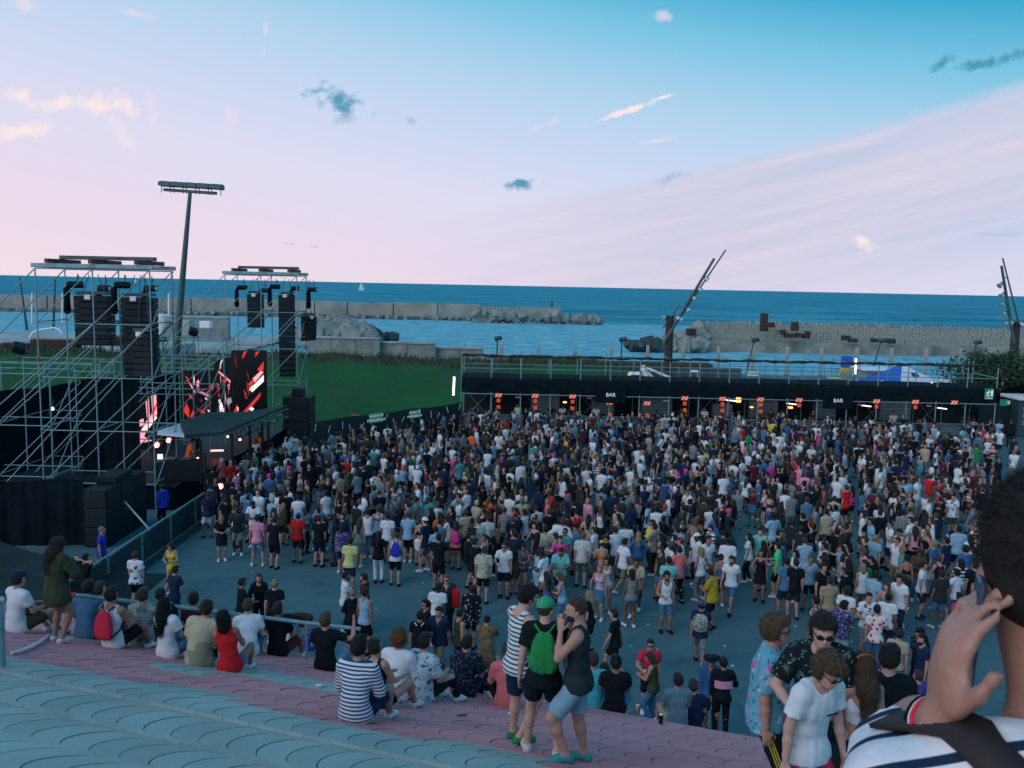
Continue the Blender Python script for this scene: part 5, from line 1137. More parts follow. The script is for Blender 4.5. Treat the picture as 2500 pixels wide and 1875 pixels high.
for px, D, w, lab in ((2011, 66, 1.5, 'white parasol behind the bar, leftmost of three'), (2078, 66, 2.1, 'white parasol behind the bar, middle of three'), (2154, 66, 2.1, 'white parasol behind the bar, rightmost of three')):
    t = atD(px, 927 + (px - 2011) * .012, D); e = empty('parasol', (t[0], D, 0), 0, lab, 'parasol', 'white parasols behind the bar'); bar('pole', (0, 0, 0), (0, 0, t[2]), .04, WHITEP, e)
    mb = MB(); n = 8
    for i in range(n):
        a0, a1 = 6.283 * i / n, 6.283 * (i + 1) / n; mb.add([(0, 0, t[2]), (w * math.cos(a0), w * math.sin(a0), t[2] - .75), (w * math.cos(a1), w * math.sin(a1), t[2] - .75)], [(0, 1, 2)])
    mb.build('canopy', TENT, e)
def van(px0, px1, ytop, D, lab, name='trailer'):
    a, b = atD(px0, ytop, D), atD(px1, ytop, D); L = b[0] - a[0]; e = empty(name, ((a[0] + b[0]) / 2, D, 0), 0, lab, 'trailer'); h = a[2]
    MB().box((0, 0, h / 2 + .15), (L, 2.2, h - .3), bev=.12).build('body', mat('trailer grey', (.16, .24, .27), .5), e); MB().box((0, -.1, h - .04), (L + .5, 2.8, .16), bev=.04).build('roof', TENT, e); MB().box((L * .12, -1.12, h * .58), (L * .6, .06, h * .42), bev=.02).build('hatch', DKIN, e)
    for s in (-1, 1): MB().tube((s * L * .3, -1.0, .3), (s * L * .3, -.8, .3), .3, n=12).build('wheel', BLACKP, e)
van(2098, 2170, 898, 72, 'pale trailer kiosk with white roof, left of the white tent'); van(2310, 2412, 930, 66, 'low white-roofed trailer by the trees at the right', 'trailer')
p = atD(2068, 868, 74); e = empty('banner_totem', (p[0], 74, 0), 0, 'upright blue and yellow banner totem behind the bar', 'banner'); MB().box((0, 0, p[2] - .55), (.95, .2, 1.0), bev=.02).build('blue_panel', BLUE, e); MB().box((0, 0, p[2] - 1.28), (.95, .2, .42), bev=.02).build('yellow_panel', YEL, e); MB().box((0, 0, (p[2] - 1.5) / 2), (.95, .2, p[2] - 1.52), bev=.02).build('base_panel', CONC, e)
sign(1838, 912, 27, 14, 76, 'pale green exit board behind the bar, left of two', ['SALIDA DE', 'EMERGENCIA'], mat('pale green sign', (.16, .42, .38), .6)); sign(2037, 919, 29, 14, 74, 'bright green exit board behind the bar beside the banner', ['SALIDA DE', 'EMERGENCIA'], GREENP)
p = atD(1545, 915, 70); e = empty('boom_lift', (p[0], 70, 0), 0, 'white boom lift parked behind the bar', 'lift')
for (x0, y0, x1, y1, r, nm) in ((1568, 893, 1580, 925, .22, 'boom_joint'), (1578, 898, 1650, 928, .11, 'boom'), (1575, 903, 1600, 928, .10, 'lower_boom')):
    a, b = atD(x0, y0, 70) - np.array(e.location), atD(x1, y1, 70) - np.array(e.location); MB().tube(tuple(a), tuple(b), r, n=8).build(nm, WHITEP, e)
q = atD(1550, 912, 70) - np.array(e.location); MB().box((q[0], 0, q[2] - .5), (1.1, 1.2, 1.3), bev=.2).build('cab', WHITEP, e); MB().box((q[0], -.62, q[2] - .35), (.8, .04, .6)).build('cab_window', LED, e); MB().box((q[0] + .8, 0, .75), (3.4, 1.4, .9), bev=.1).build('chassis', WHITEP, e)
p = atD(1695, 905, 68); e = empty('white_bench', (p[0], 68, p[2] - 2.4), 0, 'white folding stand behind the bar beside the man in blue', 'stand'); MB().box((0, 0, 2.35), (.62, .4, .16), bev=.03).build('top', WHITEP, e)
for s in (-1, 1): bar('leg', (s * .28, 0, 0), (s * .28, 0, 2.3), .03, WHITEP, e)
p = atD(2447, 937, 63); e = empty('sign_post', (p[0], 63, 0), 0, 'small red and white sign on a red post before the trees', 'sign'); bar('post', (0, 0, 0), (0, 0, p[2] + .2), .04, REDP, e); MB().box((0, -.05, p[2]), (.34, .03, .46), bev=.01).build('board', REDP, e); MB().box((0, -.072, p[2]), (.12, .01, .26)).build('mark', WHITEE, e)
sign(2450, 983, 18, 16, 60, 'green notice board on the fence right of the bar', [], GREENP); sign(2462, 983, 8, 10, 60.2, 'small white notice beside the green board right of the bar', [], WHITEP)
f2 = empty('scrim_fence', (0, 0, 0), 0, 'dark scrim fence right of the bar below the trees', 'fence')
for k in range(6):
    x0 = 33.0 + 1.5 * k; y0 = 60 + .55 * k * (1 if k < 3 else 1); MB().prism([(x0, y0, .05), (x0 + 1.5, y0 + .55, .05), (x0 + 1.5, y0 + .55, 2.3), (x0, y0, 2.3)], (.01, .03, 0)).build('scrim_panel', FEN, f2); bar('post', (x0, y0 + .06, 0), (x0, y0 + .06, 2.35), .03, DSTEEL, f2)
p = atD(2490, 985, 61); e = empty('kiosk', (p[0] + .6, 61, 0), 0, 'dark kiosk with pale roof at the right edge', 'kiosk'); MB().box((0, 0, 1.3), (2.4, 2.0, 2.6), bev=.05).build('body', mat('dark green panel', (.03, .07, .075), .6), e); MB().box((0, 0, 2.72), (2.8, 2.4, .24), bev=.04).build('roof', TENT, e)
for k in range(3): MB().box((-.6, -1.03, 1.0 + .5 * k), (.7, .04, .35), bev=.01).build('window', mat('kiosk window', (.12, .22, .26), .3), e)
# trees at the right edge: leaf clumps on tapered trunks
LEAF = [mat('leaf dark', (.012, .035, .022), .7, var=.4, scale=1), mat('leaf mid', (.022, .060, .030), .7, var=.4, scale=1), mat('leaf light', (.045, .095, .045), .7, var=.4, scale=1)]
BARK = mat('bark', (.03, .03, .025), .9)
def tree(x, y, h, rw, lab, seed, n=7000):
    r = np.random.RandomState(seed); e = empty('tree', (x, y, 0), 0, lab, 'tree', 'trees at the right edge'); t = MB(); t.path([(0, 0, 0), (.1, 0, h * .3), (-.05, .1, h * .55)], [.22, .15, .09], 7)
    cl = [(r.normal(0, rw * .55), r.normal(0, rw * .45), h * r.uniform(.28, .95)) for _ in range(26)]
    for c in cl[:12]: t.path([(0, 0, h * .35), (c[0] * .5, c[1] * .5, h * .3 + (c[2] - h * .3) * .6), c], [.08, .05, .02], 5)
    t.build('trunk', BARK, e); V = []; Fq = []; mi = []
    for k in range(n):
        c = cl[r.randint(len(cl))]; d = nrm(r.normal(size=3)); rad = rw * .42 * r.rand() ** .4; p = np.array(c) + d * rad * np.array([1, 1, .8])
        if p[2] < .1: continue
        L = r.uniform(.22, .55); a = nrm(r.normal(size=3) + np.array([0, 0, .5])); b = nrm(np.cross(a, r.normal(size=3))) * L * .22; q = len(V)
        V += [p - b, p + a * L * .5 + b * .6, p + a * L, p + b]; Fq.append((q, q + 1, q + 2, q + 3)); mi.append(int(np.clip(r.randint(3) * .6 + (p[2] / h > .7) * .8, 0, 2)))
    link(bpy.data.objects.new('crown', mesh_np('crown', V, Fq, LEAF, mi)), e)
for px, py, D, rw, lab, sd in ((2445, 868, 66, 2.6, 'dark leafy tree at the right edge, left of three', 1), (2500, 862, 68, 3.2, 'dark leafy tree at the right edge, tallest of three', 2), (2395, 905, 64, 1.7, 'low dark shrub-like tree at the left of the right-edge group', 3), (2560, 880, 62, 3.0, 'dark leafy tree cut by the right edge of the picture', 4)):
    p = atD(px, py, D); tree(p[0], D, p[2], rw, lab, sd)
# handrail on the paved slope
hr = empty('handrail', (0, 0, 0), 0, 'galvanised handrail running across the paved slope at the left', 'handrail')
posts = []
for px, py in ((437, 1580), (607, 1594), (748, 1612)): posts.append(gpos(px, py))
g0 = posts[0]; rail = []
for px, py, ref in ((182, 1453, None), (437, 1482, posts[0]), (607, 1503, posts[1]), (748, 1521, posts[2]), (880, 1536, None)):
    D = ref[1] if ref is not None else (posts[0][1] - (posts[1][1] - posts[0][1]) * 1.5 if px < 300 else posts[2][1] + (posts[2][1] - posts[1][1]) * .93); rail.append(tuple(atD(px, py, D)))
MB().path(rail, .034, 10).build('rail', STEEL, hr)
for p, q in zip(posts, rail[1:4]): MB().tube((p[0], p[1], p[2] - .1), q, .028).build('post', STEEL, hr)
tip = Vector(rail[0]); MB().tube(tuple(tip + Vector((-.09, -.02, .02))), tuple(tip), .045).build('end_wrap', REDP, hr)
q = gpos(8, 1632); e = empty('rail_post', tuple(q), 0, 'grey rail post at the left edge of the picture', 'post'); zt = atD(8, 1458, q[1])[2] - q[2]; MB().tube((0, 0, -.1), (0, 0, zt), .034).build('post', STEEL, e); MB().tube((-.6, 0, zt), (.08, -.03, zt - .02), .036).build('rail', STEEL, e)
P = [gpos(x, y) + np.array([0, 0, .03]) for x, y in ((28, 1600), (50, 1595), (75, 1585), (100, 1572), (120, 1556))]; tag(MB().path([tuple(p) for p in P], [.02, .025, .028, .028, .02], 6).build('loose_pipe', mat('pale pipe', (.55, .6, .62), .5)), 'pale bent pipe lying on the paving beside the standing woman', 'pipe')
# ------------------------------------------------------------------ people
CC = {}
def cm(name, rgb, **k): CC[name] = mat('cloth ' + name, rgb, .92, spec=.12, var=.10, scale=9, bump=.25, bscale=55, **k)
for n, c in dict(white=(.60, .65, .71), offwhite=(.50, .52, .52), black=(.008, .012, .017), charcoal=(.022, .032, .038), navy=(.012, .026, .070), blue=(.035, .11, .27), lightblue=(.22, .40, .55), denim=(.06, .16, .28), jeans=(.05, .14, .26), paledenim=(.20, .34, .44),
                 grey=(.16, .21, .23), steel=(.12, .21, .26), olive=(.045, .055, .030), green=(.02, .22, .07), neon=(.06, .62, .20), teal=(.05, .26, .27), mint=(.14, .50, .48), turquoise=(.06, .42, .50), beige=(.36, .33, .25), khaki=(.17, .17, .12), tan=(.30, .25, .17),
                 red=(.52, .02, .025), crimson=(.55, .03, .07), maroon=(.10, .02, .035), pink=(.62, .20, .32), rose=(.62, .26, .40), hotpink=(.60, .05, .28), salmon=(.60, .16, .17), orange=(.62, .12, .03), yellow=(.55, .50, .06), lemon=(.50, .55, .22), purple=(.10, .06, .26), lilac=(.48, .36, .58), brown=(.09, .055, .04), royal=(.02, .05, .42)).items(): cm(n, c)
def pmat(name, fn, bump_=True):
    def b(nt, bs):
        fn(nt, bs); bs.inputs['Roughness'].default_value = .92; bs.inputs['Specular IOR Level'].default_value = .12
        v = mapped(nt); n = tex(nt, 'Noise', 55, 3, .6, v); bump(nt, bs, n.outputs[0], .25, .01)
    CC[name] = nmat('cloth ' + name, b)
def stripes(freq, c1, c2, duty=.5, axis=2, over=0.0):
    def f(nt, b):
        t = nt.nodes.new('ShaderNodeTexCoord'); s = nt.nodes.new('ShaderNodeSeparateXYZ'); nt.links.new(t.outputs['Object'], s.inputs[0])
        n = tex(nt, 'Noise', 3.0, 2, .5, t.outputs['Object']); a = nt.nodes.new('ShaderNodeMath'); a.operation = 'MULTIPLY_ADD'; a.inputs[1].default_value = .03; nt.links.new(n.outputs[0], a.inputs[0])
        av = nt.nodes.new('ShaderNodeMath'); av.operation = 'MULTIPLY_ADD'; av.inputs[1].default_value = over; nt.links.new(s.outputs[1], av.inputs[0]); nt.links.new(s.outputs[axis], av.inputs[2]); nt.links.new(av.outputs[0], a.inputs[2])
        m = nt.nodes.new('ShaderNodeMath'); m.operation = 'MULTIPLY'; m.inputs[1].default_value = freq; nt.links.new(a.outputs[0], m.inputs[0])
        q = nt.nodes.new('ShaderNodeMath'); q.operation = 'FRACT'; nt.links.new(m.outputs[0], q.inputs[0])
        c = ramp(nt, q.outputs[0], [(0, c2), (duty, c2), (duty + .03, c1), (.98, c1), (1, c2)]); nt.links.new(c, b.inputs['Base Color'])
    return f
def blotch(base, cols, scale=14, thr=.22, dist=.12):
    def f(nt, b):
        v = mapped(nt); n = tex(nt, 'Noise', scale * .7, 3, .6, v); vm = nt.nodes.new('ShaderNodeVectorMath'); vm.operation = 'MULTIPLY_ADD'; vm.inputs[1].default_value = (dist,) * 3
        nt.links.new(n.outputs['Color'], vm.inputs[0]); nt.links.new(v, vm.inputs[2]); c = base
        for i, (cl, sc, th) in enumerate(cols):
            vo = tex(nt, 'Voronoi', scale * sc, vec=vm.outputs[0]); m = ramp(nt, vo.outputs['Distance'], [(th, (1, 1, 1)), (th + .06, (0, 0, 0))]); c = mixc(nt, m, c, cl)
        nt.links.new(c, b.inputs['Base Color'])
    return f
pmat('navystripes', stripes(24, (.60, .64, .70), (.02, .06, .16), .42)); pmat('tealstripes', stripes(21, (.58, .64, .68), (.02, .08, .13), .36)); pmat('bold', stripes(9, (.62, .66, .7), (.01, .02, .05), .45))
pmat('palmblue', blotch((.42, .54, .58), [((.03, .12, .22), 1.0, .30), ((.10, .26, .38), 1.6, .24), ((.02, .06, .12), 2.2, .16)], 13, dist=.16))
pmat('aloha', blotch((.12, .34, .46), [((.30, .50, .58), .8, .30), ((.04, .16, .28), 1.5, .26), ((.45, .12, .34), .6, .20), ((.50, .30, .48), 1.1, .14)], 10, dist=.2))
pmat('leafdark', blotch((.008, .014, .018), [((.05, .11, .10), 1.0, .26), ((.20, .30, .30), 1.7, .16), ((.02, .05, .04), 2.4, .22)], 12, dist=.22))
pmat('nightflower', blotch((.006, .016, .035), [((.04, .14, .14), 1.1, .26), ((.35, .05, .14), .8, .14), ((.45, .28, .05), 1.0, .10), ((.10, .06, .30), 1.6, .16)], 15, dist=.14))
pmat('camo', blotch((.26, .30, .28), [((.13, .17, .15), .7, .42), ((.38, .42, .40), 1.1, .28)], 12)); pmat('checkbrown', blotch((.16, .12, .07), [((.02, .022, .02), 1.2, .30), ((.28, .22, .12), 1.7, .14)], 16, dist=.02))
pmat('polka', blotch((.62, .60, .62), [((.50, .02, .06), 1.0, .34)], 9, dist=.0)); pmat('spots', blotch((.008, .012, .018), [((.22, .30, .34), 1.0, .27)], 10, dist=.0)); pmat('print', blotch((.62, .66, .72), [((.04, .08, .16), .6, .26)], 10, dist=.2)); pmat('creamprint', blotch((.42, .43, .36), [((.13, .18, .12), .9, .30)], 13, dist=.2))
pmat('yellowprint', blotch((.40, .30, .03), [((.10, .09, .01), 1.6, .30)], 16)); pmat('rainbow', blotch((.03, .07, .16), [((.06, .45, .35), 1.0, .22), ((.6, .1, .2), 1.2, .18), ((.6, .5, .08), 1.5, .14), ((.2, .08, .5), .8, .22)], 14, dist=.2)); pmat('greencamo', blotch((.03, .30, .14), [((.16, .55, .30), 1.0, .30), ((.05, .05, .20), 1.0, .18), ((.01, .10, .05), 1.8, .22)], 26, dist=.1)); pmat('beigedye', blotch((.42, .39, .29), [((.24, .25, .18), .4, .36)], 6, dist=.4)); pmat('purplefloral', blotch((.03, .04, .14), [((.4, .25, .5), 1.0, .28), ((.5, .5, .6), 1.5, .16)], 15))
SKIN = [mat('skin fair', (.50, .285, .235), .55, spec=.3, var=.08, scale=14), mat('skin light', (.42, .225, .175), .55, spec=.3, var=.08, scale=14), mat('skin tan', (.31, .155, .110), .55, spec=.3, var=.08, scale=14), mat('skin brown', (.17, .085, .058), .5, spec=.3, var=.08, scale=14), mat('skin dark', (.065, .035, .026), .5, spec=.35, var=.08, scale=14)]
HAIR = {n: mat('hair ' + n, c, .6, spec=.3, var=.55, scale=45, bump=1.0, bscale=130) for n, c in dict(black=(.008, .009, .011), dark=(.018, .015, .014), brown=(.050, .033, .023), lightbrown=(.10, .068, .042), blonde=(.25, .19, .11), ginger=(.16, .065, .025), grey=(.16, .17, .17), neon=(.4, .6, .05), purple=(.09, .04, .22)).items()}
LENS = mat('dark lens', (.004, .005, .006), .15, spec=.5)
STAND = {
 'stand': dict(), 'relax': dict(aL=(-.14, .06, .085), aR=(.10, -.07, .085), hL=(-.24, .05, .82), hR=(.24, .0, .80), proll=2, spine=4),
 'wide': dict(aL=(-.19, .02, .085), aR=(.19, .02, .085), hL=(-.27, .04, .82), hR=(.27, .04, .82)),
 'cup': dict(hR=(.17, .32, 1.14), eR=(.7, -.5, -.7), aL=(-.13, .05, .085), spine=4), 'cupL': dict(hL=(-.17, .32, 1.14), eL=(-.7, -.5, -.7), aR=(.13, .06, .085), turn=15),
 'phone': dict(hL=(-.07, .31, 1.16), hR=(.07, .31, 1.18), eL=(-.8, -.3, -.8), eR=(.8, -.3, -.8), nod=22, spine=6),
 'cross': dict(hL=(.12, .20, 1.16), hR=(-.10, .24, 1.20), eL=(-1, .2, -.6), eR=(1, .2, -.6), fL=(1, .1, .2), fR=(-1, .1, .2)),
 'walk': dict(aL=(-.08, .30, .10), aR=(.08, -.34, .13), hL=(-.22, -.16, .86), hR=(.23, .24, .90), ftR=(.1, 1, -.5), pel=(0, 0, .905), spine=6),
 'walk2': dict(aL=(-.08, -.30, .12), aR=(.08, .28, .10), hL=(-.22, .22, .90), hR=(.23, -.14, .86), ftL=(-.1, 1, -.5), pel=(0, 0, .905), spine=6),
 'up': dict(hR=(.26, .20, 1.78), eR=(1, -.2, .2), fR=(0, .1, 1), spine=0), 'point': dict(hR=(.36, .46, 1.42), eR=(.6, -.3, -.8), spine=2), 'both': dict(hL=(-.22, .26, 1.72), hR=(.22, .26, 1.72), eL=(-1, 0, .2), eR=(1, 0, .2), fL=(0, .1, 1), fR=(0, .1, 1)),
 'head': dict(hL=(-.13, -.09, 1.62), hR=(.13, -.09, 1.62), eL=(-1, .1, .4), eR=(1, .1, .4), fL=(1, 0, .2), fR=(-1, 0, .2)), 'hips': dict(hL=(-.20, .06, 1.0), hR=(.20, .06, 1.0), eL=(-1, -.5, 0), eR=(1, -.5, 0), aL=(-.16, 0, .085), aR=(.16, .05, .085)),
 'pocket': dict(hL=(-.19, .09, .88), hR=(.19, .09, .88), eL=(-1, -.7, 0), eR=(1, -.7, 0), aL=(-.15, .04, .085)), 'dance': dict(hL=(-.25, .28, 1.25), hR=(.30, .20, 1.05), aL=(-.18, .10, .085), aR=(.16, -.10, .085), pel=(.03, 0, .90), lean=6, spine=8, kL=(-.3, 1, 0), kR=(.3, 1, 0)),
 'chin': dict(hR=(.06, .19, 1.46), hL=(.05, .20, 1.12), eR=(.7, .3, -1), eL=(-1, .1, -.6), nod=8), 'bend': dict(pel=(0, -.12, .86), ptilt=62, spine=38, nod=10, hL=(-.18, .58, .35), hR=(.18, .56, .32), aL=(-.12, 0, .085), aR=(.12, -.04, .085)),
}
def sit(spread=.16, reach=.60, lean=0, slump=26, hands='knees', back=-14):
    d = dict(seat=True, pel=(0, 0, .115), ptilt=back, spine=slump, lean=lean, aL=(-spread, reach, 0), aR=(spread + .02, reach - .04, 0), kL=(-.35, .25, 1), kR=(.35, .25, 1), ftL=(-.15, 1, -.25), ftR=(.15, 1, -.25), eL=(-.55, -.5, -1), eR=(.55, -.5, -1))
    if hands == 'knees': d.update(hL=(-spread + .03, .36, .33), hR=(spread - .03, .35, .33))
    elif hands == 'lap': d.update(hL=(-.09, .30, .30), hR=(.09, .30, .30))
    elif hands == 'back': d.update(hL=(-.32, -.22, .10), hR=(.32, -.22, .10))
    elif hands == 'phone': d.update(hL=(-.2, .36, .36), hR=(.40, .24, .72), eR=(1, .1, -.6), fR=(0, .1, 1))
    return d
def pos_far(px, py, H):                # the same, for people on the plaza beyond the slope
    d = ray(px, py)
    for t in np.arange(95, 9, -.02):
        p = d * t
        if p[2] + CAMH > max(float(ground(p[0], p[1])), 0) + H: return np.array([p[0], p[1], max(float(ground(p[0], p[1])), 0.0)])
    t = min(np.arange(14, 22, .02), key=lambda t: abs(d[2] * t + CAMH - max(float(ground(d[0] * t, d[1] * t)), 0) - H)); p = d * t
    return np.array([p[0], p[1], max(float(ground(p[0], p[1])), 0.0)])
def pos_head(px, py, H):              # on the line of sight, the place where a head of height H above the ground would be
    d = ray(px, py)
    for t in np.arange(7.6, 95, .02):
        p = d * t
        if p[2] + CAMH <= max(float(ground(p[0], p[1])), 0) + H: return np.array([p[0], p[1], max(float(ground(p[0], p[1])), 0.0)])
REFS = []; PEOPLE = []; TAKEN = []
def asg(o, m):
    if len(o.data.materials) == 0: o.data.materials.append(None)
    o.material_slots[0].link = 'OBJECT'; o.material_slots[0].material = m
def sub(name, key, fn, m, root, smooth=True):
    me = pmesh((name,) + key, fn, smooth)
    if me is None: return None
    o = bpy.data.objects.new(name, me); link(o, root); asg(o, m); return o
TOPN = dict(tee='t_shirt', tank='tank_top', long='long_sleeved_shirt', shirt='shirt', jacket='jacket', crop='crop_top', bra='strappy_top', dress='dress_top'); BOTN = dict(shorts='shorts', mini='short_shorts', pants='trousers', skirt='skirt', long_skirt='long_skirt', swim='shorts')
def person(label, px=None, py=None, yaw=0, H=1.75, pose='stand', g='m', skin=1, hair=('short', 'dark'), top=('tee', 'white'), bottom=('shorts', 'black'), shoe='white', res=.024, cap=None, glasses=False, beard=False, over=None, loc=None, ref=None, group=None, sock=None, w=1.0, fixed=False, sitH=.86, D=None):
    base = dict(STAND[pose]) if isinstance(pose, str) else dict(pose)
    if over: base.update(over)
    base['g'] = g; base['w'] = w; seat = base.get('seat', False)
    if D is not None:
        P0 = atD(px, py, D); gz = float(ground(P0[0], P0[1])); H = (P0[2] - gz) / (.995 - .0022 * base.get('nod', 0)); loc = (P0[0], P0[1], gz); print(label, 'height', round(H, 2))
    if loc is None: loc = pos_head(px, py, H * (sitH / 1.75) if seat else H * .995)
    sc = H / 1.75; loc = np.array(loc, float)
    slope = (loc[2] > .02) and not fixed
    if slope:                          # feet follow the paving
        c, s = math.cos(R(yaw)), math.sin(R(yaw)); low = 0
        for i, dx in (('L', -.105), ('R', .105)):
            a = list(base.get('a' + i, (dx, -.02, .085))); wx, wy = loc[0] + (c * a[0] - s * a[1]) * sc, loc[1] + (s * a[0] + c * a[1]) * sc
            dz = (max(float(ground(wx, wy)), 0) - loc[2]) / sc; a[2] = dz + (.085 if seat else max(a[2], .085)); base['a' + i] = tuple(a); low = min(low, dz)
        if not seat: pl = list(base.get('pel', (0, 0, .93))); pl[2] += low * .55; base['pel'] = tuple(pl); 
        if not seat:
            for i in 'LR':
                if base.get('h' + i) is not None: hh = list(base['h' + i]); hh[2] += low * .55; base['h' + i] = tuple(hh)
                else: base['h' + i] = ((-.235 if i == 'L' else .235), .03, .80 + low * .55); base.setdefault('f' + i, (0, .05, -1))
    key = (repr(sorted(base.items(), key=lambda kv: kv[0])), res)
    B = FIGS.get(key) or FIGS.setdefault(key, figure(base))
    root = bpy.data.objects.new('person', pmesh(('body',) + key, lambda: part_body(B, res))); link(root); asg(root, SKIN[skin]); root.location = loc; root.rotation_euler = (0, 0, R(yaw)); root.scale = (sc, sc, sc)
    tag(root, label, 'person', group or 'people at the concert')
    if top: sub(TOPN[top[0]], ('top', top[0]) + key, lambda: part_top(B, top[0], res), CC[top[1]], root)
    if bottom: sub(BOTN[bottom[0]], ('bot', bottom[0]) + key, lambda: part_bottom(B, bottom[0], res), CC[bottom[1]], root)
    for i in 'LR': sub('shoe', ('shoe', i) + key, lambda: part_shoe(B, res, i), CC[shoe], root)
    if hair and hair[0] != 'bald': sub('hair', ('hair', hair[0]) + key, lambda: part_hair(B, hair[0], res), HAIR[hair[1]], root)
    if cap: sub('hat' if cap[0] == 'hat' else 'cap', ('cap',) + tuple(cap[:1]) + (cap[2] if len(cap) > 2 else False,) + key, lambda: part_cap(B, res, cap[2] if len(cap) > 2 else False, cap[0]), CC[cap[1]], root)
    if beard: sub('beard', ('beard',) + key, lambda: part_beard(B, res), HAIR[beard], root)
    if glasses:
        k2 = ('glasses',) + key
        if k2 not in PM: me = glasses_mesh(B).mesh('sunglasses', [LENS]); PM[k2] = me
        o = bpy.data.objects.new('sunglasses', PM[k2]); link(o, root); asg(o, LENS if glasses is True else CC[glasses])
    TAKEN.append((loc[0], loc[1])); PEOPLE.append(root)
    if ref: REFS.append((loc[0], loc[1], ref))
    return root, B
FIGS = {}
def tufts(root, B, n, ln, wd, seed, lift=.25, curl=.5):
    """loose locks lying on the hair so that its outline is broken"""
    ho = [o for o in root.children if o.name.startswith('hair')][0]; hv = np.array([v.co[:] for v in ho.data.vertices]); hn = np.array([v.normal[:] for v in ho.data.vertices]); r = np.random.RandomState(seed); M = B['J']['Rh']; V = []; Fq = []
    for k in range(n):
        i = r.randint(len(hv)); p = hv[i]; nn = hn[i]; d = np.array((0, 0, -1.)) * .8 + M @ np.array((0, -.5, 0)) + r.normal(0, curl, 3); d = d - nn * (d @ nn); d = nrm(d) + nn * lift * r.uniform(.2, 1.3); d = nrm(d); L_ = ln * r.uniform(.5, 1.4); t = nrm(np.cross(d, nn + 1e-4)) * wd * r.uniform(.5, 1.2); b = len(V); m = p + d * L_ * .55 + nn * .003
        V += [p - t, p + t, m + t * .8, m - t * .8, p + nrm(d - nn * lift * .9) * L_]; Fq += [(b, b + 1, b + 2), (b, b + 2, b + 3), (b + 3, b + 2, b + 4)]
    o = link(bpy.data.objects.new('loose_hair', mesh_np('loose_hair', V, Fq, (ho.material_slots[0].material,))), root); return tag(o, kind='stuff')
def held(root, B, hand, name, build, label, cat, m, off=(0, 0, 0), up=True):
    p = Vector(B['J']['hand' + hand]) + Vector(off); M = root.matrix_basis; w = M @ p; o = build.build(name, m, None, tuple(w), root.rotation_euler[2]); return tag(o, label, cat)
CUPM = [mat('beer', (.55, .19, .04), .3, emit=(.5, .15, .03), es=.12), mat('cup rim', (.6, .6, .62), .3)]
def cup(root, B, hand, label): 
    mb = MB(); mb.tube((0, 0, -.05), (0, 0, .06), .034, .042, n=10); mb.cur = 1; mb.tube((0, 0, .06), (0, 0, .085), .042, .044, n=10); held(root, B, hand, 'beer_cup', mb, label, 'cup', CUPM, (0, .03, .01))
def phone_at(root, B, hand, label):
    held(root, B, hand, 'phone', MB().box((0, 0, .05), (.075, .012, .15), bev=.006), label, 'phone', BLACKP, (0, .03, .02))
def backpack(root, B, label, m, kind='sack', strap=None):
    J = B['J']; A = np.array; c = J['chest'] + J['Rc'] @ A((0, -.185, -.03)); hh = (.19, .095, .24) if kind == 'pack' else (.165, .065, .23)
    def f(P):
        q = (P - c) @ J['Rc']; qs = q.copy(); tp = 1 - .35 * np.clip((qs[:, 2] + .1) / .35, 0, 1) if kind == 'sack' else 1
        d = (np.sqrt((np.abs(qs[:, 0]) / (hh[0] * tp)) ** 3 + (np.abs(qs[:, 1]) / hh[1]) ** 2.4 + (np.abs(qs[:, 2]) / hh[2]) ** 3) - 1) * .07
        return d + wob(P, 3, 28, .006)
    r = surfnet(f, c - .34, c + .34, .014); o = bpy.data.objects.new('backpack', mesh_np('backpack', r[0], r[1], (CC[m],), None, True)); link(o); o.matrix_basis = root.matrix_basis.copy(); tag(o, label, 'backpack')
    for s in (-1, 1):
        sh = J['chest'] + J['Rc'] @ A((s * .115, .0, .245)); pts = [c + J['Rc'] @ A((s * .05, .04, .21)), J['chest'] + J['Rc'] @ A((s * .10, -.10, .235)), sh, J['chest'] + J['Rc'] @ A((s * .135, .105, .16)), J['chest'] + J['Rc'] @ A((s * .15, .10, .0)), J['chest'] + J['Rc'] @ A((s * .175, -.02, -.12)), c + J['Rc'] @ A((s * .12, .03, -.20))]
        MB().path([tuple(p) for p in pts], .014 if kind == 'sack' else .02, 6).build('strap', CC[strap or m], o)
    return o
W_, M_ = 'f', 'm'
# --- on the paved slope: the three standing men
r, B = person('man in blue-striped tank top and navy shorts, left of the three standing men', 1268, 1449, -58, 1.77, g=M_, skin=0, hair=('short', 'black'), top=('tank', 'tealstripes'), bottom=('shorts', 'navy'), shoe='green', D=9.45, res=.0135, glasses='white', over=dict(aL=(-.15, .05, .085), aR=(.14, -.05, .085), hL=(-.12, .30, 1.14), hR=(.16, .28, 1.10), nod=18, spine=6, eL=(-1, -.4, -.3), eR=(1, -.4, -.3)), ref='man in striped tank top')
tufts(r, B, 700, .035, .0022, 1)
r, B = person('man in black T-shirt and green patterned cap seen from behind, middle of the three', 1332, 1470, -4, 1.80, skin=0, hair=('buzz', 'brown'), top=('tee', 'black'), bottom=('swim', 'black'), shoe='offwhite', D=8.85, res=.0135, cap=('cap', 'greencamo'), over=dict(aL=(-.17, .10, .085), aR=(.17, -.06, .085), turn=-38, hL=(-.27, .06, .84), hR=(.29, .04, .80), spine=5), ref='man in green cap')
backpack(r, B, 'green drawstring backpack on the back of the man in the green cap', 'green')
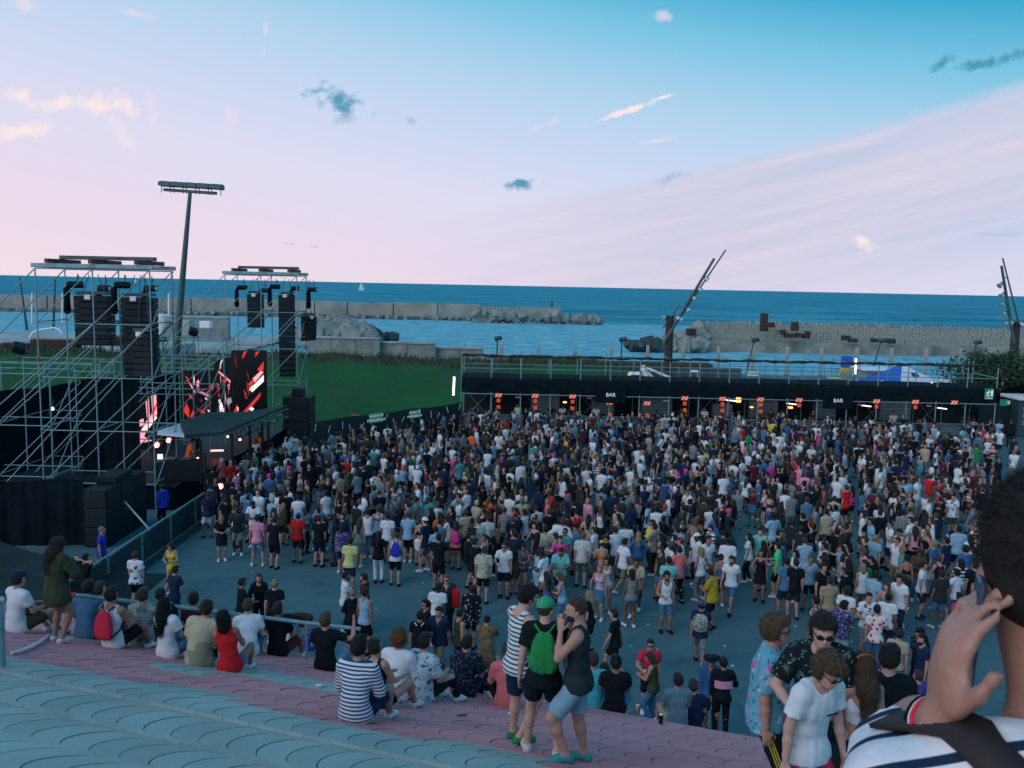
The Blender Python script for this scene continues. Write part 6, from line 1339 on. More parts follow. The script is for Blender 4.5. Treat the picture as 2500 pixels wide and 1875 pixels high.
r, B = person('bald bearded man in black tank top and pale blue shorts, right of the three', 1418, 1464, 82, 1.80, skin=1, hair=('buzz', 'brown'), top=('tank', 'charcoal'), bottom=('shorts', 'paledenim'), shoe='teal', D=8.7, res=.0135, beard='dark', w=1.06, over=dict(aL=(-.13, .09, .085), aR=(.13, -.08, .085), hL=(-.05, .19, 1.42), hR=(.06, .20, 1.43), eL=(-.45, .4, -1), eR=(.45, .4, -1), fL=(.2, .0, 1), fR=(-.2, .0, 1), turn=8, nod=4, curl=.35), ref='bald bearded man')
# --- right foreground group
r, B = person('man in pale blue flowered shirt and black shorts, face turned to the right', 1886, 1505, -112, 1.80, skin=1, hair=('quiff', 'lightbrown'), top=('shirt', 'aloha'), bottom=('shorts', 'black'), shoe='white', D=7.35, res=.0122, glasses=True, over=dict(turn=14, aL=(-.12, .1, .085), aR=(.13, -.06, .085), hR=(.24, .02, .82), hL=(-.26, .12, .90)), ref='man in blue flowered shirt')
tufts(r, B, 1100, .05, .0026, 2)
J = B['J']
for dy in (-.022, 0, .022):
    n_ = J['Rp'] @ np.array((1, 0, 0)); f_ = J['Rp'] @ np.array((0, 1, 0)); MB().path([tuple(J['hipR'] + (J['knR'] - J['hipR']) * t + n_ * (.105 - .010 * t) + f_ * dy) for t in np.linspace(-.05, .82, 7)], .006, 5).build('side_stripe', CC['yellow'], r)
r, B = person('man in dark leaf-patterned shirt and sunglasses facing the camera', 2008, 1513, 168, 1.82, skin=0, hair=('quiff', 'dark'), top=('shirt', 'leafdark'), bottom=('shorts', 'charcoal'), shoe='white', D=6.85, res=.0122, glasses=True, over=dict(hR=(.22, .30, 1.12), eR=(.8, -.5, -.6), nod=10, spine=4), ref='man in dark leaf shirt')
tufts(r, B, 1000, .045, .0024, 3)
r, B = person('curly-haired man in white T-shirt, red shorts and sunglasses walking up', 1985, 1606, 205, 1.76, skin=0, hair=('curly', 'lightbrown'), top=('tee', 'white'), bottom=('shorts', 'crimson'), shoe='white', D=6.2, res=.0108, glasses=True, over=dict(nod=20, spine=12, aL=(-.12, .14, .085), aR=(.13, -.10, .085), hL=(-.28, .12, .80), hR=(.30, .06, .80)), ref='curly-haired man in white tee')
tufts(r, B, 1600, .045, .0026, 4, .6, 1.2)
JJ = B['J']; q = JJ['chest'] + JJ['Rc'] @ np.array((-.035, .152, .05)); t = text('ecnerb2', .034, tuple(q), CC['navy'], r, rx=R(90 - 14), name='chest_print', rz=math.pi)
r, B = person('woman with long wavy hair and orange hairband seen from behind in white strappy top', 2112, 1612, 6, 1.68, g=W_, skin=1, hair=('long', 'lightbrown'), top=('bra', 'white'), bottom=('pants', 'black'), shoe='white', D=6.75, res=.0122, over=dict(hL=(-.28, .18, .98), eL=(-1, -.5, 0), nod=4), ref='long-haired woman from behind')
tufts(r, B, 2200, .11, .0028, 5, .12, .25)
JJ = B['J']; mb = MB(); mb.path([tuple(JJ['head'] + JJ['Rh'] @ np.array((x, -.035 - .04 * (1 - (x / .1) ** 2), .135 - abs(x) ** 2 * 5.5))) for x in np.linspace(-.09, .09, 9)], .010, 6); mb.build('hairband', CC['orange'], r)
r, B = person('broad man in black T-shirt and black cap seen from behind', 2172, 1590, -14, 1.82, skin=0, hair=('short', 'dark'), top=('tee', 'black'), bottom=('shorts', 'black'), shoe='black', D=7.5, res=.0122, cap=('cap', 'black'), w=1.10, over=dict(turn=-30, tilt=2, hL=(-.22, .26, 1.02), eL=(-1, -.3, -.3)), ref='man in black cap')
tufts(r, B, 500, .03, .002, 6)
# --- seated on the slope
SR = .021
def sitter(label, px, py, yaw, H=1.74, **k):
    po = k.pop('sit', {}); sh = k.pop('sh', .88); Ds = k.pop('Ds', None)
    if Ds: q = atD(px, py, Ds); k['loc'] = (q[0], q[1], float(ground(q[0], q[1])))
    return person(label, px, py, yaw, H, pose=sit(**po), res=SR, sitH=sh, **k)
r, B = sitter('man in white and blue striped long-sleeved top sitting nearest on the red paving', 868, 1553, -14, 1.78, Ds=9.3, skin=1, hair=('short', 'black'), top=('long', 'navystripes'), bottom=('shorts', 'navy'), sit=dict(hands='knees', slump=30), ref='seated man in striped top'); tufts(r, B, 600, .03, .003, 11)
sitter('woman in black vest sitting between the striped top and the white shirt', 926, 1556, -30, 1.66, g=W_, Ds=10.6, skin=1, hair=('bun', 'dark'), top=('tank', 'black'), bottom=('mini', 'black'), sit=dict(lean=-6, slump=18))
r, B = sitter('ginger-haired person in loose white shirt sitting on the slope', 968, 1543, -18, 1.76, Ds=11.6, skin=0, hair=('curly', 'ginger'), top=('long', 'white'), bottom=('shorts', 'paledenim'), sit=dict(slump=30), ref='ginger person in white shirt'); tufts(r, B, 900, .045, .003, 12, .5, 1.0)
sitter('man in pale blue palm-print shirt sitting with knees up', 1030, 1541, -38, 1.78, Ds=11.7, skin=1, hair=('short', 'black'), top=('shirt', 'palmblue'), bottom=('pants', 'black'), sit=dict(slump=26), ref='seated man in palm shirt')
sitter('person in dark flowered shirt with bright spots sitting on the slope', 1135, 1573, -20, 1.72, Ds=12.8, skin=1, hair=('short', 'black'), top=('shirt', 'nightflower'), bottom=('pants', 'navy'), sit=dict(slump=30))
r, B = sitter('woman with long pale blonde hair in black top sitting on the slope', 1192, 1592, 8, 1.64, g=W_, Ds=13.4, skin=0, hair=('long', 'blonde'), top=('tank', 'black'), bottom=('mini', 'denim'), sit=dict(slump=22)); tufts(r, B, 1300, .10, .003, 15, .15, .25)
sitter('person in salmon pink T-shirt sitting half hidden behind the striped tank man', 1240, 1586, 5, 1.74, Ds=12.2, skin=1, hair=('short', 'brown'), top=('tee', 'salmon'), bottom=('shorts', 'black'), sit=dict(slump=28))
r, B = sitter('man in black T-shirt sitting with one arm raised holding a phone', 795, 1525, -8, 1.76, Ds=13.6, skin=1, hair=('short', 'lightbrown'), top=('tee', 'black'), bottom=('shorts', 'paledenim'), sit=dict(hands='phone', slump=20), ref='seated man with raised phone'); tufts(r, B, 600, .035, .003, 16); phone_at(r, B, 'R', 'phone held up by the seated man in black T-shirt')
r, B = sitter('woman in red vest and denim shorts leaning on the man in beige', 560, 1508, 6, 1.68, g=W_, Ds=12.0, skin=2, hair=('bob', 'black'), top=('tank', 'red'), bottom=('mini', 'denim'), sit=dict(lean=-9, slump=20), ref='woman in red vest'); tufts(r, B, 900, .06, .003, 13, .3, .8)
r, B = sitter('man with hair in a bun and baggy beige tie-dyed shirt sitting on the slope', 486, 1500, -4, 1.78, Ds=12.2, skin=0, hair=('bun', 'brown'), top=('shirt', 'beigedye'), bottom=('pants', 'black'), sit=dict(lean=7, slump=30), w=1.06, ref='man in baggy beige shirt'); tufts(r, B, 700, .04, .003, 17)
r, B = sitter('woman with very long dark hair in white T-shirt and jeans sitting at the left', 408, 1500, -22, 1.68, g=W_, Ds=12.6, skin=1, hair=('long', 'black'), top=('tee', 'white'), bottom=('pants', 'denim'), sit=dict(lean=-5, slump=22), ref='woman with very long dark hair'); tufts(r, B, 1300, .11, .003, 14, .15, .25)
sitter('person in dark purple top sitting behind the handrail', 471, 1474, 10, 1.74, skin=2, hair=('short', 'black'), top=('tee', 'maroon'), bottom=('pants', 'black'), sh=.78)
sitter('man hunched forward in white T-shirt sitting behind the handrail', 604, 1512, 15, 1.74, skin=0, hair=('short', 'brown'), top=('tee', 'white'), bottom=('shorts', 'denim'), sit=dict(slump=42), sh=.64)
sitter('man in black T-shirt and dark pink shorts sitting behind the handrail', 678, 1502, -12, 1.76, skin=2, hair=('short', 'dark'), top=('tee', 'black'), bottom=('shorts', 'maroon'), sit=dict(slump=20), sh=.74)
person('long-haired girl bending down over a blue bag below the slope', 694, 1488, -75, 1.66, pose='bend', g=W_, skin=1, hair=('long', 'brown'), top=('tee', 'black'), bottom=('pants', 'white'), res=SR, loc=tuple(pos_far(700, 1492, 1.05)))
sitter('man in white T-shirt and blue cap sitting at the far left', 38, 1410, -28, 1.78, skin=1, hair=('short', 'dark'), top=('tee', 'white'), bottom=('shorts', 'olive'), cap=('cap', 'navy'), sit=dict(slump=24), ref='seated man in blue cap')
sitter('person in denim shirt sitting behind the standing woman', 208, 1432, -6, 1.74, skin=2, hair=('short', 'black'), top=('long', 'denim'), bottom=('pants', 'navy'), sit=dict(slump=28))
sitter('man in grey tank top sitting right of the denim shirt', 244, 1434, -30, 1.76, skin=0, hair=('short', 'brown'), top=('tank', 'offwhite'), bottom=('shorts', 'charcoal'), sit=dict(slump=18))
r, B = sitter('man in white tank top with a red drawstring bag sitting at the left', 274, 1447, -16, 1.76, skin=2, hair=('short', 'black'), top=('tank', 'white'), bottom=('shorts', 'black'), sit=dict(slump=18)); backpack(r, B, 'red drawstring bag on the man in white tank top', 'crimson', strap='navy')
sitter('man in grey camouflage shirt sitting at the left', 346, 1450, -10, 1.76, skin=1, hair=('short', 'brown'), top=('shirt', 'camo'), bottom=('pants', 'black'), sit=dict(slump=24))
sitter('large man in black T-shirt sitting right of the camouflage shirt', 388, 1449, -4, 1.80, skin=1, hair=('buzz', 'dark'), top=('tee', 'black'), bottom=('shorts', 'black'), w=1.1)
sitter('person in turquoise T-shirt with orange sunglasses in the hair, sitting', 1448, 1638, -6, 1.74, Ds=13.6, skin=1, hair=('short', 'brown'), top=('tee', 'turquoise'), bottom=('shorts', 'denim'), sit=dict(slump=24))
sitter('dark-haired child-sized person squeezed right of the turquoise T-shirt', 1476, 1650, 0, 1.60, g=W_, Ds=14.3, skin=2, hair=('bob', 'black'), top=('tank', 'grey'), bottom=('mini', 'black'))
sitter('man in black T-shirt and backward black cap sitting on the edge', 1503, 1640, -5, 1.78, Ds=13.4, skin=2, hair=('short', 'dark'), top=('tee', 'black'), bottom=('shorts', 'denim'), cap=('cap', 'black', True), sit=dict(slump=20), ref='seated man in backward cap')
sitter('man in grey T-shirt sitting on the edge with one knee out', 1657, 1667, 6, 1.78, Ds=14.7, skin=1, hair=('short', 'dark'), top=('tee', 'steel'), bottom=('shorts', 'beige'), sit=dict(slump=24), ref='seated man in grey tee')
sitter('person in navy top with a dark strap sitting right of the grey T-shirt', 1694, 1664, -5, 1.76, Ds=15.4, skin=1, hair=('short', 'brown'), top=('tee', 'navy'), bottom=('pants', 'black'))
r, B = person('woman in olive jacket and white shorts standing at the left', 134, 1325, -24, 1.68, g=W_, skin=2, hair=('long', 'brown'), top=('jacket', 'olive'), bottom=('mini', 'white'), shoe='offwhite', D=12.55, res=.014, over=dict(hL=(-.10, .30, 1.05), hR=(.12, .30, 1.08), nod=12, eL=(-1, -.2, -.4), eR=(1, -.2, -.4), aL=(-.14, .03, .085), aR=(.13, -.05, .085)), ref='standing woman in olive jacket')
tufts(r, B, 1500, .11, .003, 7, .2, .3)
# --- just below the slope and on the plaza
ER = .029
def pl(label, px, py, yaw, H=1.75, **k): k.setdefault('res', ER); k.setdefault('loc', tuple(pos_far(px, py, H * .995))); return person(label, px, py, yaw, H, **k)
pl('man in black T-shirt with both hands behind his head at the left', 206, 1357, -30, 1.78, pose='head', skin=1, hair=('short', 'black'), top=('tee', 'black'), bottom=('pants', 'denim'), ref='man with hands behind head')
pl('crew man in blue polo shirt beside the subwoofer stack', 246, 1288, -80, 1.78, skin=1, hair=('buzz', 'grey'), top=('tee', 'royal'), bottom=('pants', 'navy'), shoe='black', ref='crew man in blue polo')
pl('man in white paint-splashed long T-shirt near the barrier', 329, 1350, -8, 1.78, pose='pocket', skin=0, hair=('quiff', 'brown'), top=('tee', 'print'), bottom=('shorts', 'black'), ref='man in splashed white tee')
pl('woman in yellow outfit with orange lanyard near the barrier', 420, 1324, 172, 1.68, pose='phone', g=W_, skin=1, hair=('long', 'dark'), top=('tank', 'yellow'), bottom=('mini', 'yellow'), shoe='white', ref='woman in yellow')
pl('man in navy T-shirt walking in front of the woman in yellow', 424, 1384, -30, 1.76, pose='walk', skin=1, hair=('short', 'black'), top=('tee', 'navy'), bottom=('shorts', 'navy'), shoe='black')
pl('stage hand in blue top standing under the nearer tower', 396, 1184, 60, 1.76, skin=2, top=('long', 'royal'), bottom=('pants', 'black'), shoe='black')
L = [  # label, head pixel, yaw, height, pose, sex, skin, hair, top, bottom, shoe, cap, ref
('blonde curly woman in short black dress at the left of the crowd', 540, 1258, 200, 1.66, 'phone', 'f', 1, ('long', 'blonde'), ('tee', 'black'), ('skirt', 'black'), 'white', None, 'blonde woman in black dress'),
('dark-skinned man in brown T-shirt and grey shorts by the barrier', 579, 1236, 190, 1.80, 'cup', 'm', 4, ('buzz', 'black'), ('tee', 'charcoal'), ('shorts', 'grey'), 'white', None, 'man in brown tee and grey shorts'),
('man in white T-shirt facing the camera near the barrier', 620, 1222, 180, 1.78, 'phone', 'm', 4, ('buzz', 'black'), ('tee', 'white'), ('shorts', 'navy'), 'white', None, 'dark man in white tee'),
('person in light blue T-shirt and pale trousers near the barrier', 602, 1196, 40, 1.74, 'cup', 'm', 2, ('short', 'black'), ('tee', 'lightblue'), ('pants', 'paledenim'), 'white', None, None),
('man in pink T-shirt and grey-blue shorts seen from behind', 627, 1261, 0, 1.78, 'wide', 'm', 1, ('short', 'dark'), ('tee', 'rose'), ('shorts', 'steel'), 'white', None, 'man in pink T-shirt'),
('man in black T-shirt and black shorts right of the pink T-shirt', 668, 1265, -6, 1.80, 'relax', 'm', 1, ('short', 'dark'), ('tee', 'black'), ('shorts', 'black'), 'black', None, 'man in black beside pink tee'),
('man in bright red T-shirt and blue cap seen from behind', 726, 1256, 8, 1.76, 'relax', 'm', 2, ('short', 'dark'), ('tee', 'red'), ('shorts', 'charcoal'), 'black', ('cap', 'royal'), 'man in bright red tee'),
('man in black T-shirt and patterned dark shorts right of the red T-shirt', 778, 1262, -4, 1.80, 'pocket', 'm', 1, ('short', 'dark'), ('tee', 'black'), ('shorts', 'navy'), 'black', None, 'man in black right of red tee'),
('man in plain white T-shirt seen from behind near the stage corner', 680, 1202, -10, 1.78, 'relax', 'm', 2, ('short', 'black'), ('tee', 'white'), ('pants', 'grey'), 'white', None, 'white tee near stage corner'),
('heavy man in black T-shirt right of the white T-shirt near the stage', 697, 1200, 20, 1.84, 'relax', 'm', 1, ('short', 'black'), ('tee', 'black'), ('shorts', 'black'), 'black', None, None),
('man in lemon yellow T-shirt seen from behind', 853, 1316, -4, 1.76, 'relax', 'm', 2, ('short', 'dark'), ('tee', 'lemon'), ('shorts', 'navy'), 'black', None, 'man in lemon tee'),
('woman in grey strappy top and tight grey skirt', 876, 1268, -10, 1.70, 'relax', 'f', 1, ('long', 'brown'), ('tank', 'grey'), ('skirt', 'grey'), 'white', None, 'woman in grey skirt'),
('woman with long black hair, black top and white trousers', 924, 1300, 2, 1.72, 'stand', 'f', 2, ('long', 'black'), ('tee', 'black'), ('pants', 'white'), 'black', None, 'woman in white trousers'),
('shaven man in white tank top with a blue drawstring bag', 966, 1302, 3, 1.78, 'relax', 'm', 1, ('buzz', 'brown'), ('tank', 'white'), ('shorts', 'black'), 'black', None, 'man with blue drawstring bag'),
('man in white T-shirt and black trousers behind the white trousers woman', 945, 1256, 0, 1.78, 'relax', 'm', 2, ('short', 'black'), ('tee', 'white'), ('pants', 'black'), 'black', None, 'man in white tee and black trousers'),
('person in blue and purple flowered shirt beside the lemon T-shirt', 834, 1284, -10, 1.68, 'cup', 'f', 1, ('bob', 'dark'), ('shirt', 'purplefloral'), ('shorts', 'navy'), 'white', None, 'person in purple flowered shirt'),
('man in black T-shirt and sunglasses, left of the trio on open asphalt', 588, 1416, -62, 1.78, 'cup', 'm', 2, ('short', 'black'), ('tee', 'black'), ('pants', 'black'), 'white', None, 'left man of the black trio'),
('woman all in black holding a beer, middle of the trio on open asphalt', 632, 1403, 192, 1.72, 'cup', 'f', 1, ('long', 'brown'), ('long', 'black'), ('pants', 'black'), 'white', None, 'woman in black with beer'),
('blond man in black T-shirt from behind, right of the trio', 668, 1421, 8, 1.78, 'relax', 'm', 0, ('short', 'blonde'), ('tee', 'black'), ('shorts', 'black'), 'white', None, 'blond man of the black trio'),
('bearded man in white T-shirt facing right beside the bun woman', 842, 1399, -70, 1.76, 'cross', 'm', 2, ('short', 'black'), ('tee', 'white'), ('pants', 'black'), 'white', None, 'bearded man in white tee'),
('woman in black with blonde hair in a bun, back to the camera', 861, 1444, 15, 1.68, 'phone', 'f', 1, ('bun', 'blonde'), ('long', 'black'), ('pants', 'black'), 'black', None, 'woman with blonde bun'),
('man in sky blue tank top and black shorts, right of the bun woman', 890, 1441, -30, 1.78, 'stand', 'm', 2, ('short', 'dark'), ('tank', 'lightblue'), ('shorts', 'black'), 'black', None, 'man in sky blue tank top'),
('bearded man in dark purple T-shirt facing left', 892, 1403, 82, 1.76, 'cup', 'm', 1, ('short', 'dark'), ('tee', 'maroon'), ('pants', 'black'), 'black', None, 'man in dark purple tee'),
('man in pale blue shirt and black shorts from behind', 996, 1254, -5, 1.78, 'phone', 'm', 1, ('short', 'brown'), ('tee', 'lightblue'), ('shorts', 'black'), 'white', None, 'man in pale blue shirt'),
('woman with bare back, black bikini top and white skirt', 1026, 1268, 0, 1.68, 'relax', 'f', 1, ('bun', 'dark'), ('bra', 'black'), ('skirt', 'white'), 'black', None, 'woman in white skirt'),
('tall man in long black T-shirt and black shorts from behind', 1071, 1307, -6, 1.86, 'cup', 'm', 2, ('short', 'black'), ('tee', 'black'), ('shorts', 'black'), 'black', None, 'tall man in long black tee'),
('woman in light blue T-shirt and white skirt left of the tall man', 1066, 1290, 20, 1.68, 'phone', 'f', 2, ('bun', 'black'), ('tee', 'lightblue'), ('skirt', 'white'), 'royal', None, None),
('woman in red vest with a pink bag among dark shirts', 1114, 1276, -10, 1.70, 'cup', 'f', 2, ('long', 'dark'), ('tank', 'salmon'), ('mini', 'black'), 'black', None, 'woman in red vest with pink bag'),
('bearded man in black T-shirt turned to the right', 1143, 1304, -82, 1.80, 'cup', 'm', 1, ('short', 'black'), ('tee', 'black'), ('shorts', 'charcoal'), 'black', None, 'bearded man in black'),
('dark-haired man in black T-shirt and navy shorts, profile right', 1157, 1317, -70, 1.78, 'relax', 'm', 1, ('short', 'black'), ('tee', 'black'), ('shorts', 'navy'), 'black', None, None),
('man in cream palm-print shirt and black shorts from behind', 1181, 1338, 0, 1.78, 'relax', 'm', 1, ('short', 'brown'), ('shirt', 'creamprint'), ('shorts', 'black'), 'black', None, 'man in cream palm shirt'),
('man in white V-neck T-shirt with orange sunglasses holding a beer', 1232, 1326, 172, 1.78, 'cup', 'm', 1, ('short', 'dark'), ('tee', 'white'), ('shorts', 'black'), 'black', None, 'man with orange sunglasses'),
('woman in olive dress with long dark hair from behind', 1256, 1328, 8, 1.68, 'stand', 'f', 2, ('long', 'black'), ('tank', 'olive'), ('skirt', 'olive'), 'black', None, 'woman in olive dress'),
('woman in bright multicoloured sequin top', 1276, 1326, 190, 1.66, 'phone', 'f', 2, ('long', 'black'), ('tank', 'rainbow'), ('mini', 'navy'), 'white', None, 'woman in sequin top'),
('woman in long pale blue dress hugging the man in white', 1314, 1338, -60, 1.70, 'phone', 'f', 3, ('bob', 'black'), ('tank', 'lightblue'), ('long_skirt', 'lightblue'), 'white', None, 'woman in long pale dress'),
('man in white T-shirt leaning to the woman in the long pale dress', 1331, 1346, 62, 1.80, 'phone', 'm', 4, ('buzz', 'black'), ('tee', 'white'), ('shorts', 'navy'), 'white', None, None),
('man in hot pink T-shirt facing the camera', 1367, 1311, 192, 1.78, 'point', 'm', 1, ('short', 'dark'), ('tee', 'hotpink'), ('shorts', 'navy'), 'white', None, 'man in hot pink'),
('bearded man in mint green shirt facing the camera', 1369, 1335, 182, 1.78, 'phone', 'm', 2, ('short', 'dark'), ('shirt', 'mint'), ('shorts', 'navy'), 'black', None, 'man in mint shirt'),
('man in pale patterned shirt and khaki shorts from behind', 1422, 1304, 0, 1.82, 'relax', 'm', 0, ('short', 'lightbrown'), ('shirt', 'offwhite'), ('shorts', 'khaki'), 'black', None, 'man in pale shirt and khaki shorts'),
('man in white and green leaf-print shirt deep in the crowd', 1331, 1288, 5, 1.78, 'relax', 'm', 2, ('short', 'black'), ('shirt', 'creamprint'), ('shorts', 'black'), 'black', None, None),
('person in black poncho with pale spots from behind', 1150, 1434, -12, 1.74, 'relax', 'm', 2, ('short', 'dark'), ('jacket', 'spots'), ('shorts', 'charcoal'), 'black', None, 'person in spotted poncho'),
('man in long dark coat with sunglasses carrying a red life vest', 1091, 1405, 174, 1.80, 'cup', 'm', 0, ('short', 'lightbrown'), ('jacket', 'charcoal'), ('pants', 'black'), 'black', None, 'man in long dark coat'),
('dark-skinned man in crisp white shirt from behind', 1067, 1427, -10, 1.78, 'relax', 'm', 4, ('buzz', 'black'), ('tee', 'white'), ('shorts', 'navy'), 'white', None, 'man in crisp white shirt'),
('man in black T-shirt with white print and sunglasses facing left', 1042, 1467, 112, 1.78, 'stand', 'm', 1, ('short', 'black'), ('tee', 'black'), ('shorts', 'black'), 'white', None, 'man in printed black tee'),
('man in dark navy shirt walking towards the slope', 1074, 1481, 158, 1.82, 'walk', 'm', 1, ('quiff', 'dark'), ('shirt', 'navy'), ('shorts', 'khaki'), 'black', None, 'man in navy shirt'),
('man in black T-shirt with white bag strings from behind', 1025, 1497, -4, 1.76, 'cup', 'm', 2, ('short', 'black'), ('tee', 'black'), ('shorts', 'black'), 'black', None, 'man with white bag strings'),
('man in dark green vest right of the navy shirt', 1120, 1490, -60, 1.74, 'relax', 'm', 1, ('short', 'dark'), ('tank', 'olive'), ('shorts', 'black'), 'black', None, None),
('man in brown chequered shirt holding a phone to his ear', 1188, 1507, -12, 1.80, 'chin', 'm', 1, ('buzz', 'black'), ('shirt', 'checkbrown'), ('pants', 'navy'), 'black', None, 'man in chequered shirt'),
('person in flame-coloured top with long dark hair near the three men', 1338, 1400, 20, 1.68, 'phone', 'f', 2, ('long', 'dark'), ('tank', 'rainbow'), ('mini', 'olive'), 'white', None, None),
('woman in pale blue overalls looking at her phone', 1374, 1399, 84, 1.68, 'phone', 'f', 1, ('long', 'lightbrown'), ('tank', 'lightblue'), ('pants', 'denim'), 'white', None, 'woman in pale blue overalls'),
('blonde woman in black dress holding a beer jug', 1442, 1446, 64, 1.70, 'cup', 'f', 1, ('long', 'blonde'), ('tee', 'black'), ('skirt', 'black'), 'black', None, 'blonde woman with beer jug'),
('blonde woman in lilac top and denim skirt', 1466, 1381, 150, 1.66, 'cup', 'f', 1, ('bob', 'blonde'), ('tank', 'lilac'), ('skirt', 'denim'), 'white', None, 'blonde woman in lilac top'),
('dark-haired woman in white vest and pale shorts beside the lilac top', 1483, 1363, 165, 1.70, 'relax', 'f', 2, ('bob', 'black'), ('tank', 'offwhite'), ('mini', 'paledenim'), 'white', None, None),
('woman in neon yellow cap with a bare tattooed back', 1471, 1324, 4, 1.70, 'phone', 'f', 1, ('short', 'dark'), ('bra', 'orange'), ('skirt', 'charcoal'), 'black', ('cap', 'yellow', True), 'woman in neon cap'),
('man in white T-shirt and khaki shorts striding right', 1523, 1316, -62, 1.80, 'walk', 'm', 2, ('short', 'black'), ('tee', 'white'), ('shorts', 'khaki'), 'white', None, 'striding man in white'),
('man in beige polo shirt and navy shorts facing the camera', 1555, 1362, 164, 1.78, 'walk2', 'm', 3, ('short', 'black'), ('shirt', 'beige'), ('shorts', 'navy'), 'white', None, 'man in beige polo'),
('dark-haired woman in grey vest and denim shorts with a black bag', 1543, 1394, 12, 1.70, 'relax', 'f', 3, ('bob', 'black'), ('tank', 'grey'), ('mini', 'denim'), 'white', None, 'woman in grey vest'),
('broad man in mint T-shirt from behind', 1634, 1364, -4, 1.80, 'cup', 'm', 2, ('short', 'black'), ('tee', 'mint'), ('shorts', 'navy'), 'white', None, 'man in mint tee'),
('man in red cap and white T-shirt facing left', 1665, 1316, 84, 1.80, 'relax', 'm', 1, ('short', 'brown'), ('tee', 'white'), ('shorts', 'olive'), 'black', ('cap', 'red'), 'man in red cap'),
('dark-skinned man in white cap and white shirt', 1705, 1304, 100, 1.80, 'cup', 'm', 4, ('buzz', 'black'), ('shirt', 'white'), ('pants', 'navy'), 'white', ('cap', 'white'), 'man in white cap'),
('bearded man in open flowered shirt and white tank top with a beer', 1628, 1398, 186, 1.78, 'cup', 'm', 2, ('curly', 'black'), ('tank', 'white'), ('shorts', 'jeans'), 'black', None, 'bearded man in white tank'),
('fair man in light blue shirt beside the yellow patterned shirt', 1735, 1381, 60, 1.78, 'relax', 'm', 0, ('short', 'lightbrown'), ('tee', 'blue'), ('shorts', 'paledenim'), 'white', None, 'man in light blue shirt'),
('man in yellow patterned shirt and black shorts holding an orange bag', 1743, 1393, 48, 1.78, 'phone', 'm', 2, ('short', 'black'), ('shirt', 'yellowprint'), ('shorts', 'black'), 'black', None, 'man in yellow patterned shirt'),
('bearded man in white T-shirt and jeans shorts walking to the camera', 1788, 1357, 150, 1.80, 'walk', 'm', 1, ('short', 'dark'), ('tee', 'white'), ('shorts', 'jeans'), 'black', None, 'bearded walking man in white'),
('woman with black vest and short black skirt, long black hair', 1859, 1343, 158, 1.68, 'cup', 'f', 2, ('long', 'black'), ('tank', 'black'), ('skirt', 'black'), 'black', None, 'woman in black vest and skirt'),
('man in white polo shirt and black trousers from behind', 1777, 1316, -8, 1.82, 'relax', 'm', 3, ('buzz', 'black'), ('shirt', 'white'), ('pants', 'black'), 'black', None, 'man in white polo'),
('man in mint T-shirt with dark hair facing the camera', 1858, 1291, 170, 1.80, 'relax', 'm', 0, ('quiff', 'dark'), ('tee', 'mint'), ('shorts', 'black'), 'white', None, 'man in mint tee on the right'),
('man with purple cap and big patterned backpack walking away', 1713, 1470, -14, 1.76, 'walk', 'm', 2, ('short', 'black'), ('tee', 'navy'), ('shorts', 'grey'), 'black', ('cap', 'purple', True), 'man in purple cap'),
('man all in black walking left with a waist bag', 1505, 1490, 72, 1.78, 'walk2', 'm', 1, ('short', 'dark'), ('tee', 'black'), ('shorts', 'black'), 'black', None, 'man in black walking left'),
('man in crimson polo shirt and sunglasses holding a beer', 1588, 1563, 176, 1.78, 'cup', 'm', 1, ('short', 'dark'), ('tee', 'crimson'), ('shorts', 'black'), 'white', None, 'man in crimson polo'),
('woman in green vest and jeans looking at her phone', 1598, 1606, 62, 1.68, 'phone', 'f', 1, ('bob', 'brown'), ('tank', 'olive'), ('pants', 'jeans'), 'white', None, 'woman in green vest'),
('man in wide black hat and light blue shirt at the foot of the slope', 1741, 1602, 168, 1.78, 'relax', 'm', 2, ('short', 'black'), ('long', 'blue'), ('shorts', 'charcoal'), 'black', ('hat', 'black'), 'man in wide black hat'),
('person in black sweatshirt with pink band from behind', 1767, 1621, -6, 1.78, 'cup', 'm', 2, ('short', 'black'), ('long', 'black'), ('pants', 'black'), 'black', None, 'person in pink-banded sweatshirt'),
('man in neon green T-shirt in profile', 1902, 1328, 66, 1.78, 'cup', 'm', 0, ('short', 'black'), ('tee', 'neon'), ('shorts', 'black'), 'white', None, 'man in neon green'),
('man in blue T-shirt and navy shorts seen from behind at right', 1921, 1366, 12, 1.82, 'relax', 'm', 2, ('short', 'black'), ('tee', 'denim'), ('shorts', 'navy'), 'black', None, 'man in blue tee and navy shorts'),
('man in plain black T-shirt from behind right of the blue T-shirt', 1943, 1369, -5, 1.82, 'relax', 'm', 1, ('short', 'dark'), ('tee', 'black'), ('shorts', 'charcoal'), 'black', None, 'man in black right of blue tee'),
('man in white T-shirt with red sleeve on his shoulder', 2016, 1328, 60, 1.80, 'relax', 'm', 2, ('short', 'black'), ('tee', 'white'), ('shorts', 'navy'), 'white', None, None),
('man in light blue polo pointing left', 2057, 1334, 70, 1.78, 'point', 'm', 1, ('short', 'dark'), ('tee', 'lightblue'), ('shorts', 'black'), 'white', None, 'man in light blue polo'),
('man in tan T-shirt seen from behind at right', 2027, 1413, 0, 1.80, 'cup', 'm', 1, ('short', 'brown'), ('tee', 'tan'), ('pants', 'paledenim'), 'white', ('cap', 'navy'), 'man in tan tee'),
('woman in long black dress with hair in a knot', 2074, 1368, 8, 1.74, 'cup', 'f', 2, ('bob', 'black'), ('tank', 'black'), ('long_skirt', 'black'), 'black', None, 'woman in long black dress'),
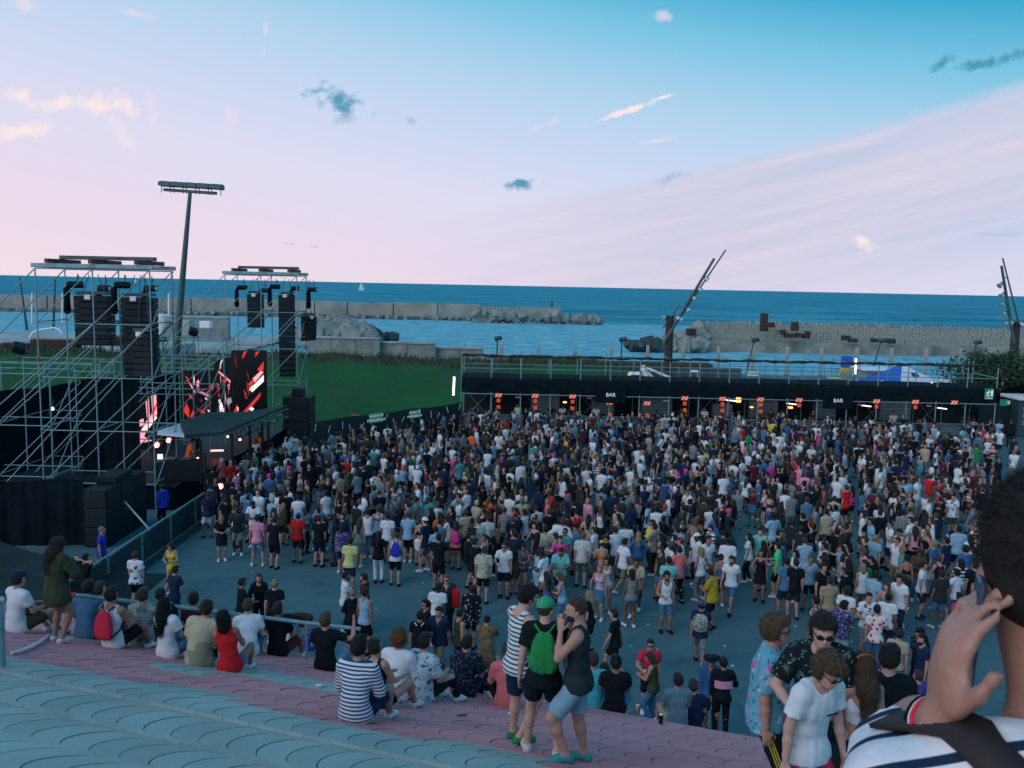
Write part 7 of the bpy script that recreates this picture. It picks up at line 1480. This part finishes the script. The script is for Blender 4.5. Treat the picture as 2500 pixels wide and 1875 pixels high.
('blonde woman in white vest beside the long black dress', 2108, 1380, 5, 1.68, 'cup', 'f', 1, ('bob', 'blonde'), ('tank', 'white'), ('mini', 'denim'), 'white', None, 'blonde woman in white vest'),
('man in light blue T-shirt in profile right of the blonde woman', 2134, 1398, -60, 1.80, 'relax', 'm', 0, ('short', 'black'), ('tee', 'lightblue'), ('pants', 'lightblue'), 'white', None, None),
('woman in black vest and tight black skirt from behind', 2214, 1358, 2, 1.72, 'relax', 'f', 2, ('bun', 'black'), ('bra', 'black'), ('skirt', 'black'), 'white', None, 'woman in tight black skirt'),
('woman in brown off-shoulder top and blue jeans', 2244, 1340, 168, 1.74, 'phone', 'f', 3, ('bob', 'dark'), ('long', 'brown'), ('pants', 'jeans'), 'white', None, 'woman in blue jeans'),
('man in light blue long-sleeved shirt from behind at right', 2343, 1288, -8, 1.82, 'cup', 'm', 2, ('short', 'black'), ('long', 'lightblue'), ('shorts', 'black'), 'black', None, 'man in light blue long-sleeved shirt'),
('woman in black dungarees with a bare back', 2296, 1361, 3, 1.72, 'phone', 'f', 1, ('bun', 'brown'), ('tank', 'black'), ('shorts', 'charcoal'), 'white', None, 'woman in dungarees'),
('person in red T-shirt partly hidden by the phone caller', 2345, 1452, 20, 1.74, 'relax', 'm', 3, ('short', 'black'), ('tee', 'crimson'), ('shorts', 'black'), 'black', None, None),
('man in white and black printed T-shirt facing the camera', 2121, 1449, 176, 1.80, 'cup', 'm', 1, ('short', 'dark'), ('tee', 'print'), ('shorts', 'steel'), 'white', None, 'man in printed white tee'),
('man in white T-shirt with backpack straps right of the printed T-shirt', 2167, 1452, -30, 1.78, 'relax', 'm', 3, ('short', 'black'), ('tee', 'white'), ('shorts', 'navy'), 'black', None, None),
('person in white T-shirt with red polka dots and jeans', 2142, 1482, -22, 1.78, 'cup', 'm', 1, ('short', 'black'), ('tee', 'polka'), ('pants', 'jeans'), 'white', None, 'person in red polka dots'),
('man in dark blue flowered shirt and pale shorts at right', 2058, 1472, -64, 1.78, 'chin', 'm', 1, ('curly', 'black'), ('shirt', 'purplefloral'), ('shorts', 'paledenim'), 'white', None, 'man in dark flowered shirt'),
('woman with dark curls, white vest and black backpack', 1994, 1461, 40, 1.68, 'relax', 'f', 2, ('curly', 'black'), ('tank', 'white'), ('mini', 'black'), 'white', None, 'woman with black backpack'),
('man in white T-shirt with curly hair behind the dark flowered shirt', 2066, 1437, -40, 1.76, 'relax', 'm', 2, ('curly', 'dark'), ('tee', 'white'), ('shorts', 'denim'), 'white', None, None),
('man in grey T-shirt looking right near the black cap', 2193, 1542, -34, 1.78, 'relax', 'm', 1, ('short', 'dark'), ('tee', 'beige'), ('pants', 'grey'), 'black', None, 'man in grey tee near black cap'),
('bearded man in navy T-shirt and flowered shorts gesturing left', 2256, 1553, 92, 1.80, 'point', 'm', 1, ('short', 'black'), ('tee', 'navy'), ('shorts', 'purplefloral'), 'salmon', None, 'gesturing man in navy tee'),
('man in cap and dark chequered shirt behind the navy T-shirt', 2252, 1537, 110, 1.80, 'relax', 'm', 2, ('short', 'black'), ('shirt', 'leafdark'), ('shorts', 'black'), 'black', ('cap', 'black'), None),
('man in purple T-shirt low at the right among the standing people', 2244, 1645, 20, 1.74, 'relax', 'm', 1, ('short', 'brown'), ('tee', 'purple'), ('shorts', 'navy'), 'black', None, None),
('person in white T-shirt and black trousers left of the caller', 2336, 1578, 4, 1.76, 'relax', 'm', 2, ('short', 'black'), ('tee', 'white'), ('pants', 'black'), 'black', None, 'white tee left of the caller'),
('man with arm out in bright red T-shirt deep in the right crowd', 2068, 1187, 30, 1.80, 'point', 'm', 1, ('short', 'brown'), ('tee', 'red'), ('shorts', 'black'), 'black', None, 'red tee with arm out'),
('man in red T-shirt in profile deep in the right crowd', 2296, 1199, 80, 1.78, 'cup', 'm', 1, ('short', 'black'), ('tee', 'crimson'), ('pants', 'jeans'), 'white', None, 'red tee on the far right'),
('man in white T-shirt with black square print and strap, facing the camera', 2328, 1208, 178, 1.78, 'relax', 'm', 1, ('short', 'dark'), ('tee', 'print'), ('shorts', 'olive'), 'white', None, 'white print tee on the far right'),
('woman in dark red flowered dress at right', 2229, 1148, 70, 1.70, 'phone', 'f', 1, ('bob', 'brown'), ('tank', 'maroon'), ('long_skirt', 'maroon'), 'white', None, 'woman in red flowered dress'),
('man in bright green T-shirt and pale shorts from behind, far right', 2386, 1085, 0, 1.80, 'walk', 'm', 1, ('short', 'brown'), ('tee', 'green'), ('shorts', 'lightblue'), 'white', None, 'man in bright green tee'),
('steward in orange vest standing before the scrim fence', 868, 1003, 190, 1.80, 'relax', 'm', 2, ('short', 'black'), ('tee', 'orange'), ('pants', 'black'), 'black', None, None),
('security guard in orange vest above the crowd at the stage end', 636, 1058, 120, 1.95, 'relax', 'm', 3, ('short', 'black'), ('tee', 'orange'), ('pants', 'black'), 'black', None, None),
]
for (lab, px, py, yaw, H, po, g, sk, ha, to, bo, sh, cp, rf) in L:
    rr, BB = pl(lab, px, py, yaw, H, pose=po, g=g, skin=sk, hair=ha, top=to, bottom=bo, shoe=sh, cap=cp, ref=rf, glasses=('sunglasses' in lab), beard=('black' if 'bearded' in lab else False), res=(.024 if py > 1390 else ER))
    if 'beer' in lab: cup(rr, BB, 'R', 'orange beer held by the ' + (rf or 'drinker'))
    if 'blue drawstring bag' in lab: backpack(rr, BB, 'blue drawstring bag on the shaven man in white tank top', 'royal')
    if 'big patterned backpack' in lab: backpack(rr, BB, 'grey patterned backpack on the man in the purple cap', 'camo', 'pack', 'black')
    if 'pink bag' in lab: backpack(rr, BB, 'pink bag on the woman in the red vest', 'hotpink')
    if 'black backpack' in lab: backpack(rr, BB, 'black backpack on the woman with dark curls', 'black')
    if 'white bag strings' in lab: backpack(rr, BB, 'black drawstring bag with white strings on a man in black', 'black', strap='white')
    if 'pink band' in lab:
        J = BB['J']; mb = MB(); c = J['chest']; n = 20; ring = [(.215 * math.cos(6.283 * i / n), .150 * math.sin(6.283 * i / n)) for i in range(n)]
        vs = [tuple(c + J['Rc'] @ np.array((x, y, z))) for z in (-.13, .04) for x, y in ring]; mb.add(vs, [(i, (i + 1) % n, n + (i + 1) % n, n + i) for i in range(n)], True); mb.build('pink_band', CC['rose'], rr)
    if 'life vest' in lab: held(rr, BB, 'L', 'life_vest', MB().box((0, 0, .25), (.22, .1, .55), bev=.04), 'red life vest over the arm of the man in the dark coat', 'vest', CC['red'], (-.05, .05, .1))
p = gpos(752, 1586); e = empty('shopping_bag', tuple(p), .3, 'blue plastic bag on the paving below the bending girl', 'bag'); MB().box((0, 0, .2), (.42, .26, .4), bev=.05).build('bag', CC['royal'], e); MB().path([(-.12, 0, .38), (-.1, 0, .55), (.1, 0, .55), (.12, 0, .38)], .015, 6).build('handle', CC['royal'], e)
for px, py, lab in ((1556, 1735, 'orange beer cup standing on the paving edge'), (706, 1580, 'red drinking cup beside the dark pink shorts')):
    p = gpos(px, py); mb = MB(); mb.tube((0, 0, 0), (0, 0, .12), .034, .042, n=10); mb.cur = 1; mb.tube((0, 0, .12), (0, 0, .14), .042, .044, n=10); tag(mb.build('beer_cup', CUPM, None, tuple(p)), lab, 'cup')
p = gpos(1613, 1768); e = empty('drink_can', tuple(p), 0, 'dark drink can beside the seated man in grey T-shirt', 'can'); MB().tube((0, 0, 0), (0, 0, .15), .035, n=12).build('body', BLACKP, e); MB().tube((0, 0, .15), (0, 0, .16), .03, n=12).build('lid', WHITEP, e)
for px, py, lab in ((1248, 1745, 'white scrap of paper on the red paving by the striped tank man'), (1252, 1760, 'crumpled white wrapper on the red paving by the striped tank man'), (779, 1677, 'white cigarette end on the red paving left of the striped top'), (1128, 1750, 'dark stick lying on the red paving')):
    p = gpos(px, py); o = MB().box((0, 0, .012), (.09, .05, .02) if 'stick' not in lab else (.16, .03, .02), rot=Euler((.1, .2, .6)).to_matrix(), bev=.006).build('litter', WHITEP if 'stick' not in lab else JOINT, None, tuple(p + np.array([0, 0, .01]))); tag(o, lab, 'litter')
# performer on the stage, people behind the bar
r, B = person('performer behind the mixing desk, T-shirt coloured orange for the lamp light', 463, 1089, -60, 1.76, pose='phone', skin=2, hair=('short', 'dark'), top=('tee', 'orange'), bottom=('pants', 'black'), shoe='black', res=ER, loc=(-14.35, 37.6, 1.08), fixed=True, over=dict(nod=25, spine=14))  # the orange T-shirt colour stands in for lamp light on him
person('technician in dark clothes at the back of the stage', 507, 1098, -90, 1.74, skin=1, top=('tee', 'charcoal'), bottom=('pants', 'black'), shoe='black', res=.03, loc=(-16.0, 43.0, 1.08), fixed=True)
p = atD(1660, 893, 66.5); person('man in blue shirt on the deck behind the bar canopy', None, None, 60, 1.76, skin=1, hair=('short', 'black'), top=('long', 'denim'), bottom=('pants', 'navy'), shoe='black', res=.03, loc=(p[0], 66.5, p[2] - 1.76), fixed=True)
dk = MB().box((p[0] + .5, 66.7, (p[2] - 1.78) / 2), (3.4, 1.8, p[2] - 1.8), bev=.04).build('work_deck', DSTEEL); tag(dk, 'dark work deck behind the bar carrying the man in blue', 'deck')
for px, py, lab in ((1936, 921, 'left of two people in orange vests behind the bar'), (1949, 926, 'right of two people in orange vests behind the bar')):
    q = atD(px, py, 68); person(lab, None, None, 170, 1.72, skin=2, hair=('short', 'black'), top=('tee', 'orange'), bottom=('pants', 'navy'), shoe='black', res=.03, loc=(q[0], 68, max(0, q[2] - 1.72)), fixed=True)
for i, px in enumerate((1265, 1345, 1372, 1395, 1455, 1660, 1720, 1880, 1905, 1985, 2180, 2350)):
    q = atD(px, 1000, BY + .9); person('bar worker in %s behind the counter, %s from the left' % (['a white T-shirt', 'a dark T-shirt'][i % 2], ['first', 'second', 'third', 'fourth', 'fifth', 'sixth', 'seventh', 'eighth', 'ninth', 'tenth', 'eleventh', 'twelfth'][i]), None, None, 180 + 20 * ((i % 3) - 1), 1.74, pose=['relax', 'cup', 'phone'][i % 3], skin=1 + i % 3, hair=('short', 'black'), top=('tee', 'white' if i % 2 == 0 else 'charcoal'), bottom=('pants', 'black'), shoe='black', res=.03, loc=(q[0], BY + .75, 0), fixed=True, group='bar workers')
print('explicit people', len(PEOPLE), time.time() - T0)
# ------------------------------------------------------------------ the man phoning, close to the camera on the right
yw = 8
pose = dict(hL=(-.116, .038, 1.502), eL=(.15, .7, -1), fL=(.06, -.02, 1), nL=(-.92, .30, 0), hR=(.25, .05, .85), turn=-34, nod=8, shz=-.035, nkl=.012, curl=.8, spine=2)
Bq = figure(dict(pose, g='m', w=1.0)); el_ = Bq['J']['head'] + Bq['J']['Rh'] @ np.array((-.080, -.012, -.012))
ear = atD(2400, 1425, 1.0); gz = float(ground(ear[0] + .07, ear[1])); k_ = (ear[2] - gz) / el_[2]; Hc = 1.75 * k_
er = Matrix.Rotation(R(yw), 3, 'Z') @ Vector((el_[0], el_[1], 0)) * k_; P0 = np.array([ear[0] - er.x, ear[1] - er.y, gz]); print('caller height', Hc)
pmat('bigstripes', stripes(15.5, (.66, .67, .72), (.012, .026, .060), .22, over=1.0))
call, B = person('man on the phone close to the camera at the right edge, dark cropped hair', None, None, yw, Hc, pose=pose, skin=1, hair=('buzz', 'dark'), top=('tee', 'bigstripes'), bottom=('pants', 'navy'), shoe='white', res=.0105, loc=(P0[0], P0[1], gz), fixed=True, ref=None)
def skin_near(nt, b):
    v = mapped(nt); n1 = tex(nt, 'Noise', 9, 5, .6, v); n2 = tex(nt, 'Noise', 420, 3, .6, v); n3 = tex(nt, 'Voronoi', 260, vec=v)
    c = ramp(nt, n1.outputs[0], [(.3, (.29, .140, .105)), (.5, (.36, .195, .150)), (.7, (.39, .225, .180))]); g = ramp(nt, n2.outputs[0], [(.3, (.85, .83, .83)), (.7, (1.1, 1.1, 1.1))]); c = mixc(nt, .8, c, g, 'MULTIPLY')
    nt.links.new(c, b.inputs['Base Color']); b.inputs['Roughness'].default_value = .5; b.inputs['Subsurface Weight'].default_value = .15; b.inputs['Subsurface Radius'].default_value = (.008, .003, .002); bump(nt, b, n3.outputs['Distance'], .25, .0012)
asg(call, nmat('skin close up', skin_near)); NEARHAIR = mat('cropped dark hair', (.012, .012, .013), .7, var=.4, scale=90, bump=.4, bscale=600)
asg([o for o in call.children if o.name.startswith('hair')][0], NEARHAIR)
for o in [call] + list(call.children):
    md = o.modifiers.new('smooth', 'SUBSURF'); md.levels = 1; md.render_levels = 1
J = B['J']; A = np.array; rg = np.random.RandomState(4)
ho = [o for o in call.children if o.name.startswith('hair')][0]; hv = np.array([v.co[:] for v in ho.data.vertices]); hn = np.array([v.normal[:] for v in ho.data.vertices]); ok_ = ((hv - J['head']) @ J['Rh'])[:, 2] > .012; hv = hv[ok_]; hn = hn[ok_]; V = []; Fq = []
for k in range(14000):
    i = rg.randint(len(hv)); p = hv[i] + rg.normal(0, .004, 3); n = nrm(hn[i] + rg.normal(0, .45, 3)); L_ = rg.uniform(.005, .011); t = nrm(np.cross(n, rg.normal(size=3))) * .0006; b = len(V); V += [p - t, p + t, p + n * L_]; Fq.append((b, b + 1, b + 2))
o = link(bpy.data.objects.new('hair_strands', mesh_np('hair_strands', V, Fq, (NEARHAIR,))), call); tag(o, kind='stuff')
hp = J['handL']; mid = (hp + J['wrL']) / 2
# phone between the palm and the ear
q = J['head'] + J['Rh'] @ A((-.088, -.035, -.070)); ph = MB(); ph.box((0, 0, 0), (.008, .070, .142), rot=Euler((-.12, .05, .0)).to_matrix(), bev=.003)
M = call.matrix_basis if False else Matrix.Translation(call.location) @ Euler(call.rotation_euler).to_matrix().to_4x4() @ Matrix.Diagonal((*call.scale, 1))
o = ph.build('phone', mat('phone case', (.02, .05, .11), .35), None, tuple(M @ Vector(q)), R(yw - 34)); tag(o, 'dark blue phone held to the ear of the man close by', 'phone')
w = J['wrL']; ax = nrm(J['wrL'] - J['elL']); sd = nrm(np.cross(ax, (0, 1, .2))); u2 = np.cross(ax, sd)
for k, (off, r_, rr_, m, nm) in enumerate(((-.040, .0305, .0060, BLACK, 'wristband'), (-.026, .0300, .0035, CC['white'], 'wristband'), (-.017, .0295, .0032, CC['crimson'], 'wristband'))):
    mb = MB(); pts = [tuple(w + ax * off + sd * r_ * math.cos(a) + u2 * r_ * math.sin(a)) for a in np.linspace(0, 6.2832, 25)]; mb.path(pts, rr_, 6); mb.build(nm, m, call)
c = J['chest']; pts = [c + J['Rc'] @ A(p) for p in ((-.122, .090, .165), (-.128, .02, .236), (-.118, -.055, .240), (-.085, -.118, .190), (-.02, -.152, .09), (.08, -.165, -.06), (.17, -.145, -.28))]
mb = MB(); vs = []
so = [o for o in call.children if o.name.startswith('t_shirt')][0]; sv = np.array([v.co[:] for v in so.data.vertices]); sn = np.array([v.normal[:] for v in so.data.vertices])
tt = np.linspace(0, 6, 25); pts = [np.array([np.interp(t_, range(7), [p[k] for p in pts]) for k in range(3)]) for t_ in tt]
def on_shirt(p): i = np.argsort(((sv - p) ** 2).sum(1))[:6]; return sv[i].mean(0) + nrm(sn[i].mean(0)) * .009
for i, p in enumerate(pts):
    d = nrm(pts[min(i + 1, 24)] - pts[max(i - 1, 0)]); p = on_shirt(p); j = ((sv - p) ** 2).sum(1).argmin(); s_ = nrm(np.cross(d, sn[j])) * .024; vs += [on_shirt(p - s_), on_shirt(p + s_)]
mb.add(vs, [(2 * i, 2 * i + 1, 2 * i + 3, 2 * i + 2) for i in range(24)], True); o = mb.build('shoulder_bag_strap', mat('dark leather strap', (.022, .018, .020), .7), None); o.matrix_basis = M; md = o.modifiers.new('t', 'SOLIDIFY'); md.thickness = .006; tag(o, 'dark strap of a shoulder bag across the back of the man on the phone', 'strap')
# ------------------------------------------------------------------ the crowd
rc = random.Random(77)
TOPC = [('black', 33), ('white', 23), ('navy', 12), ('charcoal', 11), ('grey', 3), ('steel', 5), ('lightblue', 8), ('denim', 4), ('blue', 3), ('olive', 4), ('teal', 2), ('beige', 1.6), ('tan', 1), ('maroon', 2.5), ('red', 1.2), ('salmon', 1.2), ('rose', 1), ('hotpink', .6), ('yellow', .3), ('green', .7), ('offwhite', 2), ('mint', .5), ('bold', .7), ('tealstripes', .6), ('purple', .3), ('leafdark', 1), ('print', 1), ('orange', .25)]
BOTC = [('black', 32), ('navy', 16), ('charcoal', 12), ('denim', 12), ('jeans', 7), ('khaki', 6), ('grey', 6), ('paledenim', 4), ('white', 2), ('olive', 3)]
HAIRC = [('black', 34), ('dark', 30), ('brown', 18), ('lightbrown', 8), ('blonde', 9), ('ginger', 1)]
def pick(t): return rc.choices([a for a, _ in t], [b for _, b in t])[0]
CN = dict(tealstripes='striped', navystripes='striped', bold='bold striped', leafdark='dark patterned', print='white printed', offwhite='off-white', lightblue='light blue', paledenim='pale denim', hotpink='hot pink', steel='blue-grey', jeans='blue denim', charcoal='charcoal grey')
def cn(c): return CN.get(c, c)
def outfit():
    g = 'f' if rc.random() < .40 else 'm'; d = dict(g=g, skin=rc.choices((0, 1, 2, 3, 4), (20, 34, 28, 12, 6))[0]); hc = pick(HAIRC)
    if g == 'f':
        d['hair'] = (rc.choices(('long', 'bun', 'bob', 'pony'), (52, 14, 20, 14))[0], hc); tk = rc.choices(('tank', 'tee', 'crop', 'bra', 'long'), (38, 28, 12, 12, 10))[0]; d['top'] = (tk, pick(TOPC)); d['bottom'] = (rc.choices(('mini', 'skirt', 'pants', 'long_skirt', 'shorts'), (36, 20, 28, 6, 10))[0], pick(BOTC)); d['pose'] = rc.choice(('relax', 'cup', 'phone', 'dance', 'cross', 'stand', 'cupL', 'hips', 'up')); d['H'] = rc.gauss(1.66, .05)
    else:
        d['hair'] = (rc.choices(('short', 'buzz', 'quiff', 'curly'), (56, 16, 18, 10))[0], hc); tk = rc.choices(('tee', 'tank', 'shirt', 'long'), (66, 14, 14, 6))[0]; d['top'] = (tk, pick(TOPC)); d['bottom'] = (rc.choices(('shorts', 'pants', 'swim'), (56, 36, 8))[0], pick(BOTC)); d['pose'] = rc.choice(('relax', 'cup', 'phone', 'dance', 'cross', 'stand', 'cupL', 'pocket', 'wide', 'up', 'point')); d['H'] = rc.gauss(1.77, .06)
    if d['pose'] == 'up' and rc.random() < .6: d['pose'] = 'relax'
    d['shoe'] = rc.choice(('white', 'black', 'black', 'offwhite', 'charcoal')); d['yaw'] = rc.choices((rc.gauss(65, 35), rc.gauss(0, 40), rc.uniform(0, 360)), (42, 26, 32))[0]
    d['cap'] = ('cap', rc.choice(('black', 'white', 'red', 'navy', 'black', 'beige', 'hotpink')), rc.random() < .3) if g == 'm' and rc.random() < .10 else None; d['glasses'] = rc.random() < .22
    return d
def dmin(x): return np.interp(x, [-14, -11.3, -8, -4, 0, 4, 8, 11, 14, 18, 22, 27], [34, 31.5, 29.6, 28.4, 27.6, 26.6, 25.2, 23.6, 24.0, 26.5, 31.0, 40.0])
cands = []; TK = list(TAKEN)
from collections import defaultdict
cell = defaultdict(list)
for x, y in TK: cell[(int(x // 1), int(y // 1))].append((x, y))
def free(x, y, r):
    for i in (-1, 0, 1):
        for j in (-1, 0, 1):
            for (a, b) in cell[(int(x // 1) + i, int(y // 1) + j)]:
                if (a - x) ** 2 + (b - y) ** 2 < r * r: return False
    return True
for k in range(26000):
    y = rc.uniform(23, 56.8); x = rc.uniform(-13.5, min(34, .60 * y))
    if x < np.interp(y, [30, 35, 37, 46, 50], [-11.9, -12.0, -13.4, -13.0, -11.5]) or y < dmin(x): continue
    if y > 46 and x < -3.6 and y > 46.6 + (x + 11.1) * 1.14 - .4: continue
    px = 1250 + x / y * FPX * .985; dens = 1.0
    if px < 1650: dens = 1.25
    elif px > 1900: dens = .82
    if px > 2230: dens = .55
    if px > 2420: dens = .12
    cl_ = math.sin(x * .9 + 1.9 * math.sin(y * .43)) * math.cos(y * .8 + 1.6 * math.sin(x * .55)) + .6 * math.sin(x * 2.1 + y * 1.3) * math.sin(y * 1.9 - x); dens *= (.95 if y < 38 and x > 2 else 1.15) * min(1, max(.06, .66 + .75 * cl_))
    if y < dmin(x) + 1.4: dens *= .6
    if rc.random() > dens: continue
    if not free(x, y, .47): continue
    cell[(int(x // 1), int(y // 1))].append((x, y)); cands.append((x, y))
    if len(cands) > 1330: break
cands.sort(key=lambda c: c[0] * 0 + c[1])
NIND = max(0, 300 - len(PEOPLE)); used = {}
print('explicit', len(PEOPLE), 'random', len(cands), 'individual', NIND, time.time() - T0)
TW = dict(tee='T-shirt', tank='vest', crop='crop top', bra='strappy top', long='long-sleeved top', shirt='shirt'); BW = dict(mini='shorts', skirt='skirt', pants='trousers', long_skirt='long skirt', shorts='shorts', swim='shorts')
for (x, y) in cands[:NIND]:
    d = outfit(); gz = 0.0; H = d.pop('H'); who = 'woman' if d['g'] == 'f' else 'man'
    hd = {'long': 'long-haired ', 'curly': 'curly ', 'bun': '', 'pony': ''}.get(d['hair'][0], ''); hc = {'blonde': 'blonde ', 'ginger': 'ginger '}.get(d['hair'][1], '')
    desc = '%s%s%s in %s %s and %s %s' % (hd, hc, who, cn(d['top'][1]), TW[d['top'][0]], cn(d['bottom'][1]), BW[d['bottom'][0]])
    ref = min(REFS, key=lambda r: (r[0] - x) ** 2 + (r[1] - y) ** 2); dx, dy = x - ref[0], y - ref[1]; rel = ('behind the ' if dy > 0 else 'in front of the ') if abs(dy) > abs(dx) else ('right of the ' if dx > 0 else 'left of the ')
    lab = desc + ' ' + rel + ref[2]; ws = lab.split()
    if len(ws) > 16: desc = '%s%s in %s %s' % (hc, who, cn(d['top'][1]), TW[d['top'][0]]); lab = desc + ' ' + rel + ref[2]
    if lab in used or len(lab.split()) > 16:
        for pre in (['capped '] if d['cap'] else []) + [{'black': 'black-haired ', 'dark': 'dark-haired ', 'brown': 'brown-haired ', 'lightbrown': 'fair ', 'blonde': 'blond ', 'ginger': 'red-haired '}[d['hair'][1]], 'bare-legged ' if d['bottom'][0] in ('mini', 'shorts', 'skirt', 'swim') else 'long-trousered ', 'tall ' if H > 1.78 else 'short ']:
            if pre + lab not in used and len(lab.split()) < 16: lab = pre + lab; break
    used[lab] = 1
    person(lab, None, None, d.pop('yaw'), H, loc=(x, y, 0.0), res=.034, group='crowd on the plaza', **d)
print('individuals', len(PEOPLE), time.time() - T0)
# beyond the 300 largest, the crowd reads as one mass
def template(d, res):
    global FONLY
    base = dict(STAND[d['pose']]); base['g'] = d['g']; base['w'] = 1.0; B = figure(base); FONLY = True
    fs = [part_body(B, .05), part_top(B, d['top'][0], .05), part_bottom(B, d['bottom'][0], .05), part_hair(B, d['hair'][0], .05)]
    pr = sum((B['feet'][i] for i in 'LR'), []); fs.append((lambda P: evalp(P, pr, .02, .010), *bounds(pr, .03))); FONLY = False
    def f(P): return np.min([q[0](P) for q in fs], 0)
    lo = np.min([q[1] for q in fs], 0); hi = np.max([q[2] for q in fs], 0); V, Fq = surfnet(f, lo, hi, res)
    c = V[Fq].mean(1); vals = np.stack([fs[0][0](c) + .004] + [q[0](c) for q in fs[1:]], 1); return V, Fq, vals.argmin(1)
TM = []
rt = random.Random(9)
for i in range(22):
    d = outfit(); TM.append((d['g'], template(d, .074)))
PAL = []; PIX = {}
def pi_(m):
    if m.name not in PIX: PIX[m.name] = len(PAL); PAL.append(m)
    return PIX[m.name]
VV = []; FF = []; MI = []; nb = 0
for (x, y) in cands[NIND:]:
    d = outfit(); opts = [t for t in TM if t[0] == d['g']]; V, Fq, cl = rc.choice(opts)[1]; s_ = d['H'] / 1.75; a = R(d['yaw']); c, s = math.cos(a), math.sin(a)
    V2 = V @ np.array([[c, s, 0], [-s, c, 0], [0, 0, 1]]) * s_ + np.array([x, y, 0]); VV.append(V2); FF.append(Fq + nb); nb += len(V)
    mm = np.array([pi_(SKIN[d['skin']]), pi_(CC[d['top'][1]]), pi_(CC[d['bottom'][1]]), pi_(HAIR[d['hair'][1]]) if not d['cap'] else pi_(CC[d['cap'][1]]), pi_(CC[d['shoe']])]); MI.append(mm[cl])
crowd = link(bpy.data.objects.new('crowd', mesh_np('crowd', np.concatenate(VV), np.concatenate(FF), PAL, np.concatenate(MI), True))); tag(crowd, 'dense crowd of festival-goers filling the plaza back to the bar', 'crowd', kind='stuff')
print('crowd quads', len(crowd.data.polygons), 'total', time.time() - T0)

mb = MB(); rl = random.Random(3)
for k in range(24):
    x, y = rl.uniform(-9, 12), rl.uniform(19.5, 30); sz = rl.uniform(.03, .08); mb.box((x, y, sz * .3), (sz, sz * .7, sz * .5), rot=Euler((rl.uniform(-.4, .4), rl.uniform(-.4, .4), rl.uniform(0, 3))).to_matrix(), bev=sz * .1)
tag(mb.build('trodden_litter', CC['offwhite']), 'scattered white scraps and crushed cups on the asphalt', 'litter', kind='stuff')
